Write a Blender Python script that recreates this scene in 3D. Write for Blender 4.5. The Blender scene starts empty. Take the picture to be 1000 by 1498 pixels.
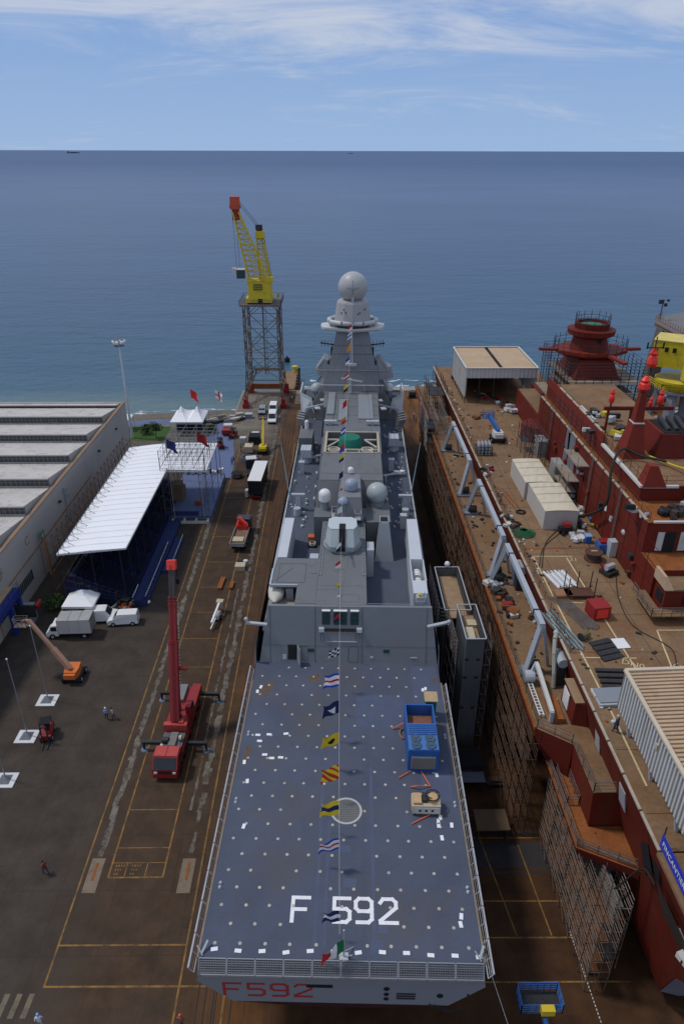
import bpy, math, random
from math import sin, cos, pi, radians, sqrt, atan2, hypot
from mathutils import Vector, Matrix
random.seed(7)
scene = bpy.context.scene
C = scene.collection

# ------------------------------------------------------------------ camera
F, H, PITCH, YAW, ROLL = 1020.0, 60.0, radians(27.41), radians(0.75), radians(0.14)
_fh = Vector((sin(YAW), cos(YAW), 0)); _up = Vector((0, 0, 1)); _r = Vector((cos(YAW), -sin(YAW), 0))
_f = _fh*cos(PITCH) - _up*sin(PITCH); _u = _fh*sin(PITCH) + _up*cos(PITCH)
_r2 = _r*cos(ROLL) + _u*sin(ROLL); _u2 = -_r*sin(ROLL) + _u*cos(ROLL)
cam = bpy.data.cameras.new('camera'); camo = bpy.data.objects.new('camera', cam); C.objects.link(camo)
camo.matrix_world = Matrix(((_r2.x, _u2.x, -_f.x, 0), (_r2.y, _u2.y, -_f.y, 0), (_r2.z, _u2.z, -_f.z, H), (0, 0, 0, 1)))
cam.sensor_fit = 'VERTICAL'; cam.sensor_height = 36; cam.lens = F/1498*36
cam.clip_start = 0.5; cam.clip_end = 200000
scene.camera = camo

def at(px, py, z=0.0):
    """ground/level position (x, y) seen at a photo pixel for a known height"""
    d = _r2*((px-500)/F) - _u2*((py-749)/F) + _f
    t = (z-H)/d.z
    return d.x*t, d.y*t
def at3(px, py, z=0.0):
    a = at(px, py, z); return (a[0], a[1], z)

# ------------------------------------------------------------------ light
SUN_EL, SUN_AZ = radians(60), radians(-74)          # azimuth measured from +Y towards +X
sdir = Vector((sin(SUN_AZ)*cos(SUN_EL), cos(SUN_AZ)*cos(SUN_EL), sin(SUN_EL)))
sl = bpy.data.lights.new('sun', 'SUN'); sl.energy = 2.35; sl.angle = radians(6.0); sl.color = (1, 0.95, 0.88)
so = bpy.data.objects.new('sun', sl); C.objects.link(so)
so.rotation_euler = (-sdir).to_track_quat('-Z', 'Y').to_euler()

w = bpy.data.worlds.new('World'); scene.world = w; w.use_nodes = True
nt = w.node_tree; nt.nodes.clear()
def N(nt, typ, **k):
    n = nt.nodes.new(typ)
    for a, b in k.items():
        if a.startswith('i_'):
            key = a[2:]; n.inputs[int(key) if key.isdigit() else key.replace('_', ' ')].default_value = b
        else: setattr(n, a, b)
    return n
sky = N(nt, 'ShaderNodeTexSky', sky_type='NISHITA', sun_disc=False, sun_elevation=SUN_EL, sun_rotation=SUN_AZ,
        altitude=60, air_density=1.0, dust_density=0.2, ozone_density=3.0)
tc = N(nt, 'ShaderNodeTexCoord'); sep = N(nt, 'ShaderNodeSeparateXYZ'); nt.links.new(tc.outputs['Generated'], sep.inputs[0])
zz = N(nt, 'ShaderNodeMath', operation='ADD', i_1=0.20); nt.links.new(sep.outputs[2], zz.inputs[0])
zm = N(nt, 'ShaderNodeMath', operation='MAXIMUM', i_1=0.02); nt.links.new(zz.outputs[0], zm.inputs[0])
dx = N(nt, 'ShaderNodeMath', operation='DIVIDE'); dy = N(nt, 'ShaderNodeMath', operation='DIVIDE')
nt.links.new(sep.outputs[0], dx.inputs[0]); nt.links.new(zm.outputs[0], dx.inputs[1])
nt.links.new(sep.outputs[1], dy.inputs[0]); nt.links.new(zm.outputs[0], dy.inputs[1])
cb = N(nt, 'ShaderNodeCombineXYZ'); nt.links.new(dx.outputs[0], cb.inputs[0]); nt.links.new(dy.outputs[0], cb.inputs[1])
mp = N(nt, 'ShaderNodeMapping'); mp.inputs['Rotation'].default_value = (0, 0, radians(-12)); mp.inputs['Scale'].default_value = (0.85, 1.7, 1)
mp.inputs['Location'].default_value = (1.3, 0.35, 0)
nt.links.new(cb.outputs[0], mp.inputs[0])
n1 = N(nt, 'ShaderNodeTexNoise'); n1.inputs['Scale'].default_value = 1.1; n1.inputs['Detail'].default_value = 14; n1.inputs['Roughness'].default_value = .66; n1.inputs['Distortion'].default_value = 0.9
n2 = N(nt, 'ShaderNodeTexNoise'); n2.inputs['Scale'].default_value = 0.33; n2.inputs['Detail'].default_value = 3
nt.links.new(mp.outputs[0], n1.inputs['Vector']); nt.links.new(mp.outputs[0], n2.inputs['Vector'])
# more cloud overhead than near the horizon
el = N(nt, 'ShaderNodeMapRange', i_1=0.06, i_2=0.135, i_3=-0.09, i_4=0.12); nt.links.new(sep.outputs[2], el.inputs[0])
a1 = N(nt, 'ShaderNodeMath', operation='MULTIPLY_ADD', i_1=0.75); nt.links.new(n1.outputs[0], a1.inputs[0]); 
a0 = N(nt, 'ShaderNodeMath', operation='MULTIPLY', i_1=0.35); nt.links.new(n2.outputs[0], a0.inputs[0]); nt.links.new(a0.outputs[0], a1.inputs[2])
a2 = N(nt, 'ShaderNodeMath', operation='ADD'); nt.links.new(a1.outputs[0], a2.inputs[0]); nt.links.new(el.outputs[0], a2.inputs[1])
cr = N(nt, 'ShaderNodeMapRange', i_1=0.48, i_2=0.76, i_3=0.0, i_4=0.82); cr.interpolation_type = 'SMOOTHSTEP'; nt.links.new(a2.outputs[0], cr.inputs[0])
mx = N(nt, 'ShaderNodeMix', data_type='RGBA'); mx.inputs[7].default_value = (8.0, 8.5, 9.6, 1)
# pale blue sea haze low over the horizon
hz = N(nt, 'ShaderNodeMapRange', i_1=0.0, i_2=0.5, i_3=0.97, i_4=0.45); nt.links.new(sep.outputs[2], hz.inputs[0])
hc = N(nt, 'ShaderNodeValToRGB'); hc.color_ramp.elements[0].color = (.42, .62, .95, 1); hc.color_ramp.elements[1].color = (.12, .32, .92, 1); hc.color_ramp.elements[1].position = .34
nt.links.new(sep.outputs[2], hc.inputs[0])
hs_ = N(nt, 'ShaderNodeVectorMath', operation='SCALE'); hs_.inputs['Scale'].default_value = 10.0; nt.links.new(hc.outputs[0], hs_.inputs[0])
hm = N(nt, 'ShaderNodeMix', data_type='RGBA'); nt.links.new(hz.outputs[0], hm.inputs[0]); nt.links.new(sky.outputs[0], hm.inputs[6]); nt.links.new(hs_.outputs[0], hm.inputs[7])
nt.links.new(cr.outputs[0], mx.inputs[0]); nt.links.new(hm.outputs[2], mx.inputs[6])
bg = N(nt, 'ShaderNodeBackground'); bg.inputs[1].default_value = 0.1
out = N(nt, 'ShaderNodeOutputWorld'); nt.links.new(mx.outputs[2], bg.inputs[0]); nt.links.new(bg.outputs[0], out.inputs[0])
scene.view_settings.view_transform = 'Standard'; scene.view_settings.look = 'None'
scene.view_settings.exposure = -0.4; scene.view_settings.gamma = 1
scene.view_settings.use_curve_mapping = False

# ------------------------------------------------------------------ materials
MATS = {}
def M(name, col, rough=.6, metal=0.0, var=.18, scale=.6, dirt=None, damt=.0, dscale=.5, bump=0.0, fine=6.0, streak=0.0):
    """procedural paint / metal / concrete: base colour with broad + fine variation, optional dirt patches"""
    if name in MATS: return MATS[name]
    m = bpy.data.materials.new(name); m.use_nodes = True; t = m.node_tree
    b = t.nodes['Principled BSDF']; b.inputs['Roughness'].default_value = rough; b.inputs['Metallic'].default_value = metal
    b.inputs['Specular IOR Level'].default_value = .2 if rough >= .55 else .4
    tc = t.nodes.new('ShaderNodeTexCoord')
    a = N(t, 'ShaderNodeTexNoise'); a.inputs['Scale'].default_value = scale; a.inputs['Detail'].default_value = 6; a.inputs['Roughness'].default_value = .65
    f = N(t, 'ShaderNodeTexNoise'); f.inputs['Scale'].default_value = fine; f.inputs['Detail'].default_value = 4
    t.links.new(tc.outputs['Object'], a.inputs['Vector']); t.links.new(tc.outputs['Object'], f.inputs['Vector'])
    s = N(t, 'ShaderNodeMath', operation='MULTIPLY_ADD', i_1=.6); t.links.new(a.outputs[0], s.inputs[0])
    q = N(t, 'ShaderNodeMath', operation='MULTIPLY', i_1=.4); t.links.new(f.outputs[0], q.inputs[0]); t.links.new(q.outputs[0], s.inputs[2])
    r = N(t, 'ShaderNodeMapRange', i_1=.3, i_2=.7); t.links.new(s.outputs[0], r.inputs[0])
    mx = N(t, 'ShaderNodeMix', data_type='RGBA')
    mx.inputs[6].default_value = (*[max(0, c*(1-var)) for c in col], 1); mx.inputs[7].default_value = (*[min(1, c*(1+var)) for c in col], 1)
    t.links.new(r.outputs[0], mx.inputs[0]); outc = mx.outputs[2]
    if dirt:
        mpn = N(t, 'ShaderNodeMapping'); mpn.inputs['Scale'].default_value = (1, 1, .15 if streak else 1); mpn.inputs['Location'].default_value = (3.1, 7.7, 1.3)
        t.links.new(tc.outputs['Object'], mpn.inputs[0])
        d = N(t, 'ShaderNodeTexNoise'); d.inputs['Scale'].default_value = dscale; d.inputs['Detail'].default_value = 10; d.inputs['Roughness'].default_value = .7
        t.links.new(mpn.outputs[0], d.inputs['Vector'])
        dr = N(t, 'ShaderNodeMapRange', i_1=.66-.32*damt, i_2=.82-.2*damt, i_3=0, i_4=min(1, .35+damt)); t.links.new(d.outputs[0], dr.inputs[0])
        m2 = N(t, 'ShaderNodeMix', data_type='RGBA'); m2.inputs[7].default_value = (*dirt, 1)
        t.links.new(dr.outputs[0], m2.inputs[0]); t.links.new(outc, m2.inputs[6]); outc = m2.outputs[2]
    t.links.new(outc, b.inputs['Base Color'])
    if bump:
        bp = N(t, 'ShaderNodeBump'); bp.inputs['Strength'].default_value = bump; bp.inputs['Distance'].default_value = .05
        t.links.new(s.outputs[0], bp.inputs['Height']); t.links.new(bp.outputs[0], b.inputs['Normal'])
    MATS[name] = m; return m

RUST = (.16, .06, .022)
NAVY   = M('navy_grey_paint', (.225, .245, .265), .5, var=.07, scale=.25, dirt=(.17, .17, .17), damt=.15, dscale=.8, streak=1)
NAVYL  = M('light_navy_grey', (.40, .43, .45), .5, var=.06, scale=.3)
DECK   = M('flight_deck_coating', (.076, .090, .128), .8, var=.22, scale=.2, dirt=(.095, .092, .088), damt=.5, dscale=.11, bump=.15, fine=14)
SDECK  = M('side_deck_coating', (.078, .092, .122), .8, var=.16, scale=.3, dirt=(.10, .10, .10), damt=.3, dscale=.4)
ROOFG  = M('grey_roof_plating', (.145, .155, .163), .7, var=.13, scale=.25, dirt=(.12, .10, .08), damt=.35, dscale=.35)
REDP   = M('red_primer', (.135, .017, .010), .65, var=.28, scale=.35, dirt=(.10, .035, .014), damt=.5, dscale=.45, streak=1, bump=.1)
REDL   = M('fresh_red_primer', (.19, .026, .014), .6, var=.2, scale=.5, dirt=(.14, .03, .02), damt=.2, dscale=.7)
RDECK  = M('rusty_deck_plate', (.21, .130, .072), .85, var=.34, scale=.22, dirt=(.17, .075, .030), damt=.5, dscale=.22, bump=.1, fine=3)
ORUST  = M('orange_rust', (.25, .085, .025), .85, var=.35, scale=.6, dirt=(.10, .05, .03), damt=.4, dscale=.7)
STEEL  = M('galvanised_tube', (.20, .18, .165), .55, .4, var=.35, scale=1.2, dirt=RUST, damt=.55, dscale=.8)
RTUBE  = M('rusty_tube', (.085, .052, .034), .7, .3, var=.35, scale=1.1, dirt=(.22, .08, .03), damt=.45, dscale=.6)
DSTEEL = M('dark_steel', (.05, .05, .052), .55, .4, var=.3, scale=1.0)
WHITE  = M('white_paint', (.74, .74, .73), .45, var=.05, scale=.6)
OFFW   = M('offwhite_sheet', (.56, .55, .51), .55, var=.1, scale=.5, dirt=(.3, .24, .18), damt=.25, dscale=.5, streak=1)
CANV   = M('white_canvas', (.82, .83, .84), .6, var=.03, scale=.3)
CREAM  = M('cream_tarpaulin', (.60, .53, .40), .7, var=.08, scale=.6, dirt=(.42, .33, .2), damt=.3, dscale=.6)
TAN    = M('tan_roof_sheet', (.46, .33, .21), .75, var=.14, scale=.4, dirt=(.33, .2, .1), damt=.35, dscale=.4)
YEL    = M('yellow_paint', (.62, .46, .02), .5, var=.14, scale=.7, dirt=(.22, .12, .02), damt=.3, dscale=.9)
CRED   = M('crane_red', (.27, .018, .018), .4, var=.1, scale=.8, dirt=(.18, .03, .02), damt=.2, dscale=1)
SIGR   = M('signal_red', (.75, .05, .03), .5, var=.08)
ORNG   = M('machine_orange', (.62, .15, .03), .5, var=.14, scale=.9)
BLUEP  = M('blue_paint', (.03, .12, .36), .5, var=.15, scale=.8, dirt=(.08, .09, .13), damt=.3, dscale=1.2)
BLUEC  = M('blue_carpet', (.03, .045, .13), .9, var=.12, scale=.5)
LBLUE  = M('pale_blue_carpet', (.12, .155, .27), .9, var=.1, scale=.4)
DBLUE  = M('deep_blue_fabric', (.010, .014, .06), .85, var=.2, scale=.9)
BANB   = M('banner_blue', (.03, .05, .42), .55, var=.05)
BLACK  = M('black_rubber', (.018, .018, .02), .8, var=.3)
GLASS  = M('dark_glass', (.02, .025, .03), .08, var=.1)
GLASSG = M('dirty_glass', (.045, .055, .06), .15, var=.4, scale=.8)
GREEND = M('dark_green_panel', (.012, .05, .042), .35, var=.2)
GREEN  = M('green_cover', (.018, .16, .11), .6, var=.12, scale=.5)
TEAL   = M('teal_paint', (.02, .22, .20), .5, var=.15)
WOOD   = M('plywood', (.42, .30, .17), .8, var=.2, scale=1.5)
BEIGE  = M('beige_machine', (.50, .42, .29), .6, var=.12, scale=1.2, dirt=(.2, .13, .08), damt=.35, dscale=1.5)
CONC   = M('weathered_concrete', (.28, .25, .21), .85, var=.2, scale=.35, dirt=(.14, .12, .10), damt=.4, dscale=.4, bump=.15)
WALLC  = M('pale_render_wall', (.42, .40, .37), .85, var=.1, scale=.15, dirt=(.28, .23, .18), damt=.35, dscale=.25, streak=1)
ROOFW  = M('corrugated_pale_roof', (.52, .49, .45), .8, var=.14, scale=.3, dirt=(.2, .18, .16), damt=.45, dscale=.5)
SAND   = M('beach_shingle', (.15, .125, .10), .95, var=.3, scale=.25, dirt=(.09, .08, .075), damt=.5, dscale=.3, bump=.4)
GRASS  = M('grass', (.05, .10, .025), .95, var=.35, scale=1.2, bump=.3)
LEAF   = M('leaf_green', (.045, .085, .025), .8, var=.5, scale=2.0)
TRUNK  = M('bark', (.09, .065, .045), .9, var=.3)
SKIN   = M('skin', (.45, .27, .19), .6, var=.05)
DENIM  = M('dark_trousers', (.03, .04, .08), .85, var=.2)
YLINE  = None
PINK   = M('salmon_boom_paint', (.52, .30, .20), .55, var=.12)
GREYP  = M('grey_crane_paint', (.27, .28, .31), .55, var=.1, scale=.3)
WDOME  = M('white_dome', (.72, .72, .70), .4, var=.03)
GDOME  = M('grey_dome', (.36, .40, .40), .4, var=.05, scale=.3)
BDOME  = M('blue_grey_dome', (.27, .32, .39), .4, var=.05)
HOSEG  = M('green_hose', (.03, .12, .05), .6, var=.15)
HOSEY  = M('yellow_hose', (.55, .45, .04), .6, var=.15)
HOSEK  = M('dark_hose', (.03, .035, .025), .7, var=.2)

# ------------------------------------------------------------------ mesh builder
class MB:
    def __init__(s): s.v = []; s.f = []; s.m = []; s.mi = 0
    def add(s, vs, fs):
        o = len(s.v); s.v += [tuple(v) for v in vs]
        for f in fs: s.f.append([i+o for i in f]); s.m.append(s.mi)
        return s
    def hexa(s, b, t):
        n = len(b)
        fs = [list(range(n))[::-1], list(range(n, 2*n))] + [[i, (i+1) % n, n+(i+1) % n, n+i] for i in range(n)]
        return s.add(list(b)+list(t), fs)
    def box(s, x0, x1, y0, y1, z0, z1):
        q = [(x0, y0), (x1, y0), (x1, y1), (x0, y1)]
        return s.hexa([(a, b, z0) for a, b in q], [(a, b, z1) for a, b in q])
    def cbox(s, c, size, rz=0, rx=0, ry=0):
        R = Matrix.Rotation(rz, 3, 'Z') @ Matrix.Rotation(ry, 3, 'Y') @ Matrix.Rotation(rx, 3, 'X')
        h = [a/2 for a in size]; c = Vector(c)
        q = [(-1, -1), (1, -1), (1, 1), (-1, 1)]
        return s.hexa([c+R@Vector((a*h[0], b*h[1], -h[2])) for a, b in q], [c+R@Vector((a*h[0], b*h[1], h[2])) for a, b in q])
    def prism(s, poly, z0, z1, k=1.0, top=None):
        if top is None:
            cx = sum(p[0] for p in poly)/len(poly); cy = sum(p[1] for p in poly)/len(poly)
            top = [(cx+(p[0]-cx)*k, cy+(p[1]-cy)*k) for p in poly]
        return s.hexa([(a, b, z0) for a, b in poly], [(a, b, z1) for a, b in top])
    def prof(s, pts, x0, x1):
        """side profile (y,z) extruded across x"""
        return s.hexa([(x0, a, b) for a, b in pts], [(x1, a, b) for a, b in pts])
    def quad(s, *p): return s.add(p, [list(range(len(p)))])
    def tube(s, p, q, r, n=5, r2=None):
        p = Vector(p); q = Vector(q); d = q-p
        if d.length < 1e-6: return s
        d.normalize(); a = d.orthogonal().normalized(); b = d.cross(a); r2 = r if r2 is None else r2
        v = [p+(a*cos(2*pi*i/n)+b*sin(2*pi*i/n))*r for i in range(n)] + [q+(a*cos(2*pi*i/n)+b*sin(2*pi*i/n))*r2 for i in range(n)]
        return s.add(v, [[i, (i+1) % n, n+(i+1) % n, n+i] for i in range(n)]+[list(range(n))[::-1], list(range(n, 2*n))])
    def bar(s, p, q, wd, ht):
        """rectangular beam between two points"""
        p = Vector(p); q = Vector(q); d = (q-p).normalized()
        side = d.cross(Vector((0, 0, 1)));
        if side.length < 1e-4: side = Vector((1, 0, 0))
        side.normalize(); up = side.cross(d)
        o = [(-1, -1), (1, -1), (1, 1), (-1, 1)]
        return s.hexa([p+side*a*wd/2+up*b*ht/2 for a, b in o], [q+side*a*wd/2+up*b*ht/2 for a, b in o])
    def path(s, pts, r, n=5):
        for a, b in zip(pts, pts[1:]): s.tube(a, b, r, n)
        return s
    def lathe(s, prof, c=(0, 0, 0), n=20, cap=True):
        v = []; k = len(prof)
        for i in range(n):
            a = 2*pi*i/n
            for r, z in prof: v.append((c[0]+r*cos(a), c[1]+r*sin(a), c[2]+z))
        fs = [[i*k+j, ((i+1) % n)*k+j, ((i+1) % n)*k+j+1, i*k+j+1] for i in range(n) for j in range(k-1)]
        if cap: fs += [[i*k for i in range(n)][::-1], [i*k+k-1 for i in range(n)]]
        return s.add(v, fs)
    def sphere(s, c, r, n=20, m=12, zs=1.0, a0=-pi/2):
        pr = [(max(1e-3, r*cos(a0+(pi/2-a0)*j/m)), r*zs*sin(a0+(pi/2-a0)*j/m)) for j in range(m+1)]
        return s.lathe(pr, c, n)
    def wheel(s, c, r, wd, n=14, axis='x'):
        d = Vector((wd/2, 0, 0)) if axis == 'x' else Vector((0, wd/2, 0)); c = Vector(c)
        return s.tube(c-d, c+d, r, n)
    def sheet(s, p0, p1, h0, h1, n, amp, nrm):
        """corrugated wall from p0 to p1 (ground points) between heights, ridges vertical"""
        p0 = Vector(p0); p1 = Vector(p1); nrm = Vector(nrm); v = []; fs = []
        us = []
        for i in range(n): us += [(i, 0), (i+.46, 0), (i+.54, 1), (i+.92, 1)]
        us.append((n, 0))
        for a, k in us:
            p = p0.lerp(p1, a/n); o = nrm*amp*k
            v += [p+o+Vector((0, 0, h0)), p+o+Vector((0, 0, h1))]
        for i in range(len(us)-1): fs.append([2*i, 2*i+2, 2*i+3, 2*i+1])
        return s.add(v, fs)
    def rail(s, pts, h=1.0, n=2, sp=2.0, r=.03, post=None):
        """guard rail along points"""
        for a, b in zip(pts, pts[1:]):
            a = Vector(a); b = Vector(b)
            for k in range(1, n+1):
                o = Vector((0, 0, h*k/n)); s.tube(a+o, b+o, r, 4)
            m = max(1, int((b-a).length/sp))
            for i in range(m+1):
                p = a.lerp(b, i/m); s.tube(p, p+Vector((0, 0, h)), r*1.15, 4)
        return s
    def build(s, name, mats, parent=None, smooth=False, label=None):
        me = bpy.data.meshes.new(name)
        me.from_pydata([tuple(v) for v in s.v], [], s.f)
        if not isinstance(mats, (list, tuple)): mats = [mats]
        for m in mats: me.materials.append(m)
        for p, i in zip(me.polygons, s.m): p.material_index = i
        me.update(); bmf(me)
        if smooth:
            for p in me.polygons: p.use_smooth = True
            try: me.set_sharp_from_angle(angle=radians(35))
            except Exception: pass
        o = bpy.data.objects.new(name, me); C.objects.link(o)
        if parent: o.parent = parent
        if label: o['label'] = label
        return o
import bmesh
def bmf(me):
    b = bmesh.new(); b.from_mesh(me); bmesh.ops.recalc_face_normals(b, faces=b.faces[:]); b.to_mesh(me); b.free()

def T(name, label, cat, loc=(0, 0, 0), rz=0, group=None):
    o = bpy.data.objects.new(name, None); C.objects.link(o); o.empty_display_size = .3
    o.location = loc; o.rotation_euler = (0, 0, rz); return tag(o, label, cat, group)
def tag(o, label, cat, group=None, kind=None):
    o['label'] = label; o['category'] = cat
    if group: o['group'] = group
    if kind: o['kind'] = kind
    return o
def struct(o, kind='structure'): o['kind'] = kind; return o
def copy_tree(o, parent=None):
    c = o.copy(); C.objects.link(c)
    if parent: c.parent = parent
    for ch in [x for x in C.objects if x.parent == o]: copy_tree(ch, c)
    return c
def place(o, loc, rz, label=None):
    o.location = loc; o.rotation_euler = (0, 0, rz)
    if label: o['label'] = label
    return o

# strokes for painted hull numbers, unit cell 0..1 x 0..1.5
GLY = {'F': [[(0, 0), (0, 1.5), (.95, 1.5)], [(0, .75), (.75, .75)]],
       '5': [[(.95, 1.5), (.05, 1.5), (.05, .82), (.75, .82), (.95, .65), (.95, .2), (.75, 0), (.05, 0)]],
       '9': [[(.95, .85), (.75, .7), (.2, .7), (.02, .9), (.02, 1.3), (.2, 1.5), (.75, 1.5), (.95, 1.3), (.95, .2), (.75, 0), (.1, 0)]],
       '2': [[(.03, 1.25), (.2, 1.5), (.75, 1.5), (.95, 1.3), (.95, .95), (.03, .12), (.03, 0), (.98, 0)]]}
def strokes(mb, ch, ox, oy, sx, sy, wd, fn):
    k = 0
    for line in GLY[ch]:
        pts = [Vector((ox+a*sx, oy+b*sy)) for a, b in line]
        for i, (a, b) in enumerate(zip(pts, pts[1:])):
            d = (b-a).normalized(); n = Vector((-d.y, d.x))*wd/2; e = d*wd*.42; k += 1
            q = [a-e-n, b+e-n, b+e+n, a-e+n]
            mb.quad(*[fn(p.x, p.y, .0008*k) for p in q])
def text_mesh(name, txt, size, mat, parent, mw, extrude=.01):
    cu = bpy.data.curves.new(name, 'FONT'); cu.body = txt; cu.size = size; cu.extrude = extrude; cu.align_x = 'CENTER'; cu.align_y = 'CENTER'
    tmp = bpy.data.objects.new(name+'_src', cu); C.objects.link(tmp)
    dg = bpy.context.evaluated_depsgraph_get(); me = bpy.data.meshes.new_from_object(tmp.evaluated_get(dg))
    bpy.data.objects.remove(tmp); me.materials.clear(); me.materials.append(mat); me.transform(mw)
    o = bpy.data.objects.new(name, me); C.objects.link(o)
    if parent: o.parent = parent
    return o

# ================================================================== SETTING
def ground_mat():
    m = bpy.data.materials.new('yard_ground'); m.use_nodes = True; t = m.node_tree; b = t.nodes['Principled BSDF']; b.inputs['Roughness'].default_value = .85; b.inputs['Specular IOR Level'].default_value = .15
    L = t.links.new
    tc = N(t, 'ShaderNodeTexCoord'); sp = N(t, 'ShaderNodeSeparateXYZ'); L(tc.outputs['Object'], sp.inputs[0])
    def noise(sc, det=8, rough=.65, scale=(1, 1, 1)):
        mpn = N(t, 'ShaderNodeMapping'); mpn.inputs['Scale'].default_value = scale; L(tc.outputs['Object'], mpn.inputs[0])
        n = N(t, 'ShaderNodeTexNoise'); n.inputs['Scale'].default_value = sc; n.inputs['Detail'].default_value = det; n.inputs['Roughness'].default_value = rough
        L(mpn.outputs[0], n.inputs['Vector']); return n.outputs[0]
    def mr(v, a, b_, c=0, d=1):
        n = N(t, 'ShaderNodeMapRange', i_1=a, i_2=b_, i_3=c, i_4=d); L(v, n.inputs[0]); return n.outputs[0]
    def math(op, a, bb):
        n = N(t, 'ShaderNodeMath', operation=op)
        for i, x in enumerate((a, bb)):
            if isinstance(x, (int, float)): n.inputs[i].default_value = x
            else: L(x, n.inputs[i])
        return n.outputs[0]
    def mix(fac, a, bb):
        n = N(t, 'ShaderNodeMix', data_type='RGBA'); L(fac, n.inputs[0])
        for i, x in ((6, a), (7, bb)):
            if isinstance(x, tuple): n.inputs[i].default_value = (*x, 1)
            else: L(x, n.inputs[i])
        return n.outputs[2]
    base = mix(mr(noise(.35), .3, .7), (.038, .030, .024), (.070, .056, .044))
    # concrete lane of the crane track, browner
    brown = mix(mr(noise(.5), .3, .7), (.042, .026, .016), (.085, .053, .032))
    xx = math('ADD', sp.outputs[0], math('MULTIPLY', math('SUBTRACT', noise(.12), .5), 7))
    c = mix(mr(xx, -26, -20), base, brown)
    rust = mix(mr(noise(.7, scale=(1, .12, 1)), .32, .68), (.050, .023, .010), (.21, .090, .026))
    c = mix(mr(xx, -12.5, -8), c, rust)
    # berth floor under and between the hulls : darker brown, hull shade in the colour
    dock = mix(mr(noise(.4), .3, .7), (.034, .017, .009), (.085, .040, .017))
    c = mix(math('MULTIPLY', mr(xx, -8, -5), mr(sp.outputs[1], 150, 125)), c, dock)
    # paler concrete near the far quay, its stronger light also put in the colour
    far = mix(mr(noise(.3), .3, .7), (.12, .105, .085), (.22, .19, .15))
    c = mix(math('MULTIPLY', mr(math('ADD', sp.outputs[1], math('MULTIPLY', noise(.2), 14)), 146, 168), mr(xx, -12, -16)), c, far)
    # dark oil stains, light scuffs
    c = mix(mr(noise(.55, 10, .6), .66, .74, 0, .75), c, (.022, .02, .018))
    c = mix(mr(noise(1.1, 12, .75), .64, .8, 0, .4), c, (.17, .15, .12))
    c = mix(mr(noise(1.0, 6, .6, (5, .06, 1)), .60, .72, 0, .45), c, (.018, .014, .012))
    c = mix(mr(noise(.8, 10, .8, (.4, 3, 1)), .66, .76, 0, .3), c, (.12, .09, .065))
    br = N(t, 'ShaderNodeTexBrick'); br.inputs['Scale'].default_value = .12; br.inputs['Mortar Size'].default_value = .004; br.offset = 0
    br.inputs['Color1'].default_value = br.inputs['Color2'].default_value = (0, 0, 0, 1); br.inputs['Mortar'].default_value = (1, 1, 1, 1)
    br.inputs['Brick Width'].default_value = .6; br.inputs['Row Height'].default_value = .7
    L(tc.outputs['Object'], br.inputs['Vector'])
    c = mix(math('MULTIPLY', br.outputs[0], .35), c, (.02, .018, .015))
    L(c, b.inputs['Base Color'])
    bp = N(t, 'ShaderNodeBump'); bp.inputs['Strength'].default_value = .25; bp.inputs['Distance'].default_value = .04; L(noise(3, 8), bp.inputs['Height']); L(bp.outputs[0], b.inputs['Normal'])
    rr = mr(noise(.25), .35, .7, .6, .92); L(rr, b.inputs['Roughness'])
    return m
g = MB()
GP = [(-700, -400), (700, -400), (700, 186), (112, 187), (30, 190), (-9.4, 190), (-12.5, 190), (-25, 190), (-25, 172), (-30, 168), (-60, 165), (-700, 160)]
g.quad(*[(x, y, 0) for x, y in GP])
struct(g.build('ground', ground_mat()))
s_ = MB()
s_.quad((-700, 159.5, -.01), (-60, 164.5, -.01), (-30, 167.5, -.01), (-24.9, 171.5, -.01), (-24.9, 182, -2.6), (-60, 177.5, -2.6), (-700, 176, -2.6))
struct(s_.build('beach', SAND))
s_ = MB()
s_.quad((112, 186.9, -.01), (700, 185.9, -.01), (700, 196, -2.6), (112, 198, -2.6)); s_.quad((26, 189.9, -.01), (112, 186.9, -.01), (112, 198, -2.6), (20, 196, -2.6))
struct(s_.build('beach', SAND))
q = MB()   # quay face and the low berth apron in front of the slip
q.box(-25, -9.4, 189.9, 190.4, -4, -.005); q.quad((-9.4, 189.9, -.01), (26, 189.9, -.01), (26, 205, -3), (-9.4, 205, -3)); q.box(-25.4, -25, 172, 190.4, -4, .02)
struct(q.build('quay_wall', CONC))

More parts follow.
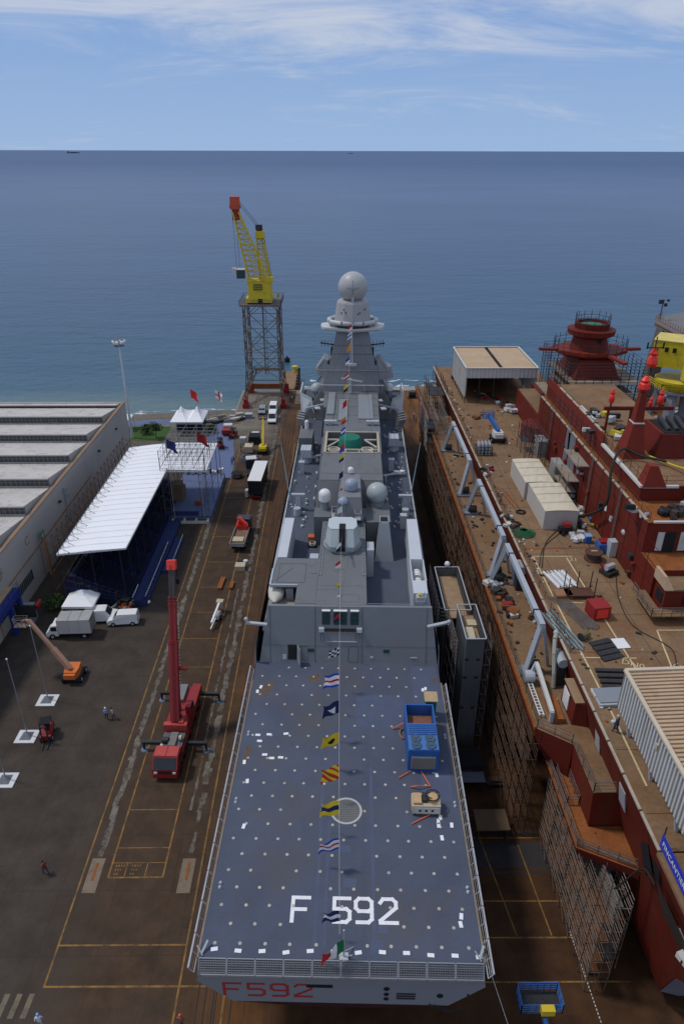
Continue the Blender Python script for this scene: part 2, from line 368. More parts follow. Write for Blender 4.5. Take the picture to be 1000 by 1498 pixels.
def sea_mat():
    m = bpy.data.materials.new('sea_water'); m.use_nodes = True; t = m.node_tree; b = t.nodes['Principled BSDF']; L = t.links.new
    b.inputs['IOR'].default_value = 1.333
    tc = N(t, 'ShaderNodeTexCoord'); sp = N(t, 'ShaderNodeSeparateXYZ'); L(tc.outputs['Object'], sp.inputs[0])
    def noise(sc, s, det=4, rot=0):
        mpn = N(t, 'ShaderNodeMapping'); mpn.inputs['Scale'].default_value = s; mpn.inputs['Rotation'].default_value = (0, 0, rot); L(tc.outputs['Object'], mpn.inputs[0])
        n = N(t, 'ShaderNodeTexNoise'); n.inputs['Scale'].default_value = sc; n.inputs['Detail'].default_value = det; L(mpn.outputs[0], n.inputs['Vector']); return n.outputs[0]
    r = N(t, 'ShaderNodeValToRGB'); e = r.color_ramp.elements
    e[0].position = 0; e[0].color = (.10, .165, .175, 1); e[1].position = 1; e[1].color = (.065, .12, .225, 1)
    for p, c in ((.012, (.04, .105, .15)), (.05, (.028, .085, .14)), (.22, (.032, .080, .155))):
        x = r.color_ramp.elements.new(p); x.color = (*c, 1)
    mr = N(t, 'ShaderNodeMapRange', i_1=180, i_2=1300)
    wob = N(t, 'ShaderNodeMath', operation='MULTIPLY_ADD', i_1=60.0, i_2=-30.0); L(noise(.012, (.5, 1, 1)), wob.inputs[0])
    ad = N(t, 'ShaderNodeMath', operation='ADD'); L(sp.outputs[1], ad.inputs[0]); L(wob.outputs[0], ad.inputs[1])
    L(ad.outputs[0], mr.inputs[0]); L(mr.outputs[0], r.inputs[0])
    # broad wind streaks darken / lighten slightly
    st = N(t, 'ShaderNodeMapRange', i_1=.3, i_2=.7, i_3=.9, i_4=1.1); L(noise(.006, (.5, 1, 1), 8, .12), st.inputs[0])
    mu = N(t, 'ShaderNodeMix', data_type='RGBA', blend_type='MULTIPLY'); mu.inputs[0].default_value = 1; L(r.outputs[0], mu.inputs[6]); L(st.outputs[0], mu.inputs[7])
    L(mu.outputs[2], b.inputs['Base Color'])
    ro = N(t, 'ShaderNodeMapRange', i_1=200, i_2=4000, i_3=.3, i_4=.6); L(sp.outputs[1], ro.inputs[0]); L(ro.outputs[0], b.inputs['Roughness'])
    b.inputs['Specular IOR Level'].default_value = .35
    h = None
    for sc, s, amp, rot in ((.9, (.6, 1, 1), .2, .2), (.3, (.5, 1, 1), .6, -.15), (.08, (.35, 1, 1), 1.1, .1), (.02, (.3, 1, 1), 1.5, -.05)):
        a = N(t, 'ShaderNodeMath', operation='MULTIPLY', i_1=amp); L(noise(sc, s, 4, rot), a.inputs[0])
        if h is None: h = a.outputs[0]
        else:
            x = N(t, 'ShaderNodeMath', operation='ADD'); L(h, x.inputs[0]); L(a.outputs[0], x.inputs[1]); h = x.outputs[0]
    bp = N(t, 'ShaderNodeBump'); bf = N(t, 'ShaderNodeMapRange', i_1=250, i_2=5000, i_3=.85, i_4=.12); L(sp.outputs[1], bf.inputs[0]); L(bf.outputs[0], bp.inputs['Strength']); bp.inputs['Distance'].default_value = 1.0; L(h, bp.inputs['Height']); L(bp.outputs[0], b.inputs['Normal'])
    return m
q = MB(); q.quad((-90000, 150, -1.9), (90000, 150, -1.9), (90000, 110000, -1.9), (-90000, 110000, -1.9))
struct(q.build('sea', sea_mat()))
# surf line on the shore
def foam_mat():
    m = bpy.data.materials.new('sea_foam'); m.use_nodes = True; t = m.node_tree; b = t.nodes['Principled BSDF']; L = t.links.new
    b.inputs['Base Color'].default_value = (.72, .76, .76, 1); b.inputs['Roughness'].default_value = .9
    tc = N(t, 'ShaderNodeTexCoord'); n = N(t, 'ShaderNodeTexNoise'); n.inputs['Scale'].default_value = .5; n.inputs['Detail'].default_value = 8; L(tc.outputs['Object'], n.inputs['Vector'])
    r = N(t, 'ShaderNodeMapRange', i_1=.46, i_2=.58, i_4=.9); L(n.outputs[0], r.inputs[0]); L(r.outputs[0], b.inputs['Alpha'])
    return m
q = MB()
def ribbon(mb, f, x0, x1, n, wd, z):
    for i in range(n):
        a = x0+(x1-x0)*i/n; b_ = x0+(x1-x0)*(i+1)/n; ya, yb = f(a), f(b_)
        mb.quad((a, ya, z), (b_, yb, z), (b_, yb+wd*(.7+.5*sin(b_*.7)), z), (a, ya+wd*(.7+.5*sin(a*.7)), z))
ribbon(q, lambda x: 174.6+.6*sin(x*.21)+(x+25)*.012, -260, -25.6, 120, 1.8, -1.86)
ribbon(q, lambda x: 178.6+.8*sin(x*.17+1)+(x+25)*.012, -200, -25.6, 90, .8, -1.86)
ribbon(q, lambda x: 198.5+1.2*sin(x*.3), -9, 40, 40, 3.0, -1.86)
ribbon(q, lambda x: 204.5+1.0*sin(x*.25+2), -7, 45, 30, 1.6, -1.86)
struct(q.build('surf', foam_mat()))

# painted lane lines, worn
def line_mat(name, col, under, lo=.5, hi=.66):
    m = bpy.data.materials.new(name); m.use_nodes = True; t = m.node_tree; b = t.nodes['Principled BSDF']; L = t.links.new; b.inputs['Roughness'].default_value = .8
    tc = N(t, 'ShaderNodeTexCoord'); n = N(t, 'ShaderNodeTexNoise'); n.inputs['Scale'].default_value = .9; n.inputs['Detail'].default_value = 12; n.inputs['Roughness'].default_value = .75
    L(tc.outputs['Object'], n.inputs['Vector']); r = N(t, 'ShaderNodeMapRange', i_1=lo, i_2=hi); L(n.outputs[0], r.inputs[0])
    mx = N(t, 'ShaderNodeMix', data_type='RGBA'); mx.inputs[6].default_value = (*col, 1); mx.inputs[7].default_value = (*under, 1); L(r.outputs[0], mx.inputs[0]); L(mx.outputs[2], b.inputs['Base Color'])
    return m
YLINE = line_mat('worn_yellow_line', (.27, .135, .024), (.07, .042, .02), .43, .62)
OLINE = line_mat('faded_orange_line', (.20, .095, .03), (.09, .05, .026), .42, .6)
ZLINE = line_mat('worn_crossing_paint', (.15, .125, .075), (.075, .06, .045), .48, .62)
RUBBLE = line_mat('broken_concrete_strip', (.17, .155, .125), (.065, .046, .031), .40, .58)
PADC = M('pale_concrete_pad', (.20, .155, .11), .85, var=.2, scale=1, dirt=(.10, .06, .04), damt=.5, dscale=.8)
def strip(mb, x0, y0, x1, y1, wd, z=.006):
    d = Vector((x1-x0, y1-y0)); d.normalize(); n = Vector((-d.y, d.x))*wd/2
    mb.quad((x0-n.x, y0-n.y, z), (x1-n.x, y1-n.y, z), (x1+n.x, y1+n.y, z), (x0+n.x, y0+n.y, z))
q = MB()
for x, ya, yb in ((-23.5, 32.6, 112), (-21.06, 42.1, 150), (-16.0, 42.1, 150), (-12.62, 24, 160), (-8.9, 28, 150)): strip(q, x, ya, x, yb, .16)
strip(q, -23.58, 32.6, -9.0, 32.5, .16, .01)
strip(q, -23.5, 35.9, -12.6, 35.85, .14, .01)
strip(q, -21.06, 42.1, -15.93, 42.1, .15, .01)
for y in (45.2, 49.6, 66.6, 71.8, 77.8, 84, 90.6, 98, 106.5, 114, 122, 131, 140): strip(q, -21.0, y, -16.05, y, .1, .01)
strip(q, -21, 43.6, -16.1, 43.6, .07, .01); strip(q, -19.6, 42.2, -19.6, 43.6, .1, .013); strip(q, -17.7, 42.2, -17.7, 43.6, .1, .013)
random.seed(3)
for cx in (-20.3, -18.8):     # faint three-line stencil in the end bay
    for r_ in range(3):
        for k in range(4-r_):
            strip(q, cx-.35+k*.24, 43.3-r_*.42, cx-.22+k*.24, 43.3-r_*.42, .2, .013)
for x0, x1, y in ((9, 21, 46), (9, 20.5, 39.5), (10, 23, 36.2), (9, 24, 32.6)): strip(q, x0, y, x1, y-.1, .13)
strip(q, 14.0, 47, 15.6, 36.3, .12, .01); strip(q, 17.6, 47, 18.6, 36.3, .12, .01)
struct(q.build('lane_marking', YLINE))
q = MB()
for i in range(5):
    x = -24.15-i*.98; q.quad((x-.42, 30.3, .007), (x+.02, 30.3, .007), (x+.14, 32.1, .007), (x-.3, 32.1, .007))
struct(q.build('crossing_marking', ZLINE))
q = MB()
for (x, ya, yb, w0) in ((-22.45, 44.3, 150, .34), (-13.75, 44.6, 168, .36), (-14.75, 49.5, 90, .14)):
    y = ya
    while y < yb:
        d = random.uniform(.5, 1.3); a = random.uniform(.35, 1.25)*w0; b_ = random.uniform(.35, 1.25)*w0; o = random.uniform(-.12, .12)
        if random.random() < .06: y += d; continue
        q.quad((x-a+o, y, .005), (x+b_+o, y, .005), (x+b_, y+d, .005), (x-a, y+d, .005)); y += d
struct(q.build('broken_concrete_strip', RUBBLE))
q = MB()
for x, y in ((-22.45, 42.3), (-13.85, 42.2)):
    q.box(x-.62, x+.62, y-1.7, y+1.8, .003, .012)
struct(q.build('concrete_pad', PADC))
q = MB()
for x, y in ((-22.45, 42.5), (-13.8, 42.5)): q.box(x-.12, x+.12, y-.7, y+1.1, .014, .03)
struct(q.build('rusty_slot', ORUST))
q = MB()
for x in (-11.0, -10.4, -9.75, -9.55, -8.3): q.box(x-.035, x+.035, 24, 172, .004, .06)
for x in (10.9, 12.3): q.box(x-.05, x+.05, 40, 150, .004, .06)
struct(q.build('crane_rail', DSTEEL))
q = MB()
for x0, y0, x1, y1 in ((10.5, 46.5, 21.5, 46.6), (10.8, 42.3, 20.5, 42.2)): strip(q, x0, y0, x1, y1, .3, .008)
q.quad((11, 42.9, .006), (20.4, 42.6, .006), (20.4, 45.4, .006), (11, 45.5, .006))
struct(q.build('dark_floor_plate', M('dark_floor_plate', (.035, .032, .034), .7, var=.3)))

# ================================================================== FRIGATE
SHIP = T('frigate', 'long grey warship with F 592 on its blue-grey flight deck and a ball radome', 'warship', (.6, 27.5, 0), -radians(1.8))
def shipw(x, s, z=0):
    a = radians(1.8); return (.6+x*cos(a)+s*sin(a), 27.5-x*sin(a)+s*cos(a), z)
CX = -.25
def hull_sec(s):
    hw = 9.75 if s < 100 else 9.75*(1-((s-100)/45)**2.2)
    hw = max(hw, .12)
    zt = 12 if s <= 30.3 else 14.5 + max(0, s-105)*.035
    zk = 9.3 if s < 100 else 9.3+(s-100)*.06
    wl = (7.5+min(1, s/40)*1.7) if s < 90 else max(.08, 9.2*(1-((s-90)/52)**1.6) if s < 142 else .08)
    zb = max(1.6, 6.5-s*.25) if s < 125 else 1.6+(s-125)*.45
    return hw, zt, zk, wl, zb
mb = MB(); secs = [0, 4, 10, 18, 26, 30.29, 30.31, 40, 55, 70, 85, 100, 108, 116, 124, 132, 138, 142, 144.6]
rows = []
for s in secs:
    hw, zt, zk, wl, zb = hull_sec(s)
    kn = hw+.12 if s < 100 else hw*.97
    top = hw-.25 if s < 100 else hw
    zw = 7.0-1.1*min(1, s/20)
    r = [(CX-top, s, zt), (CX-kn, s, zk), (CX-wl, s, zw), (CX-wl*.86, s, min(zw-.1, zb+1.6)), (CX-wl*.35, s, zb), (CX+wl*.35, s, zb), (CX+wl*.86, s, min(zw-.1, zb+1.6)), (CX+wl, s, zw), (CX+kn, s, zk), (CX+top, s, zt)]
    rows.append(r)
vs = [p for r in rows for p in r]; fs = []; 
mb.add(vs, [])
for i in range(len(rows)-1):
    for j in range(9):
        mb.f.append([i*10+j, i*10+j+1, (i+1)*10+j+1, (i+1)*10+j]); mb.m.append(1 if 2 <= j <= 6 else 0)
# transom : sloping grey plate above a dark bottom
mb.f.append([0, 1, 2, 7, 8, 9]); mb.m.append(0); mb.f.append([2, 3, 4, 5, 6, 7]); mb.m.append(1)
hull = mb.build('hull', [NAVY, M('dark_antifouling', (.045, .018, .018), .6, var=.2)], SHIP)
# transom fittings and the red number
mb = MB()
def tr(x, z, e=0): return (x, -.02-e-(0 if z > 9.3 else 0), z)
red = M('red_number_paint', (.42, .035, .03), .6, var=.1)
for k, ch in enumerate('F592'):
    strokes(mb, ch, -8.3+k*1.62, 7.75, 1.2, .93, .2, lambda x, z, e: (x, -.02-e, z))
hn = mb.build('hull_number', red, hull)
mb = MB()
for x, z, r in ((3.2, 8.9, .16), (3.2, 8.25, .14), (3.2, 7.7, .14), (7.05, 8.3, .2), (8.7, 8.4, .07)): mb.lathe([(r, 0), (r*.8, .05)], (0, 0, 0), 10); 
mb = MB()
for x, z, r in ((2.9, 8.9, .2), (2.9, 8.25, .17), (2.9, 7.7, .17), (6.6, 8.2, .22), (8.5, 8.4, .07)):
    mb.tube((x, -.06, z), (x, .1, z), r, 10)
mb.box(-2.6, -.8, -.05, .02, 8.9, 9.2)
mb.build('stern_opening', BLACK, hull)
mb = MB()
for k in range(3): mb.tube((3.6, -.07, 8.4-.28*k), (4.9, -.07, 8.4-.28*k), .04, 4)
pts = [(5.9+2.6*(i/10), -.07, 7.2-.75*sin(pi*i/10*.9)) for i in range(11)]; mb.path(pts, .05, 4)
pts = [(6.3+2.2*(i/10), -.07, 7.1-.5*sin(pi*i/10*.9)) for i in range(11)]; mb.path(pts, .04, 4)
mb.build('stern_trim', DSTEEL, hull)

# ---- flight deck
def slab(name, poly, z, mat, th=.12, parent=SHIP, **k):
    return MB().prism(poly, z-th, z).build(name, mat, parent, **k)
fd = slab('flight_deck', [(-9.75, -.05), (9.25, -.05), (9.25, 30.6), (-9.75, 30.6)], 12.03, DECK)
WMARK = M('white_deck_paint', (.78, .79, .80), .7, var=.08, scale=3)
DOT = M('pale_plug', (.42, .38, .32), .6, var=.4, scale=2.5)
mb = MB(); Z0 = 12.036
for ch, x in (('F', -3.75), ('5', -.85), ('9', .72), ('2', 2.45)):
    strokes(mb, ch, x, 2.62, 1.22, 1.16, .27, lambda a, b, e: (a, b, Z0+e))
mb.build('deck_number', WMARK, fd)
mb = MB()   # landing grid ring
def ring(mb, c, r0, r1, z, n=36):
    for i in range(n):
        a, b = 2*pi*i/n, 2*pi*(i+1)/n
        mb.quad((c[0]+r0*cos(a), c[1]+r0*sin(a), z), (c[0]+r1*cos(a), c[1]+r1*sin(a), z), (c[0]+r1*cos(b), c[1]+r1*sin(b), z), (c[0]+r0*cos(b), c[1]+r0*sin(b), z))
gc = (-.05, 11.9)
ring(mb, gc, 1.12, 1.3, Z0)
mb.build('landing_ring', M('pale_ring', (.42, .42, .40), .7, var=.1), fd)
mb = MB(); mb.prism([(gc[0]+1.12*cos(2*pi*i/30), gc[1]+1.12*sin(2*pi*i/30)) for i in range(30)], Z0-.004, Z0-.001)
lg = mb.build('landing_grid', M('grid_plate', (.11, .115, .11), .6, .3, var=.1), fd)
mb = MB()
for i in range(-6, 7):
    x = i*.17; y = sqrt(max(0, 1.1**2-x*x)); mb.box(gc[0]+x-.02, gc[0]+x+.02, gc[1]-y, gc[1]+y, Z0, Z0+.02); mb.box(gc[0]-y, gc[0]+y, gc[1]+x-.02, gc[1]+x+.02, Z0, Z0+.019)
mb.build('grid_bars', M('grid_bars', (.22, .22, .21), .5, .3), lg)
random.seed(11)
mb = MB()
occ = [(-4.5, 4.3, 2.3, 4.1)]
for j in range(22):
    s = 1.0+j*1.36
    for i in range(-5, 6):
        x = CX+i*1.72+(.86 if j % 2 else 0)
        if abs(x-CX) > 8.6: continue
        if any(a < x < b and c_ < s < d for a, b, c_, d in occ) and ch != ' ' and random.random() < .7: continue
        if hypot(x-gc[0], s-gc[1]) < 1.5: continue
        if random.random() < .08: continue
        x += random.uniform(-.06, .06); r = .125
        mb.prism([(x+r*cos(2*pi*k/9), s+r*sin(2*pi*k/9)) for k in range(9)], Z0-.01, Z0+.003+.002*random.random())
struct(mb.build('tie_down_socket', DOT, fd), 'stuff')
mb = MB()
for k in range(38):       # loose white cards and plates lying along the deck edge
    side = random.choice((-1, 1, 1)); s = random.uniform(.8, 29); x = CX+side*random.uniform(7.6, 8.9)
    if k < 12: s = .45+random.uniform(-.1, .2); x = -8.8+k*1.62
    elif k > 30: x = random.uniform(-8.6, -5.5); s = random.uniform(14, 21)
    a = random.uniform(-.2, .2)+(pi/2 if k > 11 and k <= 30 else 0)
    mb.cbox((x, s, Z0+.02), (.46, .26, .02), a)
struct(mb.build('deck_card', WMARK, fd), 'stuff')
mb = MB()                 # repainted primer patches
for x0, x1, y0, y1 in ((.8, 5.4, 21.3, 25.6), (-2.2, -1.95, .9, 15), (-1.5, -1.3, .9, 11), (1.9, 2.15, .9, 16.5), (1.75, 2.6, .5, 1.4), (6.4, 9.0, 24.5, 30), (2.3, 3.0, 1.9, 2.7), (6.3, 8.8, 13, 16.8), (-.6, .3, 8.1, 8.7), (-.2, .8, 5.2, 5.9)):
    pz = globals().get('pz', 0)+.0003; mb.box(x0, x1, y0, y1, Z0-.012, Z0-.0045+pz)
mb.build('deck_patch', M('blue_patch', (.082, .10, .155), .8, var=.12), fd)
mb = MB()
for p in ([(-8.9, 26, 0), (-8.2, 27.5, 0), (-7.4, 26.8, 0), (-8.3, 25, 0)], [(-4.2, 28, 0), (-3.0, 28.7, 0), (-2.8, 27.8, 0), (-3.9, 27.2, 0)], [(8.2, 28.0, 0), (9.0, 28.3, 0), (9, 27.6, 0), (8.3, 27.6, 0)], [(-9.4, 17, 0), (-9.1, 19, 0), (-8.6, 18.4, 0), (-8.9, 16.6, 0)]):
    mb = MB(); mb.quad(*[(a, b, Z0+.001) for a, b, _ in p]); mb.build('rust_stain', M('dull_stain', (.12, .085, .065), .85, var=.3), fd)
# deck edge trim (rusty gutter) and the fold-out safety nets, one frame each
for x in (9.26, -9.9): MB().box(x, x+.15, 0, 27.5, 11.9, 12.06).build('deck_edge_gutter', M('gutter', (.22, .18, .14), .7, var=.3), fd)
NETM = M('net_frame', (.28, .29, .30), .5, .3, var=.12)
for k in range(10):
    x0 = -9.7+k*1.9; x1 = x0+1.82; mb = MB()
    A, B, Cc, D = (x0, -.1, 12.15), (x1, -.1, 12.15), (x1, -.7, 11.35), (x0, -.7, 11.35)
    for a, b in ((A, B), (B, Cc), (Cc, D), (D, A)): mb.tube(a, b, .045, 4)
    for i in range(1, 11): u = i/11; mb.tube((x0+(x1-x0)*u, -.1, 12.15), (x0+(x1-x0)*u, -.7, 11.35), .009, 3)
    for i in range(1, 7): u = i/7; mb.tube((x0, -.1-.6*u, 12.15-.8*u), (x1, -.1-.6*u, 12.15-.8*u), .009, 3)
    mb.box(x0, x1, -.75, -.7, 10.9, 11.3)
    mb.build('safety_net', NETM, SHIP)
for side in (-1, 1):
    for k in range(13):
        s0 = -.9+k*2.33; s1 = s0+2.25; mb = MB(); xe = CX+side*9.65; xo = CX+side*9.98
        if side > 0 and s0 > 26: continue
        mb.tube((xo, s0, 12.42), (xo, s1, 12.42), .075, 5); mb.tube((xe, s0, 11.95), (xe, s1, 11.95), .04, 4)
        for u in (0, .5, 1): mb.tube((xe, s0+(s1-s0)*u, 11.95), (xo, s0+(s1-s0)*u, 12.42), .025, 4)
        for u in (.33, .66): mb.tube((xe+(xo-xe)*u, s0, 11.95+.47*u), (xe+(xo-xe)*u, s1, 11.95+.47*u), .010, 3)
        mb.build('safety_net', M('side_net', (.47, .47, .47), .45, .3, var=.15, dirt=RUST, damt=.15, dscale=1), SHIP)
# corner ladders bracket / chocks
mb = MB()
for x in (-9.6, 9.0):
    mb.tube((x, .2, 12.1), (x+.35, .9, 12.5), .09, 5); mb.tube((x+.1, .1, 12.1), (x-.3, .5, 12.55), .05, 5)
for x in (-9.2, 8.9):
    for s in (5, 12.5, 20):
        mc = MB(); mc.sphere((x, s, 12.06), .14, 8, 4, 1.2); mc.sphere((x, s+.35, 12.06), .14, 8, 4, 1.2); mc.build('mooring_chock', NAVYL, SHIP)
mb.build('corner_bracket', NAVYL, SHIP)
mb = MB(); mb.tube((-.05, .25, 12.05), (-.05, .1, 15.2), .06, 6); mb.tube((-.05, .2, 12.7), (.6, .9, 12.05), .035, 4); mb.box(-.35, .25, 0, .5, 12.04, 12.12); mb.tube((-.6, .3, 12.1), (.5, .3, 12.1), .05, 5)
mb.build('ensign_staff', NAVYL, SHIP)

# ---- hangar block (slanted aft face)
HZ = 18.0
mb = MB()
b = [(-9.2, 30.35), (8.85, 30.35), (8.85, 40), (-9.2, 40)]
poly_b = [(-9.45, 30.35, 11.9), (9.25, 30.35, 11.9), (9.25, 32.6, 11.9), (-9.45, 32.6, 11.9)]
poly_t = [(-8.5, 32.15, HZ), (8.5, 32.15, HZ), (8.5, 32.5, HZ), (-8.5, 32.5, HZ)]
mb.hexa(poly_b, poly_t)
hang = mb.build('hangar', M('hangar_face_paint', (.185, .20, .212), .55, var=.07, scale=.4, dirt=(.12, .13, .14), damt=.2, dscale=.5), SHIP)
def hf(x, z, e=0.02): return (x, 30.35+(z-11.9)*1.8/6.1-e, z)      # point on the slanted face
def fpan(x0, x1, z0, z1, e=.03, t=None):
    mbp = MB(); mbp.hexa([hf(x0, z0, e), hf(x1, z0, e), hf(x1, z0, -.1), hf(x0, z0, -.1)], [hf(x0, z1, e), hf(x1, z1, e), hf(x1, z1, -.1), hf(x0, z1, -.1)]); return mbp
for x0, x1 in ((-2.85, -2.05), (-1.65, -.3), (.1, .92)):
    wdw = fpan(x0, x1, 16.15, 17.55).build('window', GREEND, hang)
    mbp = MB()
    nbar = 3
    for i in range(nbar+1):
        u = x0+(x1-x0)*i/nbar; mbp.tube(hf(u, 16.15, .05), hf(u, 17.55, .05), .02, 4)
    for i in range(4): z = 16.15+1.4*i/3; mbp.tube(hf(x0, z, .05), hf(x1, z, .05), .02, 4)
    mbp.build('window_frame', DSTEEL, wdw)
    mbs = MB(); mbs.hexa([hf(x0-.03, 17.6, .25), hf(x1+.03, 17.6, .25), hf(x1+.03, 17.6, 0), hf(x0-.03, 17.6, 0)], [hf(x0-.03, 17.7, .3), hf(x1+.03, 17.7, .3), hf(x1+.03, 17.7, 0), hf(x0-.03, 17.7, 0)]); mbs.build('window_visor', WHITE, hang)
fpan(-2.55, .65, 15.42, 15.72, .06).build('vent_slot', BLACK, hang)
mbp = MB()
for i in range(24): u = -2.5+i*.135; mbp.tube(hf(u, 15.42, .09), hf(u, 15.72, .09), .016, 3)
mbp.build('vent_grille', M('rusty_grille', (.2, .1, .06), .7), hang)
for x0, x1 in ((-3.2, -2.65), (.75, 1.3)): fpan(x0, x1, 15.5, 15.85, .35).build('floodlight_box', NAVYL, hang)
fpan(-6.45, -5.5, 12.35, 13.95, .03).build('open_doorway', BLACK, hang)
mbp = MB(); p = hf(-5.48, 12.3, .05); q_ = hf(-5.48, 13.95, .05)
mbp.hexa([p, (p[0]+.1, p[1], p[2]), (p[0]+.4, p[1]-.85, p[2]), (p[0]+.3, p[1]-.85, p[2])], [q_, (q_[0]+.1, q_[1], q_[2]), (q_[0]+.4, q_[1]-.85, q_[2]), (q_[0]+.3, q_[1]-.85, q_[2])])
mbp.build('door', NAVY, hang)
OUTL = M('hatch_outline', (.09, .095, .10), .6)
mbp = MB()
def rect_out(m_, x0, x1, z0, z1, r=.022):
    for a, b in (((x0, z0), (x1, z0)), ((x1, z0), (x1, z1)), ((x1, z1), (x0, z1)), ((x0, z1), (x0, z0))): m_.tube(hf(*a, .02), hf(*b, .02), r, 3)
rect_out(mbp, -.1, .9, 12.25, 13.85); rect_out(mbp, -3.0, -2.7, 14.4, 15.2); rect_out(mbp, .7, 1.0, 14.4, 15.2)
for x in (-3.6, 1.3, -8.3, 8.0): mbp.tube(hf(x, 12), hf(x, HZ), .025, 3)
mbp.tube(hf(-9, 13.9), hf(9, 13.9), .016, 3); rect_out(mbp, -5.4, -4.4, 12.3, 13.8, .015)
mbp.build('hatch_outline', OUTL, hang)
for x in (-4.35, 3.55): fpan(x, x+.65, 13.2, 13.55, .05).build('porthole_panel', GREEND, hang)
mbp = MB()
for x0, x1, z0, z1 in ((-2.5, .8, 14.3, 14.36), (-7, -6.6, 12.4, 12.9), (6.4, 7.1, 12.7, 12.76), (2.2, 2.5, 12.6, 12.8)):
    mbp.hexa([hf(x0, z0, .06), hf(x1, z0, .06), hf(x1, z0, 0), hf(x0, z0, 0)], [hf(x0, z1, .06), hf(x1, z1, .06), hf(x1, z1, 0), hf(x0, z1, 0)])
mbp.build('handrail', NAVYL, hang)
for sd in (-1, 1):    # little signal arms either side
    mb = MB(); x0 = CX+sd*8.3; x1 = CX+sd*10.5
    mb.bar((x0, 31.2, 16.3), (x1, 31.5 if sd < 0 else 32, 16.3), .35, .2); mb.sphere((x1, 31.5, 16.75), .22, 10, 6); mb.tube((x1, 31.5, 16.3), (x1, 31.5, 16.7), .07, 5)
    mb.build('signal_lamp_arm', NAVYL, SHIP)

# ---- midships body : side deck, centre hangar spine, side lockers
mb = MB(); mb.box(-9.3, 8.9, 32.62, 105, 14.3, 14.52); sd_ = mb.build('side_deck', SDECK, SHIP)
rp = ROOFG
mb = MB(); mb.box(-3.6, 1.75, 32.61, 51.5, 14.5, HZ-.004); mb.box(-3.62, 1.77, 32.4, 51.5, HZ+.002, HZ+.03); mb.build('hangar_spine', [rp], SHIP)
mb = MB(); mb.hexa([(-8.7, 36.1, 17.65), (-3.61, 36.1, 17.65), (-3.61, 41.7, 17.65), (-8.5, 41.7, 17.65)], [(-8.6, 36.1, HZ-.01), (-3.61, 36.1, HZ-.01), (-3.61, 41.7, HZ-.01), (-8.4, 41.7, HZ-.01)])
mb.box(-5.75, -3.61, 32.61, 36.1, 14.5, HZ-.012)
mb.build('boat_bay_roof', rp, SHIP)
mb = MB(); mb.box(-8.75, -5.7, 35.95, 36.12, HZ-.15, HZ+.12); mb.box(-8.8, -8.6, 36.1, 39.3, HZ-.1, HZ+.1); mb.build('roof_coaming', NAVYL, SHIP)
mb = MB(); mb.box(-8.9, -5.8, 32.65, 40, 15.9, 16.0); mb.build('bay_floor', M('pale_dusty_floor', (.34, .30, .25), .8, var=.2, scale=.8, dirt=(.28, .16, .08), damt=.4, dscale=.7), SHIP)
mb = MB(); mb.hexa([(-8.9, 41.2, 14.5), (-3.61, 41.2, 14.5), (-3.61, 41.7, 14.5), (-8.9, 41.7, 14.5)], [(-8.5, 41.2, 17.6), (-3.61, 41.2, 17.6), (-3.61, 41.7, 17.6), (-8.5, 41.7, 17.6)]); mb.build('bay_bulkhead', NAVY, SHIP)
mb = MB(); mb.lathe([(.15, 0), (.75, .9), (.95, 2.2), (.95, 4.2)], (0, 0, 0), 12); mb.v = [(-8.1+a, 34.6+c, 16.75+b*.7) for a, b, c in mb.v]; mb.build('covered_boat', M('boat_cover', (.55, .52, .46), .6, var=.08), SHIP, smooth=True)
mb = MB(); mb.box(-7.0, -6.2, 36.0, 37.6, 16.1, 17.5); mb.lathe([(.5, 0), (.5, .5), (.2, .7)], (-7.8, 37, 14.6), 10); mb.build('winch_drum', NAVY, SHIP)
mb = MB()
for a, b in (((-8, 36.6), (-5, 36.6)), ((-8, 40.5), (-5, 40.5)), ((-8, 36.6), (-8, 40.5)), ((-5, 36.6), (-5, 40.5)), ((-8.2, 37), (-6.5, 39.6))): mb.tube((*a, HZ+.0), (*b, HZ+.0), .03, 3)
for a, b in (((-3.6, 34), (-3.6, 51)), ((-3.2, 36), (1.4, 36)), ((-1.2, 32.3), (-1.2, 36)), ((-3.5, 35.2), (-1.3, 35.2)), ((-.9, 34.3), (.9, 34.3)), ((.9, 33), (.9, 34.3)), ((-.9, 33), (-.9, 34.3)), ((-.9, 33), (.9, 33)), ((-4.5, 38.5), (-3.6, 38.5))): mb.tube((*a, HZ+.03), (*b, HZ+.03), .022, 3)
mb.build('deck_seam', OUTL, SHIP)
mb = MB()     # rubbing rails / track either side of the gun roof
for x in (-3.55, -3.25, 1.4, 1.7): mb.box(x-.04, x+.04, 38, 50.5, HZ+.03, HZ+.12)
for i in range(14):
    for x in (-3.4, 1.55): mb.box(x-.2, x+.2, 38.2+i*.9, 38.27+i*.9, HZ+.03, HZ+.1)
mb.build('roof_track', NAVY, SHIP)
LK = M('locker_top', (.50, .53, .56), .5, var=.07, scale=.6, dirt=(.35, .33, .3), damt=.2, dscale=.7)
mb = MB(); mb.hexa([(-9.5, 41.9, 14.5), (-7.4, 41.9, 14.5), (-7.3, 52.2, 14.5), (-9.5, 52.2, 14.5)], [(-8.45, 41.9, HZ), (-7.4, 41.9, HZ), (-7.3, 51.7, HZ), (-8.5, 51.7, HZ)]); mb.build('side_locker', LK, SHIP)
mb = MB(); mb.hexa([(6.85, 41.8, 14.5), (9.1, 41.8, 14.5), (9.2, 52.2, 14.5), (7.1, 52.2, 14.5)], [(6.85, 41.8, HZ), (8.3, 41.8, HZ), (8.4, 51.7, HZ), (7.1, 51.7, HZ)]); mb.build('side_locker', LK, SHIP)
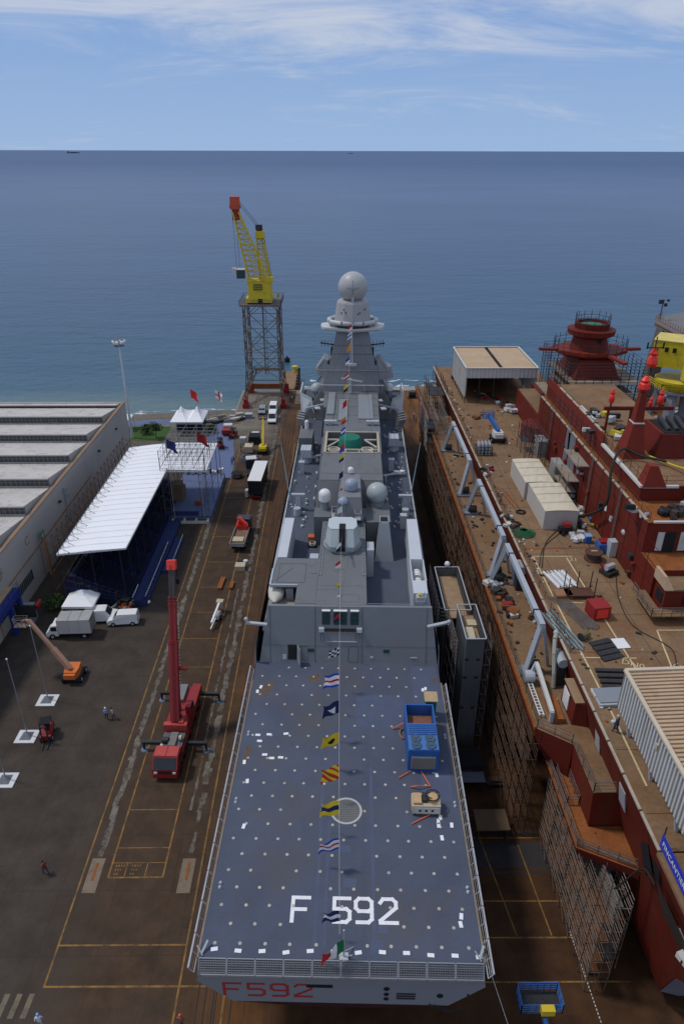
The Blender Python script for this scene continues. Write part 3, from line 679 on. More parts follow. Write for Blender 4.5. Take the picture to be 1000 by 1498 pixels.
mb = MB(); mb.hexa([(6.8, 34.8, 14.5), (9.1, 34.8, 14.5), (9.1, 37.3, 14.5), (6.8, 37.3, 14.5)], [(6.8, 34.8, HZ), (8.3, 34.8, HZ), (8.35, 37.3, HZ), (6.8, 37.3, HZ)])
mb.box(6.8, 6.92, 37.3, 41.8, 14.5, HZ); mb.box(8.3, 8.42, 37.3, 41.8, 14.5, HZ); mb.box(6.92, 8.3, 37.3, 41.8, 14.5, 16.0); mb.build('raft_locker', LK, SHIP)
for s in (38.2, 39.55, 40.8):
    if s == 39.55: continue
mb = MB()
for k, s in enumerate((38.4, 40.2)):
    mb = MB(); mb.tube((7.6, s-.62, 16.75), (7.6, s+.62, 16.75), .55, 14); ra = mb.build('life_raft_canister', WDOME, SHIP, smooth=True)
    mb = MB(); 
    for d in (-.3, .3): mb.tube((7.6, s+d-.04, 16.75), (7.6, s+d+.04, 16.75), .57, 14)
    mb.build('strap', M('grey_strap', (.45, .45, .44), .6), ra)
# rails on the roof edge and round the open bay
for pts, sp, r in (([(1.9, 32.45, 17.2), (6.7, 32.45, 17.2)], 1.5, .02), ([(-9.2, 53, 14.5), (-9.2, 62, 14.5), (-9.3, 76, 14.5), (-9.5, 98, 14.5)], 2.0, .025), ([(8.8, 53, 14.5), (8.8, 76, 14.5), (9.1, 98, 14.5)], 2.0, .025)):
    MB().rail(pts, 1.0, 3, sp, r).build('guard_rail', NAVYL, SHIP)
for a, b in (((CX, 98, 33), (-9.2, 72, 15)), ((CX, 98, 33), (8.9, 72, 15)), ((-3, 99, 30), (-8.6, 112, 16)), ((3, 99, 30), (8.2, 112, 16)), ((-4.4, 97, 24.4), (-9, 60.6, 15)), ((4.4, 97, 24.4), (8.6, 60.6, 15)), ((-2.0, 97, 26), (-3.4, 66, 20.6)), ((2.0, 97, 26), (3.2, 66, 20.6))):
    MB().tube(a, b, .016, 3).build('stay_wire', DSTEEL, SHIP)
mb = MB()
for sd, x in ((-1, -9.35), (1, 8.95)): mb.box(x-.06, x+.06, 53, 100, 14.4, 14.75)
mb.build('deck_edge_strake', WDOME, SHIP)
# ---- gun
GUN = MB()
oct_ = [(-1.9, .4), (-1.3, -.7), (1.3, -.7), (1.9, .4), (1.9, 2.6), (1.1, 3.3), (-1.1, 3.3), (-1.9, 2.6)]
mid = [(-2.05, .5), (-1.4, -.9), (1.4, -.9), (2.05, .5), (2.0, 2.7), (1.15, 3.4), (-1.15, 3.4), (-2.0, 2.7)]
top = [(-1.68, 1.0), (-1.3, .25), (1.3, .25), (1.68, 1.0), (1.62, 2.7), (1.05, 3.2), (-1.05, 3.2), (-1.62, 2.7)]
sh = lambda P: [(-1.0+a, 43.5+b) for a, b in P]
GUN.prism(sh(oct_), HZ+.3, HZ+1.0, top=sh(mid)); GUN.prism(sh(mid), HZ+1.0, HZ+2.75, top=sh(top))
turret = GUN.build('gun_turret', M('gun_shield', (.36, .41, .41), .45, var=.06, scale=.5), SHIP)
MB().lathe([(2.3, 0), (2.3, .25), (2.0, .35)], (-1.0, 45, HZ+.02), 24).build('turret_ring', NAVY, turret)
MB().prism(sh([(a*1.02, .98+(b-.98)*1.02) for a, b in top]), HZ+2.76, HZ+2.82).build('turret_roof', M('turret_roof', (.47, .52, .53), .5, var=.05), turret)  # roof plate lighter than the shield, the light on top put in its colour
mb = MB(); mb.prof([(42.72, HZ+.35), (42.5, HZ+1.0), (43.62, HZ+2.9), (44.9, HZ+2.92), (44.9, HZ+.4)], -1.36, -.64); mb.build('gun_slot', BLACK, turret)
mb = MB(); mb.tube((-1.0, 43.6, HZ+1.9), (-1.0, 40.2, HZ+2.6), .1, 8, .06); mb.tube((-1.0, 43.6, HZ+1.9), (-1.0, 42.0, HZ+2.1), .2, 8, .16); mb.build('gun_barrel', BLACK, turret)
mb = MB(); mb.box(1.9, 2.75, 43.4, 45.4, 14.5, HZ+.2); mb.build('vent_trunk', NAVYL, SHIP)
mb = MB(); mb.box(-4.75, -3.75, 41.9, 43.0, 14.5, 17.9); mb.build('vent_trunk', NAVYL, SHIP)

# ---- funnel block
mb = MB(); mb.box(-4.75, 1.9, 50.9, 53.5, 14.5, 18.6)
mb.hexa([(-5.1, 53.2, 14.5), (4.9, 53.2, 14.5), (4.9, 90, 14.5), (-5.5, 90, 14.5)], [(-4.35, 58, 20.5), (4.2, 58, 20.5), (4.2, 67.3, 20.5), (-4.35, 67.3, 20.5)])
mb.box(1.9, 5.0, 50.2, 55.6, 14.5, 18.3)
fb = mb.build('funnel_block', rp, SHIP)
mb = MB()     # long aft housing between the domes
mb.hexa([(-2.2, 50.2, 18.5), (1.5, 50.2, 18.5), (1.35, 58.5, 20), (-1.5, 58.5, 20)], [(-1.7, 51.2, 21.3), (1.2, 51.2, 21.3), (1.1, 58.3, 21.3), (-1.3, 58.3, 21.3)])
mb.build('deck_housing', M('housing_paint', (.19, .20, .21), .6, var=.1, scale=.5, dirt=(.2, .17, .13), damt=.3, dscale=.8), SHIP)
# open funnel well with cream frame and a green cover
mb = MB(); mb.box(-4.5, 4.3, 67.3, 67.7, 14.5, 20.5); mb.box(-4.6, 4.4, 75.8, 88, 14.5, 20.5); mb.box(-4.5, -4.0, 67.7, 75.8, 14.5, 20.5); mb.box(3.85, 4.35, 67.7, 75.8, 14.5, 20.5)
mb.hexa([(-5.6, 88, 14.5), (4.9, 88, 14.5), (4.9, 100, 14.5), (-5.6, 100, 14.5)], [(-5.1, 88, 20.5), (4.4, 88, 20.5), (4.6, 100, 20.5), (-5.4, 100, 20.5)])
mb.build('funnel_casing', rp, SHIP)
CRM = M('cream_frame', (.42, .36, .28), .6, var=.12)
mb = MB()
mb.box(-4.2, -3.85, 67.5, 75.8, 20.5, 20.65); mb.box(3.75, 4.1, 67.5, 75.8, 20.5, 20.65); mb.box(-4.2, 4.1, 75.7, 76.0, 20.5, 20.66); mb.box(-3.85, 3.75, 67.4, 67.62, 20.5, 20.62)
mb.build('well_coaming', CRM, SHIP)
mb = MB(); mb.box(-3.99, 3.84, 67.71, 75.79, 16.5, 16.6); mb.build('funnel_well', BLACK, SHIP)
mb = MB()
mb.bar((-3.9, 69.3, 20.3), (3.8, 69.3, 20.3), .18, .2); mb.bar((-3.8, 70.2, 20.3), (-1.9, 73.2, 20.3), .18, .2); mb.bar((3.7, 70.2, 20.3), (1.9, 73.2, 20.3), .18, .2)
mb.bar((-3.8, 73.3, 20.3), (-2, 73.3, 20.3), .25, .2); mb.bar((3.7, 73.3, 20.3), (1.8, 73.3, 20.3), .25, .2)
mb.bar((-1, 67.6, 20.3), (-1, 69.3, 20.3), .1, .15); mb.bar((1, 67.6, 20.3), (1, 69.3, 20.3), .1, .15); mb.bar((3.4, 67.6, 20.3), (2.4, 69.4, 20.3), .15, .15)
for x in (-2.75, 2.2):
    for i in range(16):
        a, b = 2*pi*i/16, 2*pi*(i+1)/16; mb.tube((x+.85*cos(a), 69.3+.85*sin(a), 20.35), (x+.85*cos(b), 69.3+.85*sin(b), 20.35), .09, 4)
mb.build('exhaust_frame', M('pale_frame', (.62, .56, .46), .6, var=.1), SHIP)
mb = MB(); mb.lathe([(2.1, -3.2), (1.85, -.3), (1.62, 1.1), (1.45, 1.3), (.01, 1.38)], (-.35, 71.6, 20.2), 28); mb.build('funnel_cover', GREEN, SHIP, smooth=True)
# roof details ahead of the well
mb = MB()
for x in (-3.6, 3.2): mb.box(x-1.0, x+1.0, 79, 79.7, 20.9, 21.25); mb.box(x-.3, x+.3, 79.2, 79.6, 20.5, 20.9)
for p, sz in (((-6.2, 89), .9), ((-5.5, 93.5), .8), ((5.3, 89), .9), ((4.9, 93.5), .7)): mb.cbox((p[0], p[1], 20.0), (sz, 1.2, .15), .2)
mb.build('roof_box', NAVYL, SHIP)
mb = MB()
for x in (-3.3, -1.9, 1.1, 2.6): mb.tube((x, 80, 20.52), (x, 99, 20.52), .03, 3)
for s in (84, 88.5, 93, 97): mb.tube((-4.6, s, 20.52), (4.2, s, 20.52), .03, 3)
for s in (58, 60.2): mb.tube((-4.3, s, 20.51), (4.2, s, 20.51), .025, 3)
mb.build('roof_seam', OUTL, SHIP)
mb = MB(); mb.box(-2.4, -.9, 81, 92, 20.53, 20.7); mb.box(.9, 3.4, 82, 95, 20.53, 20.66); mb.box(-4.4, -3.2, 84, 96, 20.53, 20.75); mb.build('roof_duct', NAVY, SHIP)
# ---- domes with pedestals
def dome(name, x, s, zb, r, mat, tall=0, ped=.6, pr=.6):
    mb = MB(); mb.lathe([(r*.82, 0), (r*1.0, .25*r), (r, .25*r+tall)] + [(max(.01, r*cos(a)), .25*r+tall+r*.95*sin(a)) for a in [pi/2*i/9 for i in range(1, 10)]], (x, s, zb), 22)
    d = mb.build('radome', mat, SHIP, smooth=True)
    MB().lathe([(pr*1.15, -ped), (pr, 0)], (x, s, zb), 12).build('radome_pedestal', NAVY, d); return d
dome('', -3.45, 53.3, 19.7, .78, WDOME, .75, 1.1, .5)
dome('', -1.05, 50.9, 20.6, .68, BDOME, .0, 2.0, .35)
dome('', -.05, 53.4, 21.3, .86, BDOME, .5, .3, .6)
dome('', -.15, 58.5, 21.4, .4, WDOME, .35, 1.0, .35)
mb = MB(); mb.sphere((3.35, 55.2, 20.0), 1.42, 24, 14); dd = mb.build('radome', GDOME, SHIP, smooth=True)
MB().lathe([(1.0, -1.2), (.95, 0)], (3.35, 55.2, 18.9), 16).build('radome_pedestal', NAVY, dd)
# small work platforms aft of the domes
mb = MB()
for x0 in (-2.45, .45):
    mb.box(x0, x0+.75, 49.5, 51.4, 18.9, 18.95); mb.rail([(x0, 49.5, 18.95), (x0+.75, 49.5, 18.95), (x0+.75, 51.4, 18.95), (x0, 51.4, 18.95), (x0, 49.5, 18.95)], .9, 2, 1, .025)
mb.build('work_platform', NAVYL, SHIP)
mb = MB(); mb.hexa([(-1.9, 47.6, HZ), (.2, 47.6, HZ), (.2, 49.6, HZ), (-1.9, 49.6, HZ)], [(-1.6, 48, 19.2), (-.1, 48, 19.2), (-.1, 49.6, 19.2), (-1.6, 49.6, 19.2)]); mb.build('director_base', NAVY, SHIP)
mb = MB(); mb.hexa([(2.95, 46.9, 14.5), (5.35, 46.9, 14.5), (5.2, 49.6, 14.5), (3.1, 49.6, 14.5)], [(3.55, 48.6, 19), (4.7, 48.6, 19), (4.7, 50.4, 19), (3.6, 50.4, 19)]); pt = mb.build('intake_tower', M('pedestal_paint', (.27, .30, .32), .55, var=.06), SHIP)
mb = MB(); mb.box(3.68, 4.58, 49, 50.2, 19.0, 19.03); mb.build('intake_mouth', BLACK, pt)
mb = MB(); mb.rail([(3.6, 48.7, 18.9), (4.65, 48.7, 18.9), (4.65, 50.3, 18.9), (3.6, 50.3, 18.9), (3.6, 48.7, 18.9)], .25, 1, 1, .05); mb.build('intake_rim', NAVYL, pt)
# bitts, boxes and masts on the side decks
def tpost(x, s):
    mb = MB(); mb.box(x-1.0, x+.9, s, s+.5, 16.7, 17.0); mb.hexa([(x-.5, s-.3, 14.5), (x+.4, s-.3, 14.5), (x+.4, s+.9, 14.5), (x-.5, s+.9, 14.5)], [(x-.35, s, 16.7), (x+.25, s, 16.7), (x+.25, s+.6, 16.7), (x-.35, s+.6, 16.7)]); mb.lathe([(.55, 0), (.5, 1.1)], (x-.1, s-1.4, 14.5), 10)
    mb.build('boat_davit', NAVYL, SHIP)
tpost(-7.5, 60.6); tpost(7.6, 60.6)
for x, s in ((-7.55, 78.2), (6.95, 83.7)):
    mb = MB(); mb.prism([(x-.95, s-1.2), (x+.95, s-1.2), (x+.95, s+1.5), (x-.95, s+1.5)], 15.6, 16.9, .88); mb.lathe([(1.0, 0), (.9, 1.1)], (x, s, 14.5), 12); mb.build('launcher_box', M('launcher', (.42, .46, .50), .5, var=.06), SHIP)
mb = MB(); mb.prism([(-9.1, 81), (-6.6, 81), (-6.6, 86), (-9.1, 86)], 14.5, 17.4, .9); mb.build('side_deckhouse', rp, SHIP)
mb = MB(); mb.lathe([(.35, 0), (.35, 1.3), (.2, 1.5)], (-7.9, 85.8, 17.4), 12); mb.build('white_cylinder', WDOME, SHIP, smooth=True)
for x, s in ((-7.95, 73.5), (7.0, 55.8), (6.2, 74.9)):
    mb = MB(); mb.box(x-.4, x+.4, s-.4, s+.4, 14.5, 16.4); mb.box(x-.45, x+.45, s-.45, s+.45, 16.4, 16.5); v_ = mb.build('vent_cowl', NAVYL, SHIP)
for x, s in ((-8.8, 62.5), (8.3, 62.5)):      # tall whip antennas leaning outwards
    mb = MB(); mb.tube((x, s, 15), (x-(1 if x < 0 else -1)*2.2*.6, s+2, 23.5), .09, 5, .03); mb.build('whip_antenna', M('antenna_blue', (.30, .42, .45), .5), SHIP)
mb = MB(); mb.bar((4.6, 72, 14.9), (8.2, 72.6, 15.1), .18, .15); mb.bar((6.0, 72, 15.2), (8.3, 73.4, 15.2), .12, .12); mb.lathe([(.4, 0), (.4, .3)], (7.8, 72.8, 15.1), 12); mb.lathe([(.4, 0), (.4, .3)], (6.9, 72.6, 15.1), 12)
mb.build('folded_crane_arm', WDOME, SHIP)
mb = MB(); mb.cbox((-5.1, 77.8, 15.4), (1.8, .5, 1.0), .5); mb.tube((-5.8, 77, 15), (-4.3, 79, 15.6), .3, 8); mb.build('torpedo_gear', NAVY, SHIP)
mb = MB()
for (x, s) in ((5.1, 62), (5.1, 66), (5.2, 70), (-5.4, 62), (-5.4, 66), (-5.5, 71)): mb.box(x-.12, x+.12, s, s+.8, 14.5, 15.6)
random.seed(5)
for k in range(70):
    sd = random.choice((-1, 1)); s = random.uniform(54, 99); x = CX+sd*random.uniform(5.7, 8.6); h = random.uniform(.1, .5)
    mb.cbox((x, s, 14.5+h/2), (random.uniform(.1, .35), random.uniform(.15, .5), h), random.uniform(0, 1))
struct(mb.build('deck_fitting', NAVYL, SHIP), 'stuff')
# ---- bridge wings and forward superstructure
mb = MB()
mb.hexa([(-9.6, 99, 14.5), (9.1, 99, 14.5), (8.6, 112, 14.5), (-9.1, 112, 14.5)], [(-5.7, 101, 20.2), (5.2, 101, 20.2), (5.0, 110, 20.2), (-5.5, 110, 20.2)])
mb.build('bridge_block', rp, SHIP)
for sd in (-1, 1):
    x = lambda v: CX+sd*v
    mb = MB()
    mb.hexa([(x(9.6), 99.5, 14.6), (x(9.4), 99.5, 14.6), (x(9.4), 109, 14.6), (x(9.6), 109, 14.6)], [(x(9.9), 101, 19), (x(9.7), 101, 19), (x(9.7), 107.5, 19), (x(9.9), 107.5, 19)])
    mb.hexa([(x(7.0), 99.2, 14.8), (x(9.6), 99.2, 14.8), (x(9.6), 99.4, 14.8), (x(7.0), 99.4, 14.8)], [(x(7.6), 99.7, 18.2), (x(9.85), 101, 19), (x(9.85), 101.2, 19), (x(7.6), 99.9, 18.2)])
    mb.build('bridge_wing_screen', M('wing_screen', (.50, .52, .53), .5, var=.05), SHIP)
    mb = MB(); mb.box(min(x(5.5), x(9.4)), max(x(5.5), x(9.4)), 101.5, 107, 17.6, 17.7); mb.build('bridge_wing', SDECK, SHIP)
    mb = MB()
    for k in range(4): mb.cbox((x(9.0), 92.5+k*1.3, 16.1), (1.5, .15, 1.9), sd*.5, .5)
    mb.bar((x(9.2), 92, 15.3), (x(9.0), 98, 15.3), .2, .3); mb.build('decoy_launcher', M('launcher_grey', (.30, .31, .32), .6, var=.15), SHIP)
    mb = MB(); mb.bar((x(8.6), 99, 16.5), (x(4.6), 98, 17.8), .5, .3); mb.build('boat_boom', NAVYL, SHIP)
dome('', -7.0, 103, 18.6, 1.25, GDOME, .2, 1.6, .9)
dome('', 6.9, 103, 18.8, .75, WDOME, .6, 2.6, .5)
mb = MB(); mb.lathe([(2.4, 0), (1.8, 2.2), (.4, 3.1)], (5.6, 108, 20.2), 16); mb.build('director_housing', M('director', (.27, .28, .31), .5), SHIP)
# yards crossing behind the funnel
mb = MB()
mb.tube((-6.1, 96, 22.0), (5.6, 96, 22.0), .11, 5); mb.bar((-2.2, 95.6, 23.4), (1.6, 95.2, 22.9), .3, .18); mb.tube((-.5, 96.2, 20.5), (-.5, 96.2, 23.2), .3, 8, .2)
mb.tube((-6.3, 101.6, 24.2), (5.7, 101.6, 24.2), .09, 5); mb.tube((-3.0, 101.6, 26.2), (2.2, 101.6, 26.2), .07, 5)
for x in (-5.6, -2.5, 2.0, 5.2): mb.tube((x, 96, 20.5), (x, 96, 22.2), .05, 4); mb.tube((x, 101.6, 20.3), (x, 101.6, 24.3), .05, 4)
mb.build('signal_yard', NAVYL, SHIP)
mb = MB(); mb.lathe([(.75, 0), (.75, .5), (.5, .9)], (-.6, 99.5, 22.4), 12); mb.lathe([(.5, -2.2), (.4, 0)], (-.6, 99.5, 22.4), 10); mb.build('search_light', GDOME, SHIP, smooth=True)
# ---- mast
ms = 101.0
mb = MB()
mb.prism([(CX-5.4, ms-4), (CX+5.2, ms-4), (CX+5.2, ms+4.5), (CX-5.4, ms+4.5)], 20.2, 25.0, top=[(CX-4.6, ms-2.6), (CX+4.6, ms-2.6), (CX+4.6, ms+3.6), (CX-4.6, ms+3.6)])
mb.prism([(CX-4.2, ms-2.6), (CX+4.2, ms-2.6), (CX+4.2, ms+3.4), (CX-4.2, ms+3.4)], 25.0, 31.2, top=[(CX-2.75, ms-1.2), (CX+2.75, ms-1.2), (CX+2.75, ms+2.2), (CX-2.75, ms+2.2)])
mast = mb.build('mast', M('mast_paint', (.20, .21, .22), .55, var=.06, scale=.5), SHIP)
mb = MB()
for z in (27, 28.6): mb.tube((CX-3.9, ms-2.2, z), (CX+3.9, ms-2.2, z), .03, 3)
for sd in (-1, 1):
    mb.bar((CX+sd*3.2, ms-1, 28.4), (CX+sd*5.9, ms-1.3, 28.8), .25, .2)
    for k in range(4): mb.tube((CX+sd*(3.8+k*.6), ms-1.2, 28.0), (CX+sd*(3.8+k*.6), ms-1.2, 29.4), .06, 4)
    mb.box(CX+sd*3.6-.35, CX+sd*3.6+.35, ms-1.6, ms-.8, 26.4, 28); mb.box(CX+sd*4.3-.2, CX+sd*4.3+.2, ms-2.3, ms-1.9, 24.8, 25.8)
mb.build('antenna_bracket', DSTEEL, mast)
mb = MB()
for sd in (-1, 1):
    mb.hexa([(CX+sd*4.4, ms-3, 22.2), (CX+sd*6.8, ms-2.4, 23.5), (CX+sd*6.8, ms+3, 23.5), (CX+sd*4.4, ms+3, 22.2)], [(CX+sd*4.3, ms-2, 25.6), (CX+sd*5.2, ms-2, 26), (CX+sd*5.2, ms+2, 26), (CX+sd*4.3, ms+2, 25.6)])
    mb.tube((CX+sd*5.2, ms-2, 26), (CX+sd*6.6, ms-2.5, 24.2), .12, 5)
mb.tube((CX-6.9, ms-3.4, 24.3), (CX+6.9, ms-3.4, 24.3), .12, 5)
mb.build('sensor_sponson', M('sponson', (.25, .26, .27), .55, var=.08), mast)
mb = MB(); pl = [(-5.75, -.6), (-5.2, -1.9), (0, -3.4), (5.2, -1.9), (5.75, -.6), (5.75, 1.6), (3, 3.6), (-3, 3.6), (-5.75, 1.6)]
sh2 = lambda k: [(CX+a*k, ms+.4+b*k) for a, b in pl]
mb.prism(sh2(.92), 31.0, 31.3, top=sh2(1)); mb.prism(sh2(1), 31.3, 31.65); mb.build('mast_platform', M('platform_pale', (.55, .56, .55), .5, var=.05), mast)
mb = MB()
for i in range(28):
    a = 2*pi*i/28; mb.tube((CX+4.0*cos(a), ms+.4+2.9*sin(a), 31.6), (CX+4.0*cos(a), ms+.4+2.9*sin(a), 32.1), .06, 4)
mb.build('ring_stanchion', DSTEEL, mast)
RP = [(-4.3, .9), (-4.0, -1.3), (-1.9, -2.9), (1.9, -2.9), (4.0, -1.3), (4.3, .9), (3.0, 3.0), (-3.0, 3.0)]
for k in range(8):
    a, b = RP[k], RP[(k+1) % 8]; mb = MB(); A = Vector((CX+a[0], ms+.4+a[1], 32.5)); B = Vector((CX+b[0], ms+.4+b[1], 32.5)); mb.tube(A+(B-A)*.03, B-(B-A)*.03, .42, 12)
    mb.build('antenna_tube', M('tube_white', (.48, .50, .50), .45, var=.08), mast, smooth=True)
MB().lathe([(3.2, 0), (3.2, 1.0)], (CX, ms+.4, 31.66), 24).build('ring_base', DSTEEL, mast)
mb = MB(); mb.lathe([(3.35, 0), (3.2, 1.2), (2.85, 3.6), (2.7, 3.9), (2.0, 4.05)], (CX, ms+.4, 32.2), 12); dr = mb.build('radar_drum', M('drum_grey', (.36, .36, .36), .5, var=.05), mast, smooth=False)
mb = MB()
for x, z in ((-2.0, 34.3), (-1.6, 34.9), (-1.2, 34.4), (1.0, 34.2), (1.3, 34.4), (2.2, 34.9)): mb.sphere((CX+x, ms+.4-sqrt(3.12**2-x*x)+.1, z), .13, 8, 5)
mb.build('lamp', BLACK, dr)
mb = MB(); mb.sphere((CX, ms+.4, 38.4), 2.62, 32, 20); rd = mb.build('main_radome', M('radome_grey', (.40, .40, .395), .42, var=.03, scale=.4), mast, smooth=True)
mb = MB()
for x, z in ((-.9, 38.6), (-.6, 38.5), (-.25, 38.35), (0, 39.7), (.05, 38.3), (.4, 38.45), (.65, 38.45), (.95, 38.6), (0, 38.0)): mb.sphere((CX+x, ms+.4-sqrt(2.62**2-x*x-(z-38.4)**2)+.02, z), .085, 8, 5)
mb.tube((CX, ms-2.3, 37.6), (CX, ms-2.22, 39.6), .025, 4)
mb.build('climbing_lug', DSTEEL, rd)
mb = MB(); mb.box(CX-.25, CX+.25, ms-2.2, ms-1.5, 36.1, 37.1); mb.build('access_hatch', M('radome_grey', (.4, .4, .4)), rd)
mb = MB(); mb.tube((CX, ms-3.4, 25), (CX-.1, ms-3.3, 34), .16, 6, .1); mb.box(CX-.8, CX+.8, ms-3.9, ms-3.2, 25.2, 25.6); mb.build('pole_mast', NAVYL, mast)
# foredeck with breakwater and forward gun (mostly hidden by the superstructure)
mb = MB(); fdp = []
for s in (105, 112, 120, 128, 135, 140, 144): fdp.append((CX-hull_sec(s)[0]*.97, s))
for s in (144, 140, 135, 128, 120, 112, 105): fdp.append((CX+hull_sec(s)[0]*.97, s))
mb.quad(*[(a, b, hull_sec(b)[1]-.03) for a, b in fdp]); mb.build('foredeck', SDECK, SHIP)
MB().lathe([(2, 0), (1.9, 1), (1.1, 2.6), (.1, 2.9)], (CX, 124, 14.9), 10).build('forward_gun', NAVYL, SHIP)
# berth cradle under the keel
cr_ = MB()
for s in range(4, 140, 8): cr_.box(CX-2.2, CX+2.2, s, s+1.2, 0.01, 1.9 if s > 16 else 3.5); cr_.box(CX-7, CX-4, s, s+1, 0.01, 3.2); cr_.box(CX+4, CX+7, s, s+1, 0.01, 3.2)
cr_.build('keel_block', M('timber_block', (.12, .08, .05), .9, var=.3), SHIP)

# ================================================================== LEFT YARD
def onx(px, py, X):
    d = _r2*((px-500)/F) - _u2*((py-749)/F) + _f
    t = X/d.x; return (X, d.y*t, H+d.z*t)
def ony(px, py, Y):
    d = _r2*((px-500)/F) - _u2*((py-749)/F) + _f
    t = Y/d.y; return (d.x*t, Y, H+d.z*t)

# ---- workshop with saw-tooth roof
B = T('workshop', 'pale workshop with a saw-tooth roof and long window bands', 'factory building', (-46, 60, 0))
def L_(x, y, z=0): return (x+46, y-60, z)
mb = MB(); mb.box(0, .4, -15, 87.2, 0, 11); mb.box(-70, 0, 86.8, 87.2, 0, 11); mb.box(-70, 0, -15, -14.6, 0, 11)
wall = mb.build('wall', WALLC, B)
mb = MB(); mb.box(-.12, .5, -15, 87.3, 11.0, 11.14); mb.build('parapet_cap', M('rusty_coping', (.25, .17, .11), .8, var=.2), B)
for k in range(-1, 9):
    y0 = 74.2-10.0*k if k >= 0 else 84.0
    y1 = y0+9.9 if k >= 0 else 87
    zt = 12.35 if k >= 0 else 11.4
    mb = MB(); n = 90
    for i in range(n):     # corrugated sheet falling away from the ridge
        xa = -70+i*(69.4/n); xb = xa+69.4/n; xm = (xa+xb)/2; h = .05
        za = 10.7
        mb.quad((xa, y0-.25, zt), (xm, y0-.25, zt+h), (xm, y1, za+h), (xa, y1, za)); mb.quad((xm, y0-.25, zt+h), (xb, y0-.25, zt), (xb, y1, za), (xm, y1, za+h))
    rf = mb.build('roof', ROOFW, B)
    MB().quad((-.55, y0, 10.6), (-.55, y1, 10.6), (-.55, y1, 10.75), (-.55, y0, zt)).build('gable_end', WALLC, rf)
    MB().box(-70, -.5, y0-.35, y0-.22, zt-.15, zt+.07).build('ridge_cap', WALLC, rf)
    if k >= 0:
        MB().box(-70, -.6, y0, y0+.15, 10.4, 10.95).build('sill_wall', WALLC, rf)
        for j in range(7):
            x1 = -.65-j*6.2; x0 = x1-6.05
            wd = MB().box(x0, x1, y0+.03, y0+.1, 10.96, zt-.15).build('window', [GLASSG, M('open_pane', (.22, .22, .2), .4)][0], B)
            mb = MB()
            for i in range(9): x = x0+(x1-x0)*i/8; mb.box(x-.035, x+.035, y0-.03, y0+.02, 10.96, zt-.15)
            mb.box(x0, x1, y0-.045, y0-.0, 11.55, 11.62)
            if (k+j) % 3 == 1:
                mb.box(x0+1.6, x0+3.4, y0-.35, y0-.3, 11.1, 11.14); 
                for i in range(5): mb.box(x0+1.6+i*.42, x0+1.66+i*.42, y0-.36, y0-.3, 11.1, 11.9)
            mb.build('window_frame', M('window_frame_metal', (.23, .22, .21), .6), wd)
mb = MB()
mb.box(.42, .52, -15, 60, 5.6, 5.8); 
for y in (-4, 18, 34): mb.box(.42, .5, y, y+.12, 0, 5.7)
mb.build('rusty_pipe', M('rusty_pipe', (.33, .17, .08), .8, var=.25), B)
mb = MB(); mb.box(.42, .62, 46.5, 46.8, 0, 9.5); mb.build('downpipe', M('blue_grey_pipe', (.28, .36, .40), .6), B)
mb = MB(); mb.box(.4, .46, 2, 30, 2.2, 3.8); lv = mb.build('louvre_band', GLASSG, B)
mb = MB()
for i in range(48): mb.box(.46, .52, 2+i*.58, 2.08+i*.58, 2.2, 3.8)
mb.build('louvre_frame', M('louvre_frame', (.2, .2, .19), .6), lv)
LETM = M('faded_wall_letter', (.33, .24, .17), .8, var=.2)
for ch, p in (('C', (98, 722)), ('C', (40, 792)), ('F', (3, 840))):
    X, Y, Z = onx(*p, -45.55); lx, ly, lz = L_(-45.55, Y, Z)
    text_mesh('wall_letter', ch, 2.0, LETM, B, Matrix.Translation((.44, ly, lz)) @ Matrix.Rotation(pi/2, 4, 'Z') @ Matrix.Rotation(pi/2, 4, 'X'), .02)
for y in (20, 44, 66, 78): MB().cbox((.6, y, 8.2), (.5, .4, .3)).build('wall_lamp', DSTEEL, B)

# sign pole by the wall
t = T('sign_post', 'rusty orange post with a small green sign, against the pale workshop wall', 'sign', (-44.9, 94.5, 0))
MB().bar((0, 0, 0), (0, 0, 7.6), .28, .28).build('post', M('rust_orange_post', (.42, .2, .1), .7), t)
MB().box(-.1, .05, -.6, .6, 6.6, 7.9).build('sign_board', M('sign_green', (.03, .25, .13), .5), t)
MB().box(.055, .07, -.35, .35, 6.95, 7.5).build('sign_symbol', WHITE, t)

# ---- grandstand
G = T('grandstand', 'roofed grandstand with tiers of dark seats beside the workshop', 'grandstand', (-39, 85.5, 0))
def gl(x, y, z=0): return (x+39.0, y-85.5, z)
ry1 = 40.2
mb = MB(); n = 22     # white membrane roof, slightly crowned bays
for i in range(n):
    ya = ry1*i/n; yb = ry1*(i+1)/n; ym = (ya+yb)/2
    for (a, b, za, zb_) in ((ya, ym, 0, .07), (ym, yb, .07, 0)):
        x1 = 9.6 if a < 26.5 else 16.6
        e0 = 0 if i > 0 else 0
        mb.quad((-.3, a, 9.0+za), (4.5, a, 9.62+za), (4.5, b, 9.62+zb_), (-.3, b, 9.0+zb_)); mb.quad((4.5, a, 9.62+za), (9.6, a, 10.0+za), (9.6, b, 10.0+zb_), (4.5, b, 9.62+zb_))
        if a >= 26.6: mb.quad((9.6, a, 10.0+za), (16.6, a, 9.9+za), (16.6, b, 9.9+zb_), (9.6, b, 10.0+zb_))
mb.build('canopy_roof', CANV, G)
mb = MB()
for i in range(n+1): y = ry1*i/n; mb.tube((-.3, y, 9.06), (4.5, y, 9.66), .02, 3); mb.tube((4.5, y, 9.66), (9.6, y, 10.04), .02, 3)
mb.build('roof_seam', M('canvas_seam', (.45, .46, .48), .7), G)
mb = MB()
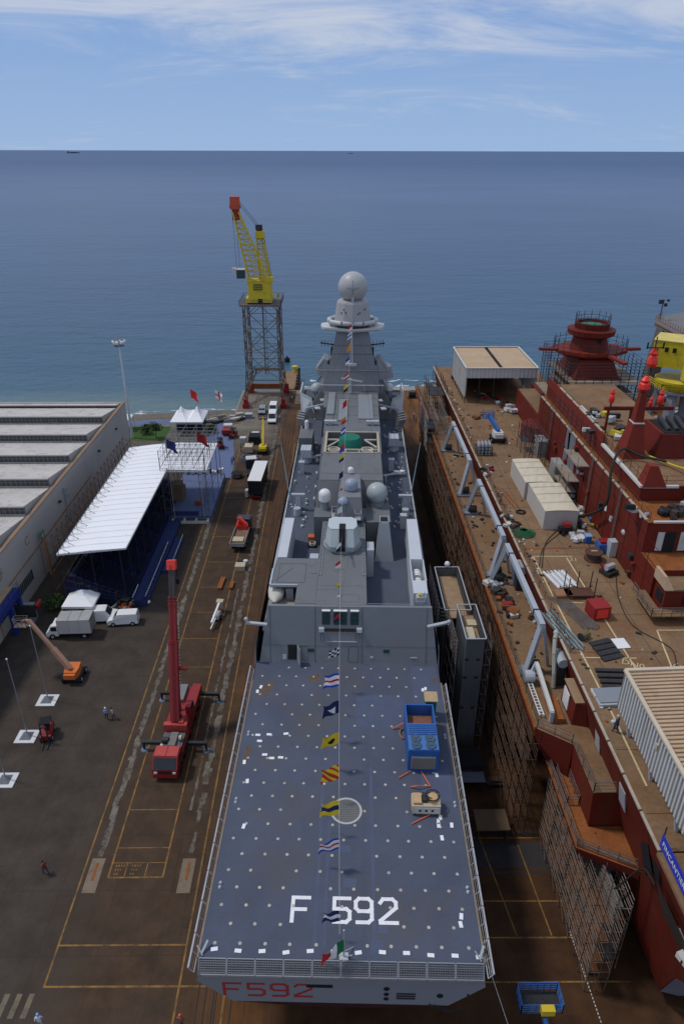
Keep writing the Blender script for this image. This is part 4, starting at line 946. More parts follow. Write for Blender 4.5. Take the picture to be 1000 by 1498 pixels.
for a, b in (((-.3, 0, 8.95), (9.6, 0, 9.95)), ((9.6, 0, 9.95), (9.6, 26.8, 9.95)), ((9.6, 26.8, 9.9), (16.6, 26.8, 9.85)), ((16.6, 26.8, 9.85), (16.6, 40, 9.85)), ((-.3, 0, 8.95), (-.3, 40, 8.95))): mb.bar(a, b, .12, .25)
mb.build('roof_edge_beam', M('roof_edge', (.55, .56, .58), .5), G)
mb = MB()     # rear lattice that carries the roof, rising above its back edge
for i in range(21):
    y = i*2.0
    mb.tube((-1.4, y, 0), (-1.4, y, 11.2), .05, 4); mb.tube((0, y, 9), (0, y, 10.9), .05, 4); mb.tube((-1.4, y, 11.1), (1.6, y, 9.3), .04, 3); mb.tube((-1.4, y, 8.5), (0, y, 10.8), .04, 3)
    if i < 20:
        mb.tube((-1.4, y, 11.1), (-1.4, y+2, 9.1), .035, 3); mb.tube((-1.4, y, 9.1), (-1.4, y+2, 11.1), .035, 3)
        for z in (3, 6, 9.1, 11.1): mb.tube((-1.4, y, z), (-1.4, y+2, z), .04, 3)
        mb.tube((0, y, 10.9), (0, y+2, 9.2), .03, 3)
mb.build('rear_scaffold', RTUBE, G)
mb = MB()
for i in range(0, 21, 2):
    y = i*2.0
    for x in (1.5, 4.5, 8.6): mb.tube((x, y, 0), (x, y, 9.3+.08*x), .05, 4)
    mb.tube((1.5, y, 2), (8.6, y, 1), .04, 3); mb.tube((1.5, y, 6), (4.5, y, 2), .04, 3)
for k in range(5): mb.tube((0, -.2, 1+k*1.3), (8.6, -.2, 1+k*.35), .04, 3); mb.tube((k*2.1, -.2, 0), (k*2.1, -.2, 6-k*1.1), .05, 4)
mb.build('stand_frame', DSTEEL, G)
for k in range(9):      # tiers
    x0 = .6+k*.95; z = 5.2-k*.52
    mb = MB(); mb.box(x0, x0+.95, .2, 40, z-.5, z); mb.build('tier', DBLUE, G)
for bl in range(6):
    for k in range(9):
        x0 = .6+k*.95; z = 5.2-k*.52; mb = MB(); ya = .9+bl*6.6
        for j in range(9):
            y = ya+j*.58
            mb.box(x0+.25, x0+.7, y, y+.46, z+.4, z+.46); mb.box(x0+.18, x0+.24, y, y+.46, z+.4, z+.9); mb.box(x0+.4, x0+.5, y+.2, y+.26, z, z+.4)
        mb.build('seat_row', M('seat_dark', (.012, .014, .028), .6, var=.3), G)
mb = MB(); mb.quad((9.2, .0, .05), (9.2, .0, .9), (0, .0, 5.0), (0, .0, .05)); mb.build('side_skirt', DBLUE, G)
mb = MB(); mb.box(9.15, 11.4, .3, 26, 0, .6); mb.build('front_walkway', BLUEC, G)
mb = MB(); mb.box(11.0, 11.1, .3, 17, .6, 1.5); mb.quad((9.2, -.02, 0), (11.3, -.02, 0), (11.3, -.02, 1.4), (9.2, -.02, 1.0)); mb.build('front_barrier', BLUEC, G)
mb = MB()
for x, a, b in ((11.12, .6, 17, ),(9.3, .2, 4)):
    m = int((b-a)/.7)
    for i in range(m):
        y = a+i*.7; mb.tube((x, y, 1.55), (x, y+.35, 1.25), .05, 4); mb.tube((x, y+.35, 1.25), (x, y+.7, 1.55), .05, 4)
mb.build('rope_garland', WHITE, G)
mb = MB(); mb.prism([(11.6, 9), (13.0, 9.5), (13.0, 20), (11.6, 20)], .01, .5); mb.build('step_ramp', BLUEC, G)
mb = MB(); 
for i in range(15): y = 9.2+i*.7; mb.tube((13.02, y, 1.3), (13.02, y+.35, 1.05), .045, 4); mb.tube((13.02, y+.35, 1.05), (13.02, y+.7, 1.3), .045, 4)
mb.build('rope_garland', WHITE, G)

# ---- stage with scaffold towers
S = T('stage', 'blue carpeted stage under a tall scaffold lattice with a white front plinth', 'stage', (-31, 111.5, 0))
mb = MB(); mb.box(.2, 8.7, 1.0, 19.5, 0, 1.0); mb.build('platform', LBLUE, S)
mb = MB(); mb.box(-.9, 8.4, -.2, .95, 0, .55); mb.build('plinth', OFFW, S)
for i in range(4): MB().box(.1+i*2.1, 1.7+i*2.1, -.1, .6, .56, .85).build('loudspeaker', BANB if False else M('speaker_dark', (.05, .06, .10), .6), S)
mb = MB(); mb.box(.2, 6.5, 1.0, 1.1, 1.0, 1.9); mb.build('front_rail_panel', BLUEC, S)
mb = MB()
for i in range(3): mb.box(5.8+i*.55, 5.86+i*.55, 1.2, 19, 1.01, 1.04)
mb.build('floor_strip', BLUEC, S)
mb = MB(); mb.box(.4, 2.6, 7, 10, 1.0, 3.2); mb.box(.6, 2.3, 7.4, 9.6, 3.2, 4.2); mb.build('timber_stack', M('brown_carton', (.20, .14, .10), .8, var=.25), S)
mb = MB(); mb.box(5.2, 6.2, 5, 6, 1.0, 1.9); mb.build('lectern', M('brown_lectern', (.22, .08, .04), .6), S)
mb = MB()
X0, X1, Y0, Y1 = .6, 8.4, .8, 16.6
for i in range(5):
    x = X0+(X1-X0)*i/4
    for j in range(9):
        y = Y0+(Y1-Y0)*j/8
        zt = 13.8-.12*j
        if i in (0, 4) and j in (0, 3, 6, 8): mb.tube((x, y, 0), (x, y, zt), .07, 4)
        elif j % 2 == 0: mb.tube((x, y, 10.4), (x, y, zt), .045, 3)
        for z in (10.5, 12.1, 13.6):
            if i < 4: mb.tube((x, y, z-.1*j), (x+(X1-X0)/4, y, z-.1*j), .04, 3)
            if j < 8: mb.tube((x, y, z-.1*j), (x, y+(Y1-Y0)/8, z-.1*(j+1)), .04, 3)
        if i < 4: mb.tube((x, y, 10.5-.1*j), (x+(X1-X0)/4, y, 13.6-.1*j), .035, 3)
        if j < 8 and i % 2 == 0: mb.tube((x, y, 10.5), (x, y+(Y1-Y0)/8, 13.2-.1*j), .035, 3)
for j in (0,):
    for k in range(6):
        for x in (X0, X1-1.2): mb.tube((x, Y0, 1+k*1.6), (x+1.2, Y0, 2.6+k*1.6), .04, 3); mb.tube((x, Y0, 1+k*1.6), (x+1.2, Y0, 1+k*1.6), .04, 3)
    mb.tube((X0+1.2, Y0, 0), (X0+1.2, Y0, 10.5), .06, 4); mb.tube((X1-1.2, Y0, 0), (X1-1.2, Y0, 10.5), .06, 4)
for x in (8.5, 9.2, 9.9): mb.tube((X1, Y0+.3, 13.5), (x-1.4, 1.5, 1.0), .03, 3)
mb.build('scaffold_lattice', M('lattice_tube', (.16, .165, .17), .5, .4, var=.3), S)
random.seed(21)
for k in range(16):
    x = .6+k*.5; MB().box(x, x+.34, 19.0+random.uniform(0, .6), 19.9, 1.0, 1.3+random.uniform(.2, 1)).build('stage_lamp', [WHITE, DSTEEL, OFFW][k % 3], S)
MB().quad((-31+31, 28.5, .012), (9.6, 28.5, .012), (9.8, 19.6, .012), (0, 19.6, .012)).build('blue_floor', LBLUE, S)
q = MB(); q.quad((-32, 140, .01), (-21.6, 140, .01), (-25.4, 166, .01), (-29.0, 166, .01)); struct(q.build('blue_walkway', LBLUE))
q = MB(); q.quad((-53.3, 162.0, .014), (-36, 163.3, .014), (-36, 166.6, .014), (-53.3, 165.2, .014)); struct(q.build('blue_walkway', LBLUE))
q = MB(); q.quad((-52, 152, .012), (-39.5, 152, .012), (-39.5, 161.5, .012), (-50, 161.3, .012)); 
struct(q.build('grass', GRASS), 'stuff')

# ---- marquees
def marquee(name, label, x0, x1, y0, y1, eave, peak, npk, cat='marquee', legs=True, mat=CANV):
    t = T(name, label, cat, ((x0+x1)/2, (y0+y1)/2, 0)); cx, cy = (x0+x1)/2, (y0+y1)/2
    for k in range(npk):
        a = x0+(x1-x0)*k/npk-cx; b = x0+(x1-x0)*(k+1)/npk-cx; m_ = (a+b)/2; c_, d_ = y0-cy, y1-cy; mb = MB(); n = 8
        base = [(a, c_), (m_, c_), (b, c_), (b, 0), (b, d_), (m_, d_), (a, d_), (a, 0)]
        rings = [(1, 0), (.6, .28), (.3, .58), (.08, 1.0)]
        vs = []
        for s_, h in rings:
            for (p, q_) in base: vs.append((m_+(p-m_)*s_, q_*s_, eave+(peak-eave)*h))
        fs = [[r*n+i, r*n+(i+1) % n, (r+1)*n+(i+1) % n, (r+1)*n+i] for r in range(3) for i in range(n)]+[[3*n+i for i in range(n)]]
        mb.add(vs, fs); mb.build('canopy', mat, t, smooth=False)
        mv = MB()
        for p, q_ in ((a, c_), (b, c_), (a, d_), (b, d_)):
            MB().tube((p, q_, 0), (p, q_, eave), .06, 5).build('leg', NAVYL, t)
        mv.box(a, b, c_-.03, c_+.01, eave-.35, eave); mv.box(a-.01, a+.02, c_, d_, eave-.35, eave); mv.box(b-.02, b+.01, c_, d_, eave-.35, eave); mv.build('valance', mat, t)
    return t
marquee('marquee', 'twin-peaked white marquee near the beach', -38.2, -30.6, 155, 163.5, 3.5, 5.7, 2)
marquee('party_tent', 'small square white tent parked between the grandstand and the box truck', -38.6, -34.2, 82.0, 87.0, 2.5, 3.6, 1, 'tent')
marquee('party_tent', 'small white tent half hidden behind the far corner of the workshop', -54, -48.5, 158, 161.5, 3.0, 4.6, 1, 'tent')
mb = MB(); mb.box(-3.2, 3.2, -.5, 4, 0, 2.8); o = mb.build('dark_low_box', M('dark_box_paint', (.04, .04, .05), .7), None); o.location = (-34.4, 158.5, 0); tag(o, 'dark low box beneath the twin-peaked marquee', 'cabin')  # plain dark box filling the space under the canopy

# ---- flags on poles
def stripes(n): return lambda u, v: min(n-1, int(v*n))
def flag_mesh(w_, h_, fn, droop=.25, nx=12, ny=12, amp=.12, taper=1.0, skew=0.0):
    mb = MB(); vs = []
    for j in range(ny+1):
        for i in range(nx+1):
            u, v = i/nx, j/ny
            vs.append((-w_*u*(1-.06*sin(v*5)), amp*w_*sin(u*7+v*2.5)*u, -h_*(v*(1-(1-taper)*u))-droop*h_*u**1.3-skew*u*h_))
    o = len(mb.v); mb.v += vs
    for j in range(ny):
        for i in range(nx):
            a = j*(nx+1)+i; mb.f.append([a, a+1, a+nx+2, a+nx+1]); mb.m.append(fn((i+.5)/nx, (j+.5)/ny))
    return mb
FM = {k: M('flag_'+k, c, .8, var=.05) for k, c in dict(red=(.55, .03, .025), white=(.78, .78, .76), navy=(.02, .03, .10), blue=(.03, .07, .40), yellow=(.80, .58, .03), black=(.015, .015, .015), orange=(.75, .25, .03), green=(.02, .16, .06), maroon=(.25, .02, .02)).items()}
def flagpole(label, x, y, h, fn, cols, w_, h_, z0=0, flab=None, base=None):
    t = T('flagpole', label, 'flag', (x, y, z0))
    MB().tube((0, 0, 0), (0, 0, h), .06, 6, .035).build('pole', NAVYL, t)
    f = flag_mesh(w_, h_, fn, .55, amp=.16).build('flag', [FM[c] for c in cols], t); f.location = (.0, 0, h-.05); f.rotation_euler = (0, 0, radians(170)); return t
flagpole('tall pole at the stage corner with a drooping navy flag', -28.7, 111.9, 16.2, lambda u, v: 0, ['navy'], 1.9, 1.7)
flagpole('tall pole at the stage corner with a drooping dark red flag', -23.4, 111.9, 17.4, lambda u, v: 0, ['maroon'], 2.0, 1.7)
flagpole('pole behind the twin-peaked marquee flying a bright red flag', -34.9, 165, 8.4, lambda u, v: 0, ['red'], 1.8, 2.2)
flagpole('pole near the beach flying a white flag with a red cross', -28.9, 165, 8.2, lambda u, v: 1 if (abs(v-.5) < .12 or abs(u-.5) < .12) else 0, ['white', 'red'], 1.9, 2.2)
# bare flagpoles on white base plates
for px_, py_, lab in ((70, 1025, 'bare grey flagpole on a white base plate beneath the orange boom lift'), (40, 1078, 'bare grey flagpole on a white base plate beside the green and red forklift'), (8, 1142, 'bare grey flagpole on a white base plate cut by the left edge of the photo')):
    x, y = at(px_, py_); t = T('flagpole', lab, 'flagpole', (x, y, 0), 0, 'bare flagpoles on base plates')
    MB().prism([(-1.15, -1.0), (1.15, -1.0), (1.15, 1.0), (-1.15, 1.0)], .01, .1).build('base_plate', M('white_plate', (.62, .63, .62), .6, var=.1), t)
    MB().prism([(-.7, -.6), (.6, -.6), (.6, .7), (-.6, .7)], .11, .42, .3).build('weight', M('grey_weight', (.16, .17, .19), .7), t)
    MB().tube((0, .2, .3), (0, .2, 11.1), .08, 6, .045).build('pole', M('pole_grey', (.35, .36, .37), .4, .4), t)
    MB().sphere((0, .2, 11.15), .11, 8, 6).build('finial', WDOME, t)
# floodlight mast
t = T('floodlight_mast', 'very tall white lighting mast with a crown of floodlights behind the workshop', 'light mast', (-47.2, 154.1, 0))
MB().tube((0, 0, 0), (0, 0, 21.6), .34, 10, .16).build('pole', M('mast_white', (.55, .57, .60), .4), t)
mb = MB(); ring3 = []
for i in range(10): a, b = 2*pi*i/10, 2*pi*(i+1)/10; mb.tube((1.1*cos(a), 1.1*sin(a), 21.6), (1.1*cos(b), 1.1*sin(b), 21.6), .05, 4); mb.tube((1.1*cos(a), 1.1*sin(a), 22.8), (1.1*cos(b), 1.1*sin(b), 22.8), .05, 4); mb.tube((1.1*cos(a), 1.1*sin(a), 21.6), (1.1*cos(a), 1.1*sin(a), 22.8), .04, 3); mb.tube((0, 0, 21.6), (1.1*cos(a), 1.1*sin(a), 21.6), .04, 3)
mb.build('crown_frame', DSTEEL, t)
for i in range(8):
    a = 2*pi*i/8; MB().cbox((1.25*cos(a), 1.25*sin(a), 22.5), (.3, .6, .6), a, 0, .4).build('floodlight', WHITE, t)

# ---- bushes and trees near the beach and by the workshop
def bush(name, label, x, y, r, h, n=500, trunk=0, cat='bush'):
    t = T(name, label, cat, (x, y, 0)); rnd = random.Random(hash((round(x, 1), round(y, 1))) & 0xffff); mb = MB()
    lobes = [(rnd.uniform(-.5, .5)*r, rnd.uniform(-.5, .5)*r, trunk+h*rnd.uniform(.3, .75), r*rnd.uniform(.35, .6)) for _ in range(7)]
    for i in range(n):
        lx, ly, lz, lr = rnd.choice(lobes); d = Vector((rnd.gauss(0, 1), rnd.gauss(0, 1), rnd.gauss(0, 1))).normalized()*lr*rnd.uniform(.6, 1.1)
        p = Vector((lx, ly, lz))+Vector((d.x, d.y, d.z*h/(2*r)*1.3)); s_ = rnd.uniform(.1, .22); a = Vector((rnd.uniform(-1, 1), rnd.uniform(-1, 1), rnd.uniform(-.6, .6)))*s_; b = a.cross(Vector((rnd.uniform(-1, 1), rnd.uniform(-1, 1), rnd.uniform(-1, 1)))).normalized()*s_
        if p.z < .05: p.z = .1
        mb.quad(p-a, p+b, p+a, p-b)
    mb.build('crown', LEAF, t)
    mt = MB(); mt.tube((0, 0, 0), (.1, 0, trunk+h*.5), .12, 6, .05)
    for k in range(4): lx, ly, lz, lr = lobes[k]; mt.tube((.05, 0, trunk+h*.2), (lx, ly, lz), .05, 4, .02)
    mt.build('trunk', TRUNK, t)
x, y = at(76, 892); bush('bush', 'rounded green bush at the foot of the workshop wall left of the white tent', x+.2, y+.4, 1.7, 2.4, 700)
bush('bush', 'dense dark shrub beside the floodlight mast foot', -44.5, 157, 2.3, 2.8, 700)
bush('tree', 'small leafy tree between the floodlight mast and the grass patch', -41.5, 153.5, 2.0, 2.4, 600, 1.5, 'tree')
bush('bush', 'green shrub just right of the twin-peaked marquee', -28.8, 156.8, 1.6, 2.4, 450)
bush('bush', 'low olive shrub on the left side of the blue walkway behind the stage', -33.0, 146, 1.4, 1.5, 350)
bush('bush', 'ragged shrub on the right side of the blue walkway near the rubble', -25.2, 158.5, 1.3, 1.6, 350)

# ---- wheel helper for vehicles
def wheels(t, spots, r, wd):
    for x, y in spots:
        w_ = MB().wheel((x, y, r), r, wd).build('wheel', BLACK, t, smooth=True)
        MB().wheel((x+(.02 if x > 0 else -.02), y, r), r*.5, wd).build('rim', NAVYL, w_)
def van(label, x, y, rz, L=4.4, w_=1.75, h=1.85, col=WHITE, cat='van', group=None, rearwin=True, name='van'):
    t = T(name, label, cat, (x, y, 0), rz, group)
    k = L/4.4
    pr = [(-2.2*k, .35), (2.15*k, .3), (2.2*k, .75), (1.95*k, 1.0), (1.35*k, 1.12), (.72*k, h-.06), (.4*k, h), (-2.0*k, h), (-2.18*k, h-.3)]
    b = MB(); W = w_/2
    vs = []
    for sx, ins in ((-1, 0), (1, 0)):
        for (a, z) in pr: vs.append((sx*(W-(.14 if z > 1.15 else 0)), a, z))
    n = len(pr); fs = [list(range(n))[::-1], list(range(n, 2*n))]+[[i, (i+1) % n, n+(i+1) % n, n+i] for i in range(n)]
    b.add(vs, fs); b.build('body', col, t, smooth=False)
    g = MB(); g.quad((-W+.2, .74*k+.05, h-.1), (W-.2, .74*k+.05, h-.1), (W-.14, 1.33*k+.03, 1.17), (-W+.14, 1.33*k+.03, 1.17)); g.build('windscreen', GLASS, t)
    for sx in (-1, 1):
        xx = sx*(W-.125); g = MB(); g.box(min(xx, xx+sx*.02), max(xx, xx+sx*.02), .1*k, 1.0*k, 1.16, 1.55); g.build('side_window', GLASS, t)
    if rearwin:
        g = MB(); g.quad((-W+.22, -2.2*k, h-.45), (W-.22, -2.2*k, h-.45), (W-.22, -2.1*k-.03, h-.12), (-W+.22, -2.1*k-.03, h-.12)); g.build('rear_window', GLASS, t)
    for sx in (-1, 1): MB().box(sx*(W-.25)-.14, sx*(W-.25)+.14, 2.16*k, 2.22*k, .62, .78).build('headlight', M('lamp_glass', (.7, .7, .65), .2), t); MB().box(sx*(W-.08)-.06, sx*(W-.08)+.06, -2.22*k, -2.17*k, .8, 1.3).build('tail_light', CRED, t)
    MB().box(-W, W, 2.15*k, 2.26*k, .3, .5).build('bumper', BLACK, t)
    wheels(t, [(-W+.08, 1.35*k), (W-.08, 1.35*k), (-W+.08, -1.4*k), (W-.08, -1.4*k)], .33, .22)
    return t
van('small white panel van parked nearest the crane, right of the box truck', -30.0, 81.6, radians(90)+.08, 4.3)
van('grey-silver car parked beside the white vans below the lattice tower', -18.3, 171.5, pi, 4.2, 1.8, 1.5, M('silver_car', (.30, .32, .36), .3, .3), 'car', name='parked_car')
van('farther of two white vans parked end to end below the lattice tower', -15.5, 172.0, pi, 5.0, 2.0, 2.2, WHITE)
van('nearer of two white vans parked end to end below the lattice tower', -15.2, 165.3, pi, 5.2, 2.0, 2.3, WHITE)

# box truck
t = T('box_truck', 'white box truck parked in front of the small white tent', 'truck', (-36.3, 79.0, 0), radians(90)+.04)
MB().box(-1.15, 1.15, -2.9, 1.55, .9, 3.1).build('cargo_box', OFFW, t)
cab = MB(); cab.prof([(1.65, .45), (3.3, .4), (3.35, .95), (2.95, 1.25), (2.45, 2.1), (1.65, 2.2)], -1.0, 1.0); cab.build('cab', WHITE, t)
MB().quad((-.85, 2.55, 2.06), (.85, 2.55, 2.06), (.9, 3.0, 1.3), (-.9, 3.0, 1.3)).build('windscreen', GLASS, t)
for sx in (-1, 1): MB().box(sx*1.01-.02, sx*1.01+.02, 1.8, 2.6, 1.3, 1.95).build('side_window', GLASS, t)
MB().box(-.9, .9, -2.8, 1.6, .6, .9).build('chassis', BLACK, t)
mb = MB()
for i in range(4): mb.box(-1.17, 1.17, -2.9+i*1.48, -2.85+i*1.48, .9, 3.12)
mb.box(-1.17, 1.17, -2.9, 1.56, 3.05, 3.12); mb.build('box_trim', M('grey_trim', (.34, .34, .33), .6), t)
wheels(t, [(-.95, 2.5), (.95, 2.5), (-.95, -1.8), (.95, -1.8)], .4, .26)
van('white van half hidden behind the box truck', -33.3, 82.4, radians(-85), 4.6, 1.9, 2.0)

def forklift(label, x, y, rz, col, mast=2.4, load=None, cat='forklift'):
    t = T('forklift', label, cat, (x, y, 0), rz)
    b = MB(); b.prof([(-1.3, .3), (.9, .25), (.9, .8), (.35, .9), (-.5, .95), (-.7, 1.25), (-1.3, 1.2)], -.6, .6); b.build('body', col, t)
    MB().box(-.55, .55, -1.4, -1.0, .35, 1.25).build('counterweight', DSTEEL, t)
    g = MB()
    for sx in (-.5, .5): g.tube((sx, .5, .8), (sx, .25, 2.15), .05, 4); g.tube((sx, -.9, 1.2), (sx, -.8, 2.15), .05, 4)
    g.build('cage_post', BLACK, t); MB().box(-.6, .6, -.9, .35, 2.15, 2.22).build('roof_guard', BLACK, t)
    m_ = MB()
    for sx in (-.32, .32): m_.box(sx-.06, sx+.06, 1.0, 1.15, .1, mast)
    m_.box(-.35, .35, 1.0, 1.1, mast-.15, mast); m_.box(-.35, .35, 1.0, 1.1, .9, 1.05); m_.build('mast', DSTEEL, t)
    for sx in (-.28, .28): MB().box(sx-.06, sx+.06, 1.15, 2.2, .12, .17).build('fork', DSTEEL, t)
    MB().prof([(-.5, .95), (-.1, .95), (-.05, 1.1), (-.4, 1.15), (-.5, 1.5)], -.25, .25).build('seat', BLACK, t)
    wheels(t, [(-.55, .7), (.55, .7), (-.5, -.95), (.5, -.95)], .33, .25)
    return t
x, y = at(68, 1080); forklift('dark green and red forklift parked beside a bare flagpole base plate', x+.1, y+.3, radians(190), CRED)
x, y = at(195, 893); forklift('orange forklift parked behind the small white panel van', x-1.0, y, radians(70), ORNG, 3.2)
x, y = at(323, 655); forklift('red forklift near the right end of the stage canopy', x, y, radians(200), CRED)
x, y = at(296, 612+25); 
x, y = at(341, 640); forklift('small red forklift beside the beach rubble', x, y, radians(160), CRED, 2.0)
x, y = at(210, 884)
o = MB().sphere((0, 0, .3), .55, 10, 6, .6); o.sphere((.6, .2, .28), .45, 10, 6, .6); o.sphere((.2, .6, .25), .4, 10, 6, .6); o = o.build('crumpled_sheet', WHITE, None, smooth=True); o.location = (x, y, 0); tag(o, 'crumpled white sheeting on the ground beside the orange forklift', 'sheeting')
t = T('flatbed_trailer', 'open low trailer with pale side boards between box truck and panel van', 'trailer', (-31.2, 84.0, 0), radians(-20))
MB().box(-.9, .9, -2.2, 2.2, .6, .75).build('bed', DSTEEL, t)
for sx in (-.92, .88): MB().box(sx, sx+.05, -2.2, 2.2, .76, 1.15).build('side_board', OFFW, t)
wheels(t, [(-.85, -.6), (.85, -.6), (-.85, .4), (.85, .4)], .32, .2)

# ---- boom lift (orange, long salmon boom)
def boom_lift(label, x, y, rz, col, bcol, pts, basket=True, base=1.0, counter=True):
    t = T('boom_lift', label, 'boom lift', (x, y, 0), rz)
    MB().box(-1.1*base, 1.1*base, -1.2*base, 1.2*base, .45, .85).build('chassis', DSTEEL, t)
    wheels(t, [(-1.05*base, .9*base), (1.05*base, .9*base), (-1.05*base, -.9*base), (1.05*base, -.9*base)], .45*base, .36)
    b = MB(); b.prism([(-.8*base, -1.3*base), (.8*base, -1.3*base), (.95*base, -.4), (.8*base, 1.0*base), (-.8*base, 1.0*base), (-.95*base, -.4)], .9, 1.75, .92); b.build('turret', col, t)
    MB().box(-.7*base, .7*base, -1.6*base, -1.25*base, .95, 1.6).build('counterweight', col, t)
    for a, b_, r in pts: MB().bar(a, b_, r, r*1.15).build('boom', bcol, t)
    if basket:
        e = Vector(pts[-1][1]); m_ = MB(); m_.box(e.x-.9, e.x+.9, e.y-.45, e.y+.45, e.z-.6, e.z-.52); m_.rail([(e.x-.9, e.y-.45, e.z-.5), (e.x+.9, e.y-.45, e.z-.5), (e.x+.9, e.y+.45, e.z-.5), (e.x-.9, e.y+.45, e.z-.5), (e.x-.9, e.y-.45, e.z-.5)], 1.1, 3, .45, .03)
        m_.build('basket', bcol if basket is True else basket, t)
    return t
t = boom_lift('orange boom lift with a long salmon boom raised towards the workshop', -33.2, 70.0, 0, ORNG, PINK,
          [((-.1, -.6, 1.9), (-2.0, .1, 4.5), .55), ((-2.0, .1, 4.5), (-4.6, .9, 8.3), .38)], False)
t.rotation_euler = (0, 0, 0)
MB().bar((-4.6, .9, 8.3), (-5.6, 1.2, 8.0), .2, .2).build('jib', PINK, t)
mb = MB(); mb.box(-6.6, -5.0, .8, 1.7, 7.2, 7.28); mb.rail([(-6.6, .8, 7.3), (-5.0, .8, 7.3), (-5.0, 1.7, 7.3), (-6.6, 1.7, 7.3), (-6.6, .8, 7.3)], 1.1, 3, .4, .03); mb.build('basket', STEEL, t)
x, y = at(385, 662)
t = boom_lift('yellow boom lift with its boom raised upright, standing on the quay lane', x, y, 0, YEL, YEL, [((0, 0, 1.7), (-.1, 3.6, 5.2), .5), ((-.1, 3.6, 5.2), (-.2, 5.0, 6.6), .35)], DSTEEL)

# ---- loader truck, trailer, crates
t = T('loader_truck', 'flatbed truck with a red folded loader crane behind its dark cab', 'truck', (-16.0, 105.2, 0), radians(-3))
MB().box(-1.2, 1.2, -4.1, 1.6, 1.1, 1.25).build('load_bed', M('brown_bed', (.20, .12, .08), .8, var=.3), t)
for x0, x1, y0, y1 in ((-1.25, -1.18, -4.1, 1.6), (1.18, 1.25, -4.1, 1.6), (-1.18, 1.18, -4.15, -4.08)): MB().box(x0, x1, y0, y1, 1.1, 1.75).build('side_board', M('alu_board', (.40, .40, .38), .5, .3), t)
MB().box(-.9, .9, -3.4, -1.9, 1.26, 1.8).build('pallet_load', BEIGE, t)
c_ = MB(); c_.prof([(2.6, .6), (4.6, .55), (4.65, 1.4), (4.45, 2.7), (2.6, 2.75)], -1.2, 1.2); c_.build('cab', M('black_cab', (.03, .035, .05), .4), t)
MB().quad((-1.0, 4.66, 1.5), (1.0, 4.66, 1.5), (.95, 4.5, 2.5), (-.95, 4.5, 2.5)).build('windscreen', GLASS, t)
lc = MB(); lc.box(-.9, .9, 1.7, 2.5, 1.0, 1.9); lc.bar((-.3, 2.1, 1.9), (-.4, 2.0, 3.4), .5, .5); lc.bar((-.6, 2.0, 3.3), (.9, 1.2, 2.5), .35, .4); lc.bar((-.9, 1.4, 1.9), (-.5, 2.2, 3.3), .35, .35); lc.build('loader_crane', SIGR, t)
MB().box(-.5, .5, -4, 4.4, .6, 1.05).build('chassis', BLACK, t)
wheels(t, [(-1.05, 3.7), (1.05, 3.7), (-1.05, -1.2), (1.05, -1.2), (-1.05, -2.5), (1.05, -2.5)], .5, .32)
t = T('curtain_trailer', 'tall black-sided truck trailer with a bright white roof', 'trailer', (-14.9, 126.0, 0), radians(-3))
MB().box(-1.25, 1.25, -5.0, 4.6, 1.15, 3.95).build('cargo_body', M('black_curtain', (.012, .013, .02), .5, var=.2), t)
MB().box(-1.3, 1.3, -5.05, 4.65, 3.96, 4.04).build('roof', WHITE, t)
MB().box(-1.15, 1.15, -5.1, -4.98, .55, .8).build('rear_bumper', CRED, t)
MB().box(-.5, .5, -4.8, 4.5, .75, 1.1).build('chassis', BLACK, t)
MB().cbox((-1.75, -3.9, .9), (.55, 1.0, 1.4)).build('side_tank', OFFW, t)
wheels(t, [(-1.05, -3.6), (1.05, -3.6), (-1.05, -2.3), (1.05, -2.3), (-1.05, 3.2), (1.05, 3.2)], .5, .3)
t = T('tractor_unit', 'dark tractor cab parked ahead of the white-roofed trailer', 'truck', (-17.2, 134.6, 0), radians(10))
c_ = MB(); c_.prof([(-1, .6), (1.2, .55), (1.25, 1.4), (1.05, 2.8), (-1, 2.9)], -1.2, 1.2); c_.build('cab', M('black_cab', (.03, .035, .05), .4), t)
MB().box(-1.2, 1.2, -3.6, 1.0, .7, .95).build('chassis', DSTEEL, t); MB().box(-1.1, 1.1, -.9, 1.0, 2.92, 3.1).build('roof_fairing', OFFW, t)
wheels(t, [(-1.05, .2), (1.05, .2), (-1.05, -2.7), (1.05, -2.7)], .5, .3)
def lump(name, label, cat, x, y, parts, rz=0, z0=0):
    """small object made of several named boxes/cylinders: (part, mat, kind, args)"""
    t = T(name, label, cat, (x, y, z0), rz)
    for pn, m_, kind, a in parts:
        mb = MB()
        if kind == 'b': mb.box(*a)
        elif kind == 'c': mb.lathe([(a[3], 0), (a[3], a[4])], a[:3], 14)
        elif kind == 't': mb.tube(a[0], a[1], a[2], 8)
        elif kind == 'p': mb.path(a[0], a[1], 6)
        mb.build(pn, m_, t)
    return t
x, y = at(352, 832)
lump('pump_unit', 'small beige crate with grey machinery on top beside the pale strip', 'machine', x, y, [('crate', BEIGE, 'b', (-.8, .8, -.8, .6, 0, .9)), ('engine', DSTEEL, 'b', (-.6, .2, .7, 1.8, 0, 1.1)), ('tank', OFFW, 'c', (.7, 1.1, 0, .4, .9))])
x, y = at(324, 855); t = T('steel_beam', 'longer rust-red steel beam lying on the lane', 'beam', (x, y, 0), radians(-4))
MB().box(-.35, .35, -1.6, 1.6, .3, .4).build('top_flange', ORUST, t); MB().box(-.06, .06, -1.6, 1.6, .1, .3).build('web', ORUST, t); MB().box(-.35, .35, -1.6, 1.6, .01, .1).build('bottom_flange', ORUST, t)
x, y = at(339, 858); t = T('steel_beam', 'shorter rust-red steel beam lying right of the longer one', 'beam', (x, y, 0), radians(-3))
